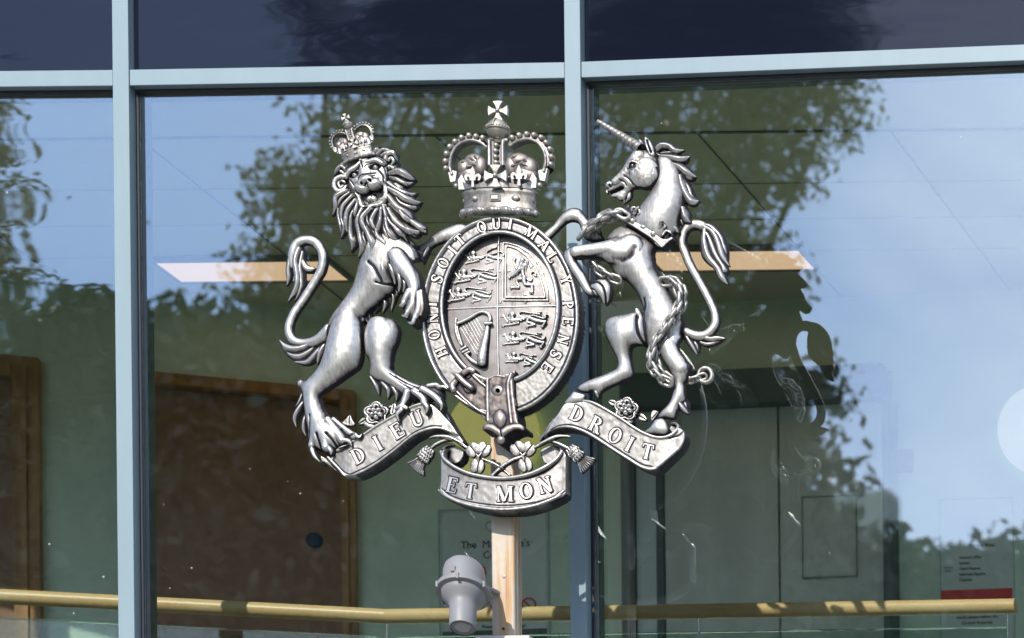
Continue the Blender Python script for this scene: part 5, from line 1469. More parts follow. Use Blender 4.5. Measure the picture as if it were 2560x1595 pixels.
# advanced leg
L.poly(C2((925, 880), (980, 862), (1060, 872), (1140, 888), (1192, 940), (1216, 1010), (1205, 1110), (1170, 1200), (1148, 1300), (1148, 1375)) + C3((1190, 240), (1260, 300), (1330, 340), (1430, 382), (1520, 406), (1590, 398), (1640, 398), (1690, 425), (1715, 480), (1712, 580), (1720, 650), (1680, 660), (1640, 600), (1600, 570), (1540, 600), (1500, 590), (1440, 570), (1400, 590), (1380, 560), (1340, 540), (1250, 470), (1120, 390), (1010, 350), (962, 312), (955, 270), (972, 220), (958, 150)) + C2((880, 1240), (868, 1120), (872, 1000)), 24, k=.86, zc=34, n=4)
L.stroke(C2((1020, 960), (1080, 1060), (1060, 1200)), [22, 24, 18], 34, k=.6, blend=12)
for pts, r, z in ((((1350, 480), (1320, 580), (1290, 640)), [9, 9, 9], 40), (((1420, 470), (1500, 540), (1520, 590)), [9, 8.5, 9.5], 42), (((1500, 450), (1590, 500), (1660, 560)), [9, 8, 9.5], 42), (((1560, 420), (1630, 410), (1670, 430)), [7, 7, 8], 38)):
    L.stroke(C3(*pts), r, z, k=.9, blend=4)
for pts, r in ((((1290, 660), (1250, 710), (1275, 790)), [7, 6, 1.2]), (((1520, 590), (1550, 640), (1530, 715)), [7, 6.5, 1.2]), (((1660, 560), (1690, 610), (1680, 680)), [7, 6, 1.2]), (((1660, 425), (1720, 430), (1750, 460)), [4, 3.6, 1.2])):
    L.stroke(C3(*pts), r, 44, k=1.0)
L.stroke(C3((1240, 650), (1290, 625), (1340, 640)), [5, 8, 6], 44, k=.8)
for pts, r in ((((990, 330), (1050, 420), (1072, 520)), [7, 9, 1.5]), (((1090, 370), (1170, 460), (1155, 555)), [7, 10, 1.5]), (((1180, 400), (1250, 490), (1240, 580)), [7, 9, 2]), (((1260, 440), (1330, 520), (1350, 560)), [6, 7, 3])):
    L.stroke(C3(*pts), r, 26, prof='lock', k=1.1)
for pts in (((1230, 320), (1340, 390), (1470, 440)), ((1260, 370), (1370, 440), (1480, 490)), ((1180, 300), (1260, 350), (1330, 390))): L.groove(C3(*pts), 1.6, 2.4, z=40, stain=.35)
# belly and elbow tufts
for pts, r in ((((1120, 640), (1160, 700), (1125, 835)), [8, 8, 1.5]), (((1060, 690), (1080, 760), (1045, 850)), [7, 8, 1.5]), (((1010, 740), (1010, 800), (975, 850)), [6, 6, 1.5]), (((900, 880), (910, 930), (945, 940)), [6, 6, 1.5]), (((940, 830), (930, 880), (945, 935)), [5, 6, 1.5]), (((1170, 620), (1190, 660), (1150, 760)), [6, 6, 1.5])):
    L.stroke(C2(*pts), r, 10, prof='lock', k=1.0)
L.stroke(C2((850, 900), (835, 950), (850, 1010)), [6, 8, 4], 20, k=.7, blend=4)
# near foreleg with paw
L.poly(C2((1080, 330), (1080, 250), (1160, 215), (1230, 270), (1310, 350), (1388, 440), (1418, 540), (1430, 680), (1436, 820), (1418, 890), (1390, 920), (1370, 965), (1290, 940), (1280, 900), (1222, 862), (1250, 820), (1200, 770), (1240, 740), (1240, 700), (1290, 640), (1268, 580), (1210, 540), (1130, 470)), 34, k=.82, zc=42, n=4)
L.stroke(C2((1180, 300), (1270, 420), (1330, 560), (1340, 680)), [18, 16, 14, 12], 44, k=.5, blend=12)
for pts, r in ((((1300, 640), (1270, 700), (1250, 740)), [9, 9, 8]), (((1340, 660), (1330, 760), (1290, 830)), [8, 9, 8]), (((1390, 660), (1390, 800), (1360, 880)), [8, 9, 8.5]), (((1410, 640), (1425, 780), (1410, 860)), [6, 6, 5])): L.stroke(C2(*pts), r, 48, k=.9, blend=2)
for pts, r in ((((1250, 745), (1225, 770), (1195, 765)), [6, 5, 1]), (((1285, 835), (1260, 870), (1218, 860)), [6, 5, 1]), (((1355, 890), (1330, 940), (1275, 925)), [7, 6, 1])): L.stroke(C2(*pts), r, 50, k=1); 
for pts, r in ((((1060, 380), (1070, 460), (1045, 560)), [10, 11, 1.5]), (((1130, 400), (1160, 470), (1165, 570)), [10, 10, 2]), (((1190, 440), (1230, 540), (1200, 650)), [9, 11, 2]), (((1240, 520), (1270, 580), (1240, 660)), [7, 9, 2])): L.stroke(C2(*pts), r, 40, prof='lock', k=1.1)
L.groove(C2((930, 370), (990, 430), (1040, 540)), 4, 5, z=40, stain=.35)
L.groove(C2((1000, 560), (1060, 570), (1120, 560)), 3, 4, z=36, stain=.4)
L.groove(C2((856, 920), (862, 1050), (872, 1200)), 3.5, 8, z=30, stain=.5)
L.groove(C2((540, 980), (530, 1060), (510, 1160)), 4, 4, z=24, stain=.3)
L.soften(1, .55)
L.rough(.10, 3)
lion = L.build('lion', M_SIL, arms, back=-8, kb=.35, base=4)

# mane and head
m_ = HF(815, 360, 1085, 660, 1.1)
m_.poly(C1((690, 600), (760, 480), (1000, 440), (1130, 520), (1170, 640), (1210, 800), (1250, 960), (1310, 1120), (1320, 1200), (1200, 1230), (1060, 1310), (900, 1340), (770, 1240), (700, 1080), (660, 900), (670, 740)), 22, k=.38, zc=40, hmax=24)
locks = [
 ([(1120, 660), (1210, 640), (1290, 680), (1372, 725)], 12, 34), ([(1100, 700), (1190, 720), (1280, 760), (1372, 735)], 11, 31),
 ([(1090, 740), (1190, 810), (1300, 860), (1392, 842)], 12, 36), ([(1110, 800), (1220, 860), (1320, 920), (1434, 936)], 13, 38), ([(1180, 880), (1240, 950), (1340, 985), (1420, 955)], 11, 33),
 ([(1100, 860), (1200, 980), (1300, 1050), (1390, 1170)], 14, 36), ([(1130, 960), (1230, 1040), (1340, 1120), (1440, 1190), (1476, 1212)], 13, 32),
 ([(1110, 1000), (1190, 1120), (1310, 1200), (1475, 1216)], 12, 38), ([(1240, 1130), (1330, 1230), (1380, 1245), (1440, 1225)], 9, 28),
 ([(1090, 1000), (1130, 1120), (1230, 1220), (1300, 1325)], 12, 36), ([(1085, 1040), (1110, 1180), (1160, 1260), (1222, 1310)], 12, 39),
 ([(1050, 1000), (1045, 1130), (1010, 1240), (1090, 1340), (1062, 1442)], 13, 38), ([(1090, 1060), (1080, 1180), (1120, 1290), (1090, 1380)], 11, 34),
 ([(1000, 1010), (960, 1110), (990, 1190), (1005, 1245)], 11, 42), ([(940, 1000), (875, 1110), (930, 1230), (975, 1350), (912, 1466)], 14, 40), ([(960, 1000), (920, 1100), (970, 1210), (1030, 1300), (1000, 1400)], 11, 36),
 ([(870, 1000), (835, 1110), (850, 1230), (870, 1360), (812, 1470)], 13, 37), ([(830, 960), (770, 1080), (760, 1230), (780, 1320), (752, 1412)], 12, 34),
 ([(800, 920), (735, 1030), (720, 1160), (760, 1290)], 12, 37), ([(770, 880), (690, 990), (680, 1100), (700, 1180), (652, 1280)], 12, 33),
 ([(740, 850), (660, 930), (645, 1060), (670, 1180), (655, 1270)], 10, 30), ([(710, 830), (625, 890), (620, 980), (570, 1068)], 11, 35), ([(700, 800), (620, 870), (600, 960), (590, 1040)], 9, 29),
 ([(900, 1150), (880, 1250), (900, 1330), (880, 1420)], 9, 35), ([(1150, 1150), (1220, 1220), (1260, 1290)], 9, 40), ([(1210, 1000), (1280, 1080), (1380, 1130)], 9, 41),
 ([(700, 620), (660, 600), (620, 640), (590, 695)], 8, 34), ([(720, 580), (670, 580), (630, 610)], 7, 36), ([(700, 680), (650, 640), (600, 660)], 6, 32),
 ([(960, 470), (1000, 430), (1040, 430)], 7, 40), ([(1000, 480), (1060, 440), (1130, 460), (1190, 510)], 9, 36), ([(1040, 490), (1090, 470), (1150, 490)], 7, 40), ([(1060, 620), (1130, 600), (1190, 600)], 8, 34),
 ([(820, 940), (800, 1050), (830, 1150)], 9, 40), ([(1060, 960), (1090, 1080), (1060, 1190)], 8, 43), ([(1170, 760), (1220, 800), (1290, 815)], 7, 40)]
for pts, r, z in locks:
    rr = [r * .75, r] + [r * .9] * (len(pts) - 3) + [1.2]
    m_.stroke(C1(*pts), rr, [z + 4, z + 3] + [z + 1] * (len(pts) - 3) + [z - 8], prof='lock', k=1.15, n=6)
    m_.groove(C1(*[(x + 6, y + 2) for x, y in pts[:-1]]), 1.1, 1.2, z=z + 8, stain=.1)
m_.soften(1, .3)
m_.rough(.12, 2)
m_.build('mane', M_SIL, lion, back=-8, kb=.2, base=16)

h = HF(825, 360, 1010, 540, 0.9)
ZH = 44
# head mass, cheeks
h.poly(C1((700, 600), (790, 530), (880, 500), (990, 485), (1060, 530), (1085, 620), (1090, 760), (1085, 900), (1050, 955), (990, 975), (900, 1000), (850, 960), (800, 860), (740, 790), (700, 700)), ZH, k=.5, zc=ZH + 8, hmax=20)
# mouth cavity
h.poly(C1((800, 850), (900, 810), (960, 800), (1060, 770), (1075, 860), (1040, 920), (960, 950), (880, 975), (840, 930)), ZH - 10, k=0, replace=True, zc=ZH, plate=3)
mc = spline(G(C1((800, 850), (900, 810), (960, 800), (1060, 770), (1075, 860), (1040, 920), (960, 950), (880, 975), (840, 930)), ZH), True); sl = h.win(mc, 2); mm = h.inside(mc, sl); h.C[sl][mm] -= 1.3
h.stroke(C1((828, 900), (850, 965), (900, 985), (960, 965), (1030, 945), (1075, 890)), [4.5, 5.5, 6, 5, 5, 4], ZH + 4, k=1)          # jaw
h.stroke(C1((795, 845), (820, 880), (835, 930)), [3, 3, 3], ZH + 4, k=1); h.stroke(C1((1075, 770), (1085, 830), (1080, 890)), [4, 4, 4], ZH + 5, k=1)
n_before = h.C.copy()
h.stroke(C1((925, 880), (940, 910), (950, 930)), [9, 11, 7], ZH - 6, k=1.1); h.stroke(C1((965, 880), (970, 910), (965, 930)), [8, 9, 6], ZH - 6, k=1.1)      # tongue
for c, r, e in (((830, 855), 3.2, (840, 905)), ((1062, 790), 3.4, (1058, 850)), ((862, 950), 3.0, (858, 915)), ((1050, 925), 3.2, (1052, 885)), ((885, 820), 2.4, (888, 850)), ((1010, 790), 2.4, (1008, 825))):
    h.stroke(C1(c, e), [r, .8], ZH + 2, k=1.2)
for c in ((940, 905), (968, 903), (845, 880), (1060, 820)):
    p = G(C1(c), ZH)[0]; sl = h.win(np.array([p]), 10); gx, gy = np.meshgrid(h.X[sl[1]], h.Y[sl[0]]); h.C[sl] += 1.3 * np.exp(-((gx - p[0]) ** 2 + (gy - p[1]) ** 2) / (6.5 ** 2))
# muzzle and nose
h.blob(C1((845, 795))[0], 18, 12, 20, ZH + 12, 12, blend=2); h.blob(C1((960, 760))[0], 19, 13, -20, ZH + 12, 12, blend=2); h.blob(C1((1040, 735))[0], 12, 11, -20, ZH + 6, 10, blend=3)
h.stroke(C1((885, 560), (885, 640), (885, 710)), [13, 15, 16], ZH + 10, k=.6, blend=6)
h.blob(C1((885, 715))[0], 17, 10, -20, ZH + 18, 10, blend=3)
for c, r in (((842, 745), 4.2), ((920, 716), 4.4)):
    h.blob(C1(c)[0], r + 4, r + 3.4, 0, ZH + 22, 5, blend=2); p = G(C1(c), ZH + 26)[0]
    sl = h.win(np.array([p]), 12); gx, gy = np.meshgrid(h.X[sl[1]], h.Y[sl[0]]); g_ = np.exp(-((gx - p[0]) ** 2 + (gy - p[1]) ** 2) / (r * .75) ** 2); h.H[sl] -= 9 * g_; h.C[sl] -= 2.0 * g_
h.groove(C1((885, 745), (900, 800)), 1.5, 5, z=ZH + 26, stain=.8)
h.groove(C1((800, 690), (830, 670), (900, 655), (970, 640)), 1.4, 2.2, z=ZH + 20, stain=.35); h.groove(C1((830, 690), (880, 680), (950, 660)), 1.3, 1.8, z=ZH + 22, stain=.3)
h.groove(C1((870, 590), (890, 570), (950, 570)), 1.2, 1.5, z=ZH + 20, stain=.2)
hm = h.H > ZH + 3; h.C[hm] = np.maximum(h.C[hm], -.05 + 0 * h.C[hm])
for c, r in (((842, 745), 4.2), ((920, 716), 4.4)):
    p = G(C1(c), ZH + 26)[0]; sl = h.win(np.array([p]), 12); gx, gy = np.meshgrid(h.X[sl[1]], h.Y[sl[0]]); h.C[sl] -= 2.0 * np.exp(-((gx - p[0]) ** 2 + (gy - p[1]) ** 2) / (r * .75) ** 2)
h.groove(C1((885, 745), (900, 800)), 1.5, 0, z=ZH + 26, stain=.8)
# brows
h.stroke(C1((835, 530), (900, 545), (980, 530), (1040, 560)), [4, 5, 6, 5], ZH + 14, k=.9, blend=3); h.stroke(C1((830, 560), (790, 600), (730, 640), (700, 690)), [5, 6, 6, 4], ZH + 13, k=1, blend=2)
h.groove(C1((833, 530), (840, 560), (850, 590)), 1.6, 4, z=ZH + 20, stain=.3)
# eyes: dark sockets with bright rimmed eyeballs
for (c, rx, ry, a) in (((965, 590), 10.5, 6.5, -8), ((768, 662), 9.5, 6.5, -25)):
    p = G(C1(c), ZH + 16)[0]; sl = h.win(np.array([p]), 24); gx, gy = np.meshgrid(h.X[sl[1]], h.Y[sl[0]])
    ca, sa = math.cos(R(a)), math.sin(R(a)); xx, yy = (gx - p[0]) * ca + (gy - p[1]) * sa, -(gx - p[0]) * sa + (gy - p[1]) * ca
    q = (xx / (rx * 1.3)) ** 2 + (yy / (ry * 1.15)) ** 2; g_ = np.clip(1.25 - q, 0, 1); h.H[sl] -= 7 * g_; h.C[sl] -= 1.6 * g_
    dd = np.hypot(gx - p[0], gy - p[1]); m0 = dd < 6.0; h.H[sl] = np.where(m0, np.maximum(h.H[sl], ZH + 8 + np.sqrt(np.clip(36 - dd ** 2, 0, 36))), h.H[sl]); h.C[sl] = np.where(m0, 1.7, h.C[sl])
    h.C[sl] = np.where((dd < 1.8), -3.5, h.C[sl])
h.groove(C1((1000, 620), (1050, 680), (1060, 740)), 2, 3, z=ZH + 10, stain=.4); h.groove(C1((740, 720), (780, 780), (790, 830)), 2, 2.5, z=ZH + 10, stain=.4)
for pts in (((1030, 560), (1060, 620), (1075, 700)), ((720, 620), (705, 700), (740, 790)), ((820, 545), (780, 580), (730, 610))): h.groove(C1(*pts), 1.3, 1.8, z=ZH + 12, stain=.3)
# ears: rolled rims
h.stroke(C1((1075, 520), (1090, 475), (1150, 465), (1190, 510), (1200, 570), (1160, 610), (1110, 590)), [6, 7, 7, 7, 7, 6, 4], ZH - 2, k=1)
h.stroke(C1((1100, 530), (1130, 510), (1150, 540), (1130, 575)), [4, 4, 4, 2], ZH - 4, k=1)
h.stroke(C1((720, 700), (660, 690), (605, 720), (592, 780), (625, 825), (680, 815), (700, 780)), [6, 6.5, 6.5, 6.5, 6.5, 6, 4], ZH - 4, k=1)
h.stroke(C1((690, 740), (650, 725), (630, 755), (650, 790), (675, 770)), [3.5, 4, 4, 4, 2], ZH - 6, k=1)
for c in ((1130, 545), (655, 760)):
    p = G(C1(c), ZH)[0]; h.put(h.win(np.array([p]), 13), np.hypot(*(np.meshgrid(h.X[h.win(np.array([p]), 13)[1]], h.Y[h.win(np.array([p]), 13)[0]])[i] - p[i] for i in (0, 1))) < 13, np.full(h.H[h.win(np.array([p]), 13)].shape, ZH - 8.0))
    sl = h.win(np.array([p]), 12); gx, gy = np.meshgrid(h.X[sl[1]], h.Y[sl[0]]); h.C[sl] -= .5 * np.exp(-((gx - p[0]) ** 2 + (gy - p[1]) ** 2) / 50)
h.rough(.12, 2)
h.build('face', M_SIL, lion, back=-16, kb=0, base=ZH - 8)
# the lion's own crown: the big crown's shape, smaller and tilted
lc = C1((826, 528))[0]; l3 = W(G(np.array([lc]), 52), 52)[0]
mb = MB(); ta = R(-17.5); s = .425; mats = []
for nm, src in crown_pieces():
    n_ = len(mb.v); mats += [1 if nm in ('arch_web', 'crest_shade_backing') else 2 if nm == 'velvet_cap' else 0] * len(src.f)
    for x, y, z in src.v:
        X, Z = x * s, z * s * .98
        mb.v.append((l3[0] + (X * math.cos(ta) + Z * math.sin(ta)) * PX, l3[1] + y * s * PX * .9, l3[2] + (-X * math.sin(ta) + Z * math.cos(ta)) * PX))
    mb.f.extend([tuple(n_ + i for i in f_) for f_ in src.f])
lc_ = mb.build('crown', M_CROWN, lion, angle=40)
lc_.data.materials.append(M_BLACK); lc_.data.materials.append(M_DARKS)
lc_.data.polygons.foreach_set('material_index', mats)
# ------------------------------------------------------------------ the unicorn
N = HF(1325, 350, 1840, 1130, 1.3)
# far foreleg
N.poly(U1((-160, 1200), (-110, 1110), (-40, 1045), (10, 1000), (60, 935), (115, 885), (180, 856), (245, 866), (285, 905), (330, 965), (400, 1050), (455, 1110), (460, 1150), (380, 1165), (290, 1140), (255, 1050), (235, 1005), (180, 985), (120, 1008), (60, 1060), (0, 1120), (-60, 1200), (-110, 1260)), -4, k=.85, zc=4, n=4)
# tail
N.stroke(U2((1190, 760), (1230, 830), (1300, 885), (1390, 912), (1480, 890), (1545, 810), (1545, 700), (1490, 570), (1400, 400), (1300, 220), (1245, 60)), [13, 13.5, 13, 12.5, 12.5, 12.5, 12, 12, 12, 11.5, 11], [2, 2, 2, 2, 2, 2, 2, 2, 2, 2, 2], k=.95)
N.stroke(U1((1215, 1310), (1178, 1200), (1195, 1090), (1260, 1025), (1340, 1025), (1400, 1070)), [11, 11.5, 12, 13, 14, 13], 3, k=.9)
for pts, r, z in (([(1350, 1010), (1440, 1040), (1520, 1120), (1560, 1230), (1592, 1335)], 10, 4), ([(1370, 1030), (1460, 1090), (1510, 1190), (1545, 1310), (1605, 1395)], 11, 8), ([(1380, 1060), (1430, 1150), (1480, 1280), (1550, 1400), (1560, 1440), (1530, 1475)], 12, 6), ([(1385, 1070), (1385, 1180), (1420, 1310), (1500, 1410), (1545, 1500), (1590, 1560)], 12, 9), ([(1370, 1080), (1365, 1200), (1385, 1310), (1440, 1400)], 9, 4), ([(1420, 1300), (1480, 1390), (1530, 1490), (1560, 1555)], 9, 3)):
    N.stroke(U1(*pts), [r * .8, r, r] + [r * .85] * (len(pts) - 4) + [1.3], z, prof='lock', k=.95)
# tail root leaves
N.stroke(U2((1400, 915), (1500, 935), (1570, 925), (1640, 932)), [6, 9, 7, 1.5], 4, prof='lock', k=.9)
N.stroke(U2((1360, 940), (1460, 985), (1560, 970), (1630, 940)), [4, 8, 6, 1.5], 0, prof='lock', k=.9)
N.stroke(U2((1220, 860), (1290, 930), (1340, 1020), (1375, 1090)), [7, 12, 9, 1.5], 0, prof='lock', k=.9); N.stroke(U2((1330, 930), (1370, 990), (1390, 1060)), [6, 8, 2], -2, prof='lock', k=.9)
# torso with haunch
N.poly(U1((640, 1010), (720, 1010), (820, 1080), (940, 1180), (975, 1225)) + U2((975, 100), (985, 240), (1045, 370), (1110, 470), (1170, 590), (1225, 700), (1215, 860), (1150, 960), (1020, 1010), (930, 1060), (880, 1010), (838, 900), (832, 760), (856, 660), (830, 580), (780, 480), (690, 390), (600, 340), (545, 250)) + U1((470, 1330), (430, 1250), (500, 1110), (560, 1040)), 8, k=.8, zc=20, n=5)
# neck
N.poly(U1((930, 385), (1010, 375), (1080, 420), (1140, 500), (1170, 620), (1190, 740), (1185, 850), (1140, 960), (1090, 1090), (1000, 1230), (880, 1180), (690, 1060), (660, 960), (730, 890), (810, 800), (870, 720), (900, 620), (915, 500)), 14, k=.72, zc=28, n=5)
# standing hind leg
N.poly(U2((1080, 840), (1020, 930), (1000, 1060), (1045, 1160), (1110, 1250), (1148, 1330), (1140, 1430)) + U3((1440, 290), (1412, 390), (1370, 480), (1290, 560), (1235, 635), (1260, 660), (1340, 645), (1440, 655), (1470, 600), (1500, 500), (1560, 420), (1568, 330), (1565, 240)) + U2((1255, 1370), (1300, 1250), (1318, 1180), (1265, 1120), (1205, 1030), (1205, 900), (1170, 830)), 14, k=.86, zc=24, blend=6, n=5)
N.stroke(U3((1500, 420), (1530, 500), (1570, 560), (1620, 605)), [8, 11, 9, 1.5], 12, prof='lock', k=1); N.stroke(U3((1560, 420), (1590, 510), (1612, 590)), [6, 8, 1.5], 8, prof='lock', k=1)
N.poly(U3((1090, 795), (1170, 735), (1225, 655), (1300, 635), (1350, 670), (1385, 740), (1385, 800), (1330, 835), (1200, 822)), 26, k=.8, zc=34, n=4)
N.groove(U3((1225, 650), (1290, 635), (1350, 655)), 1.6, 4, z=36, stain=.7)
N.stroke(U2((1090, 1010), (1160, 1120), (1220, 1200)), [20, 22, 16], 24, k=.55, blend=12)
# raised hind leg
N.poly(U2((860, 650), (780, 672), (690, 695), (590, 722), (520, 752), (488, 815), (498, 900), (550, 1010), (595, 1100), (615, 1190), (560, 1230), (430, 1282), (300, 1330), (215, 1390), (250, 1425), (330, 1440), (385, 1430), (440, 1495), (470, 1440), (590, 1375), (720, 1320), (772, 1270), (765, 1190), (752, 1090), (768, 1020), (830, 995), (880, 960), (890, 800)), 22, k=.86, zc=32, n=4)
N.stroke(U2((600, 800), (720, 840), (770, 920)), [22, 26, 16], 30, k=.5, blend=12)
N.poly(U3((205, 465), (225, 440), (280, 385), (325, 335), (380, 350), (445, 370), (455, 410), (425, 460), (330, 492), (250, 495)), 26, k=.8, zc=34, n=4)
N.groove(U3((320, 325), (380, 350), (450, 365)), 1.6, 4, z=36, stain=.8)
N.stroke(U3((560, 330), (600, 380), (605, 430)), [7, 8, 1.5], 26, prof='lock', k=1)
# near foreleg
N.poly(U2((760, 60), (640, -30), (520, -5), (380, 22), (230, 42), (140, 70), (98, 110), (100, 170), (140, 250), (195, 340), (250, 420), (300, 500), (380, 530), (430, 520), (420, 470), (370, 440), (340, 380), (300, 300), (245, 220), (220, 160), (330, 165), (450, 180), (560, 210), (650, 240), (740, 190)), 30, k=.84, zc=40, n=4, blend=5)
N.stroke(U2((760, 60), (680, 110), (640, 170)), [26, 26, 14], 34, k=.55, blend=14)
N.stroke(U2((560, 60), (400, 85), (230, 110)), [14, 14, 14], 44, k=.5, blend=10)
N.poly(U2((358, 440), (372, 400), (430, 365), (500, 362), (545, 400), (562, 460), (552, 540), (520, 595), (495, 612), (470, 585), (440, 540), (390, 510)), 34, k=.75, zc=42, n=4)
N.groove(U2((380, 400), (420, 390), (480, 440), (500, 520), (495, 590)), 2.2, 6, z=46, stain=.8)
N.groove(U2((360, 450), (400, 470), (450, 540)), 1.6, 3, z=44, stain=.4)
# muscle modelling
N.groove(U2((600, 190), (690, 200), (760, 160), (800, 90)), 7, 3.5, z=36, stain=.05)
N.groove(U2((835, 680), (820, 760), (835, 900), (880, 1000)), 4, 7, z=30, stain=.5)
N.groove(U2((880, 560), (885, 640), (850, 700)), 4, 3, z=30, stain=.2)
N.stroke(U2((800, 660), (812, 690), (830, 720)), [5, 7, 4], 38, k=.6, blend=3)
N.groove(U2((1010, 900), (990, 1000), (1010, 1090)), 3.5, 4, z=30, stain=.3)
N.groove(U1((700, 1040), (800, 1090), (940, 1200)), 2.2, 4, z=38, stain=.4)
# far leg joint behind the chain
N.stroke(U1((380, 1110), (420, 1080), (440, 1110)), [8, 7, 4], 0, k=1)
N.soften(1, .5)
N.rough(.10, 3)
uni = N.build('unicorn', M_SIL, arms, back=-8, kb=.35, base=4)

hd = HF(1495, 350, 1690, 530, 0.95)
ZU = 30
hd.poly(U1((735, 352), (700, 395), (668, 450), (630, 520), (570, 580), (515, 618), (490, 645), (490, 690), (515, 705), (560, 690), (625, 668), (640, 680), (590, 705), (520, 735), (530, 755), (570, 765), (600, 790), (650, 765), (690, 712), (740, 690), (810, 685), (870, 690), (935, 650), (965, 560), (955, 450), (920, 380), (840, 335)), ZU, k=.62, zc=ZU + 8, n=5, hmax=28)
hd.stroke(U1((500, 730), (495, 710), (540, 700)), [2.5, 3, 3], ZU, k=1)
hd.blob(U1((845, 560))[0], 36, 38, 15, ZU + 6, 17, blend=14)
hd.stroke(U1((780, 400), (730, 470), (650, 560), (570, 625)), [16, 15, 12, 9], ZU + 6, k=.8, blend=10)
hd.poly(U1((505, 716), (560, 693), (615, 670), (638, 673), (612, 690), (565, 706), (522, 732)), ZU - 6, k=0, plate=2, replace=True, zc=ZU + 4)
p_ = spline(G(U1((505, 716), (560, 693), (615, 670), (638, 673), (612, 690), (565, 706), (522, 732)), ZU + 4), True); sl = hd.win(p_, 2); mm = hd.inside(p_, sl); hd.C[sl][mm] -= 1.4
for c, r, d in (((512, 652), 4.0, 6),):
    hd.blob(U1(c)[0], 9, 7, -30, ZU + 7, 4, blend=5); p = G(U1(c), ZU + 14)[0]; sl = hd.win(np.array([p]), 12); gx, gy = np.meshgrid(hd.X[sl[1]], hd.Y[sl[0]]); g_ = np.exp(-((gx - p[0]) ** 2 + (gy - p[1]) ** 2) / 9.0); hd.H[sl] -= d * g_; hd.C[sl] -= 1.8 * g_
# eye
c = (718, 478); p = G(U1(c), ZU + 20)[0]; sl = hd.win(np.array([p]), 20); gx, gy = np.meshgrid(hd.X[sl[1]], hd.Y[sl[0]])
q = ((gx - p[0]) / 10) ** 2 + ((gy - p[1]) / 7.5) ** 2; g_ = np.clip(1.2 - q, 0, 1); hd.H[sl] -= 4 * g_; hd.C[sl] -= 1.1 * g_
dd = np.hypot(gx - p[0], gy - p[1]); m0 = dd < 5; hd.H[sl] = np.where(m0, hd.H[sl] + np.sqrt(np.clip(25 - dd ** 2, 0, 25)), hd.H[sl]); hd.C[sl] = np.where(m0, .1, hd.C[sl]); hd.C[sl] = np.where((dd < 1.6) | ((dd > 3) & (dd < 3.9)), -1.2, hd.C[sl])
hd.stroke(U1((680, 500), (700, 450), (740, 445), (780, 465)), [1.5, 2.2, 2.2, 1.5], ZU + 22, k=1)
hd.groove(U1((690, 505), (720, 515), (755, 495)), 1.2, 1.5, z=ZU + 20, stain=.4)
hd.groove(U1((945, 500), (955, 580), (900, 660)), 2.5, 3, z=ZU + 14, stain=.3)
for pts in (((650, 570), (690, 600), (720, 640)), ((600, 600), (640, 620), (660, 650))): hd.groove(U1(*pts), 2.5, 2.0, z=ZU + 18, stain=.2)
# ears
hd.stroke(U1((905, 385), (880, 310), (838, 225)), [8, 10, 1.6], ZU + 6, k=.9); hd.groove(U1((890, 360), (868, 300), (848, 250)), 2.4, 7, z=ZU + 12, stain=1.0)
hd.stroke(U1((825, 330), (810, 290), (785, 245)), [7, 7, 2], ZU - 4, k=.9)
# beard
for pts in (((690, 700), (660, 770), (650, 832)), ((700, 705), (690, 780), (660, 820)), ((712, 705), (705, 770), (690, 800))): hd.stroke(U1(*pts), [5, 5, 1], ZU - 2, prof='lock', k=1)
hd.soften(1, .5)
hd.rough(.14, 2)
hd.build('head', M_SIL, uni, back=-10, kb=.2, base=ZU - 6)

mn = HF(1620, 340, 1780, 600, 1.1)
for pts, r, z in (([(930, 350), (985, 305), (1060, 310), (1120, 352), (1200, 345)], 10, 16), ([(985, 375), (1060, 372), (1130, 375), (1195, 352)], 8, 12), ([(990, 400), (1080, 412), (1160, 425), (1248, 402)], 10, 18), ([(1090, 440), (1160, 455), (1210, 445), (1245, 412)], 7, 12),
                  ([(1090, 470), (1160, 500), (1230, 550), (1308, 590)], 11, 18), ([(1130, 520), (1200, 580), (1260, 602), (1305, 598)], 8, 12), ([(1160, 580), (1190, 680), (1240, 780), (1280, 815), (1335, 800)], 12, 18), ([(1190, 600), (1240, 690), (1275, 770), (1330, 795)], 9, 12),
                  ([(1190, 720), (1220, 800), (1270, 830), (1310, 825)], 8, 10), ([(1160, 800), (1190, 880), (1215, 960), (1260, 1005)], 11, 16), ([(1175, 860), (1230, 930), (1240, 990)], 9, 10), ([(1130, 930), (1100, 1000), (1120, 1060), (1150, 1092)], 9, 18), ([(1160, 930), (1180, 1000), (1190, 1040)], 9, 8), ([(940, 360), (960, 390), (1020, 400)], 7, 14)):
    mn.stroke(U1(*pts), [r * .7] + [r] * (len(pts) - 2) + [1.2], z, prof='lock', k=1.1)
mn.soften(1, .5)
mn.rough(.12, 2)
mn.build('mane', M_SIL, uni, back=-8, kb=.2, base=6)

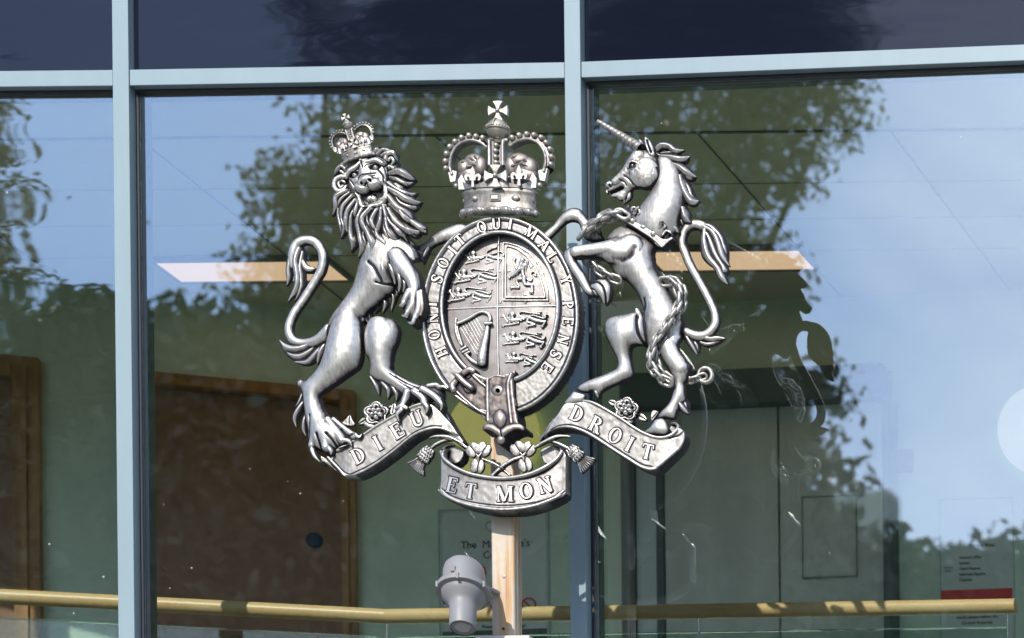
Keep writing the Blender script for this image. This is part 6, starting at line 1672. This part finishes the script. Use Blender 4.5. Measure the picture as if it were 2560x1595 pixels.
# twisted horn
mb = MB(); a, b = U1((805, 335))[0], U1((408, 80))[0]
A3, B3 = W(G(np.array([a]), 38), 38)[0], W(G(np.array([b]), 22), 22)[0]
ax_ = Vector(B3 - A3); Lh = ax_.length; ax_.normalize(); e1 = ax_.cross(Vector((0, 1, 0))).normalized(); e2 = ax_.cross(e1)
vs = []; fs = []; nn, mm_ = 150, 30
for i in range(nn):
    t = i / (nn - 1); r = (14.3 * (1 - t) + 4.8 * t) * PX; r *= 1 if t < .985 else (1 - (t - .985) / .015 * .5)
    for j in range(mm_):
        a = 2 * math.pi * j / mm_; ph = a + t * 2 * math.pi * 11.5
        rr = r * (1 + .20 * (abs(math.cos(ph / 2)) ** .7 - .6)); p = Vector(A3) + ax_ * (t * Lh) + (e1 * math.cos(a) + e2 * math.sin(a)) * rr; vs.append(tuple(p))
for i in range(nn - 1):
    for j in range(mm_): fs.append((i * mm_ + j, i * mm_ + (j + 1) % mm_, (i + 1) * mm_ + (j + 1) % mm_, (i + 1) * mm_ + j))
fs.append(tuple((nn - 1) * mm_ + j for j in range(mm_))); mb.add(vs, fs); mb.build('horn', M_SIL, uni, angle=80)

# coronet collar
cl = HF(1545, 500, 1700, 640, 0.9)
cl.poly(U1((640, 935), (700, 962), (800, 1012), (900, 1070), (1000, 1140), (1095, 1125), (1040, 1180), (975, 1222), (880, 1140), (760, 1060), (645, 990)), 34, k=9, plate=2.5, zc=42, n=4)
cl.poly(U1((680, 860), (760, 850), (860, 905), (960, 960), (1060, 1050), (1080, 1110), (960, 1110), (840, 1035), (700, 960)), 24, k=6, plate=2, zc=32, n=4)
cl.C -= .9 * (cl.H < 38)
cl.poly(U1((650, 850), (700, 845), (690, 890), (740, 930), (640, 950)), 24, k=8, plate=2, zc=30, n=3)
for c, ang, s_ in (((760, 885), -32, 1), ((985, 1010), -32, 1)):
    c0 = np.array(U1(c)[0]); u_ = np.array([math.sin(R(-ang)), -math.cos(R(-ang))]) if False else np.array([.53, -.85]); v_ = np.array([.85, .53])
    def q_(x, y): return tuple(c0 + v_ * x + u_ * y)
    cl.stroke([q_(0, -10), q_(0, 0), q_(0, 11)], [4, 6, 1.5], 42, k=.9)
    for sg in (1, -1): cl.stroke([q_(0, -4), q_(sg * 6, 3), q_(sg * 11, -1), q_(sg * 9, -6)], [3.4, 4.2, 4, 2.6], 42, k=.9)
c0 = np.array(U1((855, 960))[0])
for k in range(4):
    a = R(32 + 90 * k); d = np.array([math.cos(a), math.sin(a)]); n_ = np.array([-d[1], d[0]])
    cl.poly([tuple(c0 + d * 1), tuple(c0 + d * 12 + n_ * 6.5), tuple(c0 + d * 12 - n_ * 6.5)], 38, k=5, plate=2, closed_smooth=False, zc=42)
cl.blob(tuple(c0), 3.2, 3.2, 0, 42, 4)
for c in ((725, 978), (912, 1095)): cl.blob(U1(c)[0], 6.2, 6.2, 0, 43, 5)
cl.poly(U1((790, 1030), (815, 1010), (845, 1035), (820, 1050)), 42, k=1.0, zc=44, closed_smooth=False)
cl.groove(U1((650, 985), (760, 1052), (880, 1130), (970, 1210)), 1.3, 2, z=44, stain=.4)
cl.stroke(U1((985, 1130), (1030, 1070), (1085, 1110), (1040, 1160)), [3, 3, 3, 3], 40, k=.9); cl.groove(U1((1020, 1100), (1060, 1110)), 2, 4, z=42, stain=.7)
cl.build('coronet_collar', M_SIL, uni, back=-14, kb=0, base=30)

# chain, link by link along its path
chain_mb = []
def link_mesh(mb, c, d, n_, length, width, r):
    d = Vector(d).normalized(); n_ = Vector(n_); n_ = (n_ - d * n_.dot(d)).normalized(); s_ = d.cross(n_)
    P = []
    hl = length / 2 - width / 2
    for k in range(20):
        a = 2 * math.pi * k / 20
        x, y = math.cos(a) * width / 2 + (hl if math.cos(a) >= 0 else -hl), math.sin(a) * width / 2
        P.append(tuple(Vector(c) + d * x + s_ * y))
    mb.tube(P, r, closed=True, n=9)
def chain(pts, z, length=27, width=15, r=3.4, name='chain'):
    A = np.column_stack([np.array(pts, float), np.interp(np.linspace(0, 1, len(pts)), np.linspace(0, 1, len(z)), z)])
    S_ = spline(A, n=14); P = W(G(S_[:, :2], S_[:, 2]), S_[:, 2])
    dist = np.concatenate([[0], np.cumsum(np.linalg.norm(np.diff(P, axis=0), axis=1))]); pitch = (length - 2 * r * 1.35) * PX
    k = 0; s_ = pitch / 2; links = 0; mb = MB()
    while s_ < dist[-1]:
        c = np.array([np.interp(s_, dist, P[:, i]) for i in range(3)]); e = np.array([np.interp(min(s_ + pitch * .4, dist[-1]), dist, P[:, i]) for i in range(3)]); b = np.array([np.interp(max(0, s_ - pitch * .4), dist, P[:, i]) for i in range(3)])
        d = e - b; side = np.array([0, -1, 0]) if k % 2 == 0 else np.cross(d, [0, -1, 0])
        side = side + (np.cross(d / np.linalg.norm(d), [0, -1, 0]) * .55 if k % 2 == 0 else np.array([0, -.55, 0]) * np.linalg.norm(side))
        link_mesh(mb, c, d, side, length * PX, width * PX, r * PX); s_ += pitch; k += 1
    return mb.build(name, M_SIL, uni, angle=80)
chain(U1((665, 945), (600, 905), (520, 912), (440, 950), (370, 1000), (300, 1060), (250, 1130)), [44, 40, 34, 28], 38, 22, 5.2)
chain(U1((560, 960), (490, 985), (420, 1010), (360, 1060), (320, 1110)), [20, 16, 14], 31, 18, 4.0)
chain(U2((310, 190), (370, 215), (430, 280), (520, 335), (600, 372), (670, 385)), [18, 20, 22, 20], 32, 19, 4.2)
chain(U2((1040, 400), (1110, 395), (1160, 430), (1195, 500), (1195, 590), (1160, 670), (1110, 750), (1060, 840), (1000, 910), (960, 1000), (930, 1080), (925, 1160), (960, 1230), (1030, 1310), (1110, 1345)), [30, 34, 40, 44, 44, 44, 40, 36], 34, 20, 4.6)
chain(U2((1110, 380), (1180, 400), (1235, 470), (1250, 560), (1225, 660), (1170, 750), (1130, 830), (1080, 920), (1030, 1000), (985, 1090), (1000, 1180), (1050, 1260), (1110, 1310)), [14, 20, 24, 26, 26, 22], 31, 18, 4.0)
chain(U2((1250, 1320), (1320, 1325), (1400, 1300), (1440, 1285)), [14, 12, 10], 26, 14, 3.2)
c = W(G(np.array([U2((1450, 1278))[0]]), 8), 8)[0]; mb = MB()
mb.tube([(c[0] + 16.5 * PX * math.cos(a), c[1], c[2] + 18 * PX * math.sin(a)) for a in np.linspace(0, 2 * math.pi, 29)[:-1]], 5.2 * PX, closed=True, n=12); mb.build('chain_ring', M_SIL, uni, angle=80)

# ------------------------------------------------------------------ motto scroll
def ribbon_part(name, build_fn, bbox, mat=M_PLATE, parent=None, back=-14, step=1.2, base=8, kb=0):
    r = HF(*bbox, step); build_fn(r); r.rough(.12, 3); return r.build(name, mat, parent or arms, back=back, kb=kb, base=base)
def rs_left(r):
    r.poly(C3((1560, 590), (1660, 600), (1720, 650), (1800, 790), (1880, 920), (1912, 975), (1860, 1010), (1780, 930), (1700, 850), (1600, 840), (1530, 800)), 14, k=10, plate=4, zc=22, n=4)
    r.poly(C3((640, 1065), (740, 1010), (830, 955), (930, 890), (1060, 800), (1240, 700), (1400, 620), (1520, 585), (1600, 600), (1700, 690), (1790, 800), (1850, 905), (1780, 882), (1680, 842), (1560, 850), (1400, 915), (1200, 1075), (1020, 1205), (860, 1290), (740, 1325), (640, 1240), (560, 1150)), 20, k=14, plate=4, zc=32, n=4, warp=lambda gx, gy: -6 * np.clip((gx - 1075) / 60, 0, 1) ** 2 - 4 * np.clip((890 - gx) / 40, 0, 1))
    r.stroke(C3((560, 1130), (660, 1230), (745, 1320), (860, 1285), (1020, 1200), (1200, 1070), (1400, 910), (1560, 846), (1680, 838), (1790, 880), (1880, 960)), 4.2, [28, 30, 30, 32, 32, 32, 32, 32, 28, 24, 18], k=.9)
    r.stroke(C3((650, 1060), (830, 955), (930, 890), (1060, 802), (1240, 702), (1400, 622), (1520, 590)), 3.6, 33, k=.8)
    r.groove(C3((600, 1150), (745, 1290), (860, 1262), (1020, 1180), (1200, 1050), (1400, 892), (1560, 822), (1680, 815)), 1.3, 1.3, z=33, stain=.6)
    r.poly(C3((380, 1050), (440, 1080), (540, 1140), (640, 1240), (735, 1330), (640, 1270), (520, 1180), (480, 1190), (420, 1120)), 8, k=8, plate=3, zc=14, n=4)
n0 = len(LETTERS)
mbl = Letters()
for ch, c, a in (('D', (858, 1108), 27), ('I', (1050, 985), 29), ('E', (1243, 862), 31), ('U', (1440, 738), 22)): letter(mbl, ch, C3(c)[0], 38 if ch != 'U' else 37, a, 33, t=2.6, stretch=.95)
rl = HF(775, 990, 1170, 1200, 1.2); rs_left(rl); rl.rough(.12, 3); stain_shade_letters(rl, n0, len(LETTERS)); rl_o = rl.build('motto_scroll', M_PLATE, arms, back=-16, kb=0, base=10)
mbl.build(rl_o)

def rs_right(r):
    r.poly(U3((-60, 900), (0, 800), (60, 700), (120, 640), (170, 700), (100, 770), (30, 830), (-10, 880)), 12, k=8, plate=3, zc=18, n=4)
    r.poly(U3((225, 480), (330, 470), (440, 455), (540, 470), (680, 540), (860, 650), (1000, 745), (1130, 820), (1260, 860), (1370, 850), (1450, 800), (1480, 740), (1540, 770), (1560, 850), (1520, 960), (1400, 1090), (1290, 1190), (1200, 1222), (1090, 1195), (950, 1110), (760, 990), (560, 860), (420, 790), (280, 748), (150, 755), (40, 810), (-25, 860), (60, 700), (150, 590)), 20, k=14, plate=4, zc=32, n=4, warp=lambda gx, gy: -9 * np.clip((1425 - gx) / 60, 0, 1) ** 2 - 7 * np.clip((gx - 1655) / 50, 0, 1) ** 2)
    r.stroke(U3((-25, 858), (40, 800), (150, 750), (290, 745), (430, 785), (570, 860), (760, 985), (950, 1105), (1090, 1190), (1200, 1215), (1290, 1180), (1400, 1085)), 4.2, [18, 24, 30, 32, 32, 32, 32, 32, 32, 32, 28, 22], k=.9)
    r.stroke(U3((440, 455), (540, 475), (680, 545), (860, 655), (1000, 750), (1130, 822), (1260, 862), (1380, 850), (1460, 795), (1490, 745), (1470, 710), (1420, 700)), 3.8, [30, 33, 33, 33, 33, 33, 33, 32, 28, 22, 14, 8], k=.9)
    r.poly(U3((1380, 800), (1420, 720), (1470, 700), (1480, 750), (1440, 810)), 0, k=6, plate=2, zc=4, n=3)
    r.groove(U3((60, 775), (160, 735), (290, 722), (430, 762), (580, 838), (770, 960), (960, 1080), (1090, 1160), (1200, 1185)), 1.3, 1.3, z=33, stain=.6)
    r.groove(U3((1400, 880), (1500, 840), (1545, 800)), 1.6, 2, z=26, stain=.4)
n0 = len(LETTERS); mbl = Letters()
for ch, c, a in (('D', (368, 600), -25), ('R', (585, 718), -27), ('O', (790, 838), -27), ('I', (952, 935), -27), ('T', (1148, 1018), -14)): letter(mbl, ch, U3(c)[0], 38, a, 33, t=2.6, stretch=.95)
rr_ = HF(1325, 985, 1730, 1190, 1.2); rs_right(rr_); rr_.rough(.12, 3); stain_shade_letters(rr_, n0, len(LETTERS)); rr_o = rr_.build('motto_scroll', M_PLATE, arms, back=-16, kb=0, base=10)
mbl.build(rr_o)

def rs_mid(r):
    # inside faces of the curled ends
    r.poly(C6((370, 880), (430, 830), (520, 850), (580, 890), (570, 960), (520, 1010), (450, 1000), (390, 960)), 0, k=8, plate=3, zc=4, n=4)
    r.poly(C6((1265, 890), (1330, 850), (1400, 840), (1450, 880), (1440, 950), (1380, 1010), (1310, 1010), (1280, 960)), 0, k=8, plate=3, zc=4, n=4)
    cw = lambda gx, gy: -16 * np.clip(np.abs(gx - 1256) / 160, 0, 1) ** 2.2
    r.poly(C6((345, 930), (350, 880), (400, 850), (385, 900), (410, 960), (500, 1030), (640, 1090), (820, 1125), (930, 1128), (1100, 1105), (1250, 1050), (1380, 970), (1440, 910), (1440, 860), (1490, 930), (1500, 1020), (1490, 1160), (1475, 1260), (1380, 1330), (1200, 1400), (1000, 1430), (820, 1425), (600, 1385), (440, 1320), (340, 1260), (345, 1120)), 26, k=14, plate=4, zc=36, n=4, warp=cw)
    zr = [22, 30, 36, 40, 41, 41, 38, 30, 22]
    r.stroke(C6((370, 900), (400, 965), (500, 1040), (660, 1105), (900, 1138), (1120, 1112), (1280, 1050), (1400, 970), (1458, 895)), 4.6, zr, k=.9)
    r.stroke(C6((350, 1245), (440, 1310), (600, 1372), (820, 1412), (1000, 1415), (1200, 1385), (1380, 1318), (1470, 1258)), 4.0, [22, 30, 36, 40, 40, 36, 30, 22], k=.8)
    r.groove(C6((360, 1220), (440, 1280), (600, 1340), (820, 1378), (1000, 1382), (1200, 1352), (1380, 1290), (1460, 1235)), 1.4, 1.4, z=38, stain=.5)
    r.stroke(C6((385, 870), (420, 835), (480, 830)), [4, 4, 3], 10, k=.9); r.stroke(C6((1455, 900), (1440, 850), (1390, 830)), [4, 4, 3], 10, k=.9)
n0 = len(LETTERS); mbl = Letters()
for ch, c, a, z in (('E', (467, 1197), -15, 31), ('T', (632, 1250), -9, 37), ('M', (940, 1277), 1, 40), ('O', (1132, 1248), 5, 38), ('N', (1303, 1197), 16, 32)): letter(mbl, ch, C6(c)[0], 38, a, z, t=2.6, stretch=.98 if ch != 'M' else 1.05, dz=((1256 - C6(c)[0][0]) * .0012, 0))
rm = HF(1085, 1100, 1425, 1290, 1.2); rs_mid(rm); rm.rough(.12, 3); stain_shade_letters(rm, n0, len(LETTERS)); rm_o = rm.build('motto_scroll', M_PLATE, arms, back=-22, kb=0, base=12)
mbl.build(rm_o)

# ------------------------------------------------------------------ shamrocks, thistles, stems, roses
def sprig(name, fn, bbox, base=8, back=-8):
    r = HF(*bbox, 1.0); fn(r); r.rough(.1, 2); return r.build(name, M_SIL, arms, back=back, kb=.2, base=base)
def shamrock(cx, cy, lobes):
    def fn(r):
        for a, ln_, w in lobes:
            d = (math.cos(R(a)), -math.sin(R(a))); c = (cx + d[0] * ln_ * .58, cy + d[1] * ln_ * .58)
            n_ = (-d[1], d[0])
            for sg in (1, -1):
                r.blob((c[0] + n_[0] * w * .38 * sg + d[0] * 2, c[1] + n_[1] * w * .38 * sg + d[1] * 2), ln_ * .50, w * .60, -a, 25, 3.5, blend=3)
            r.groove([(cx, cy), (cx + d[0] * ln_ * 1.0, cy + d[1] * ln_ * 1.0)], 1.1, 2.0, z=30, n=3, stain=.5)
            r.stroke([(cx, cy), (cx + d[0] * ln_ * .35, cy + d[1] * ln_ * .35)], [3, 1], 29, k=.8, n=3)
    return fn
c = C6((708, 945))[0]; sprig('shamrock', shamrock(c[0], c[1], ((128, 35, 20), (58, 35, 20), (262, 37, 19))), (c[0] - 50, c[1] - 50, c[0] + 50, c[1] + 50))
c = C6((1105, 935))[0]; sprig('shamrock', shamrock(c[0], c[1], ((125, 35, 20), (52, 35, 20), (285, 37, 19))), (c[0] - 50, c[1] - 50, c[0] + 50, c[1] + 50))
def stems(r):
    r.stroke(C6((720, 955), (790, 985), (870, 1020), (990, 1110)), [4, 5, 5, 4], 18, k=1); r.stroke(C6((1095, 945), (1020, 975), (930, 1030), (835, 1115)), [4, 5.5, 5.5, 5], 24, k=1)
    r.groove(C6((1040, 970), (930, 1036), (850, 1108)), 1.2, 2, z=28, stain=.5); r.groove(C6((750, 975), (860, 1020), (960, 1095)), 1.2, 2, z=22, stain=.5)
    r.stroke(C6((600, 860), (530, 810), (440, 770), (330, 760), (260, 775)), [4, 5, 5.5, 4, 1.5], 26, k=1); r.stroke(C6((480, 790), (400, 800), (330, 830), (290, 860)), [4, 4.5, 4.5, 4], 22, k=1)
    r.stroke(C6((1215, 860), (1290, 820), (1380, 775), (1450, 758), (1540, 760)), [4, 5, 5.5, 4, 1.5], 26, k=1); r.stroke(C6((1330, 800), (1400, 815), (1460, 840), (1520, 870)), [4, 4.5, 4.5, 4], 22, k=1)
    r.groove(C6((560, 830), (440, 775), (350, 764)), 1.1, 1.6, z=32, stain=.4); r.groove(C6((1250, 835), (1380, 778), (1450, 762)), 1.1, 1.6, z=32, stain=.4)
sprig('plant_stems', stems, (1060, 1070, 1440, 1205), base=8)
def thistle(c0, d, flower):
    c0 = np.array(c0); d = np.array(d, float); d /= np.hypot(*d); n_ = np.array([-d[1], d[0]])
    def Q(a, b): return tuple(c0 + d * a + n_ * b)
    def fn(r):
        r.blob(tuple(c0), 22, 18, -math.degrees(math.atan2(-d[1], d[0])), 16, 12)
        # flower tuft first, bulb scales over it
        r.poly([Q(14, -9), Q(30, -17), Q(46, -27), Q(50, 0), Q(46, 26), Q(30, 15), Q(14, 9)], 14, k=.55, zc=20, n=3)
        for k in range(-4, 5): r.stroke([Q(15, k * 2.2), Q(32, k * 3.8), Q(47 - abs(k) * .6, k * 6)], [2.4, 3.0, 1.6], 19, prof='ridge', k=1.3, n=3)
        for k in range(-4, 4): r.groove([Q(20, k * 2.6 + 1.4), Q(46, k * 6 + 3)], 1.0, 2.6, z=22, n=3, stain=.5)
        for row in range(4):
            a = 12 - row * 8
            for k in range(-2, 3):
                b = k * 7.2 + (3.4 if row % 2 else 0)
                if abs(b) > 18 - row * 1.0: continue
                r.stroke([Q(a - 6, b * .9), Q(a + 1, b), Q(a + 7, b * 1.05)], [4.2, 4.4, .9], 25 - abs(b) * .3, prof='ridge', k=1.1, n=3)
                r.groove([Q(a + 4, b - 3.6), Q(a + 8, b), Q(a + 4, b + 3.6)], .9, 1.4, z=28, n=2, stain=.5)
        for b in (-17, 17): r.stroke([Q(2, b * .8), Q(6, b * 1.25)], [3, .8], 16, prof='ridge', k=1)
    return fn
c = C6((235, 925))[0]; sprig('thistle', thistle(c, (-.62, .79), 0), (c[0] - 75, c[1] - 45, c[0] + 50, c[1] + 75))
c = C6((1575, 910))[0]; sprig('thistle', thistle(c, (.72, .70), 0), (c[0] - 50, c[1] - 45, c[0] + 75, c[1] + 75))
def rose(cx, cy, rr, tilt, leaves_):
    def fn(r):
        for a, l_, w in leaves_:
            d = (math.cos(R(a)), -math.sin(R(a)))
            n_ = (-d[1], d[0])
            b0 = (cx + d[0] * rr * .7, cy + d[1] * rr * .7); b1 = (cx + d[0] * (rr + l_), cy + d[1] * (rr + l_)); md = ((b0[0] * .5 + b1[0] * .5), (b0[1] + b1[1]) * .5)
            r.poly([b0, (md[0] + n_[0] * w, md[1] + n_[1] * w), b1, (md[0] - n_[0] * w, md[1] - n_[1] * w)], 12, k=4, plate=3, zc=16, n=3)
            r.groove([b0, b1], 1.0, 2.4, z=16, n=3, stain=.5)
        for k in range(5):
            a = R(90 + 72 * k + tilt); c = (cx + math.cos(a) * rr * .58, cy - math.sin(a) * rr * .56)
            r.blob(c, rr * .47, rr * .42, -math.degrees(a) + 90, 18, 8)
            r.stroke([(c[0] + rr * .40 * math.cos(a + t), c[1] - rr * .36 * math.sin(a + t)) for t in np.linspace(-1.5, 1.5, 7)], [1.6, 2.3, 2.6, 2.8, 2.6, 2.3, 1.6], 24, k=1.1, n=3)
            r.groove([c, (cx + math.cos(a) * rr * .3, cy - math.sin(a) * rr * .3)], 2.6, 3.5, z=24, n=2, stain=.6)
        for k in range(5):
            a = R(126 + 72 * k + tilt); c = (cx + math.cos(a) * rr * .34, cy - math.sin(a) * rr * .32)
            r.blob(c, rr * .21, rr * .2, 0, 28, 6); r.groove([(c[0] - .5, c[1]), (c[0] + .5, c[1])], 1.5, 2.5, z=32, n=2, stain=.9)
            b = (cx + math.cos(a) * rr * 1.0, cy - math.sin(a) * rr * .96); r.stroke([(cx + math.cos(a) * rr * .75, cy - math.sin(a) * rr * .72), b], [2.4, .9], 24, prof='ridge', k=1.2, n=3)
        r.blob((cx, cy), rr * .17, rr * .17, 0, 30, 6)
    return fn
c = C3((1037, 690))[0]; sprig('heraldic_rose', rose(c[0], c[1], 30, 0, ((210, 24, 9), (20, 22, 9))), (c[0] - 75, c[1] - 45, c[0] + 75, c[1] + 55))
c = U3((915, 545))[0]; sprig('heraldic_rose', rose(c[0], c[1], 30, -8, ((155, 22, 9), (-28, 30, 10))), (c[0] - 75, c[1] - 50, c[0] + 80, c[1] + 60))
def lfs(r):
    r.poly(C3((690, 790), (740, 730), (775, 700), (800, 750), (825, 800), (780, 820)), 20, k=4, plate=3, zc=24, n=3); r.groove(C3((770, 715), (765, 790)), 1.0, 2, z=24, stain=.4)
    r.poly(C3((1165, 690), (1190, 620), (1215, 580), (1240, 610), (1245, 670), (1200, 710)), 14, k=4, plate=3, zc=16, n=3); r.groove(C3((1215, 590), (1200, 690)), 1.0, 2, z=16, stain=.5)
    r.stroke(C3((940, 800), (975, 820), (1010, 820)), [6, 7, 5], 18, k=.9)
sprig('rose_leaves', lfs, (840, 990, 1010, 1080))
def lfs2(r):
    r.poly(U3((1180, 620), (1205, 555), (1275, 575), (1240, 630), (1200, 680)), 8, k=4, plate=3, zc=12, n=3); r.groove(U3((1260, 580), (1200, 650)), 1.0, 2, z=12, stain=.5)
    r.stroke(U3((930, 660), (960, 690), (990, 670)), [6, 8, 5], 16, k=.9)
sprig('rose_leaves', lfs2, (1550, 1010, 1670, 1080))
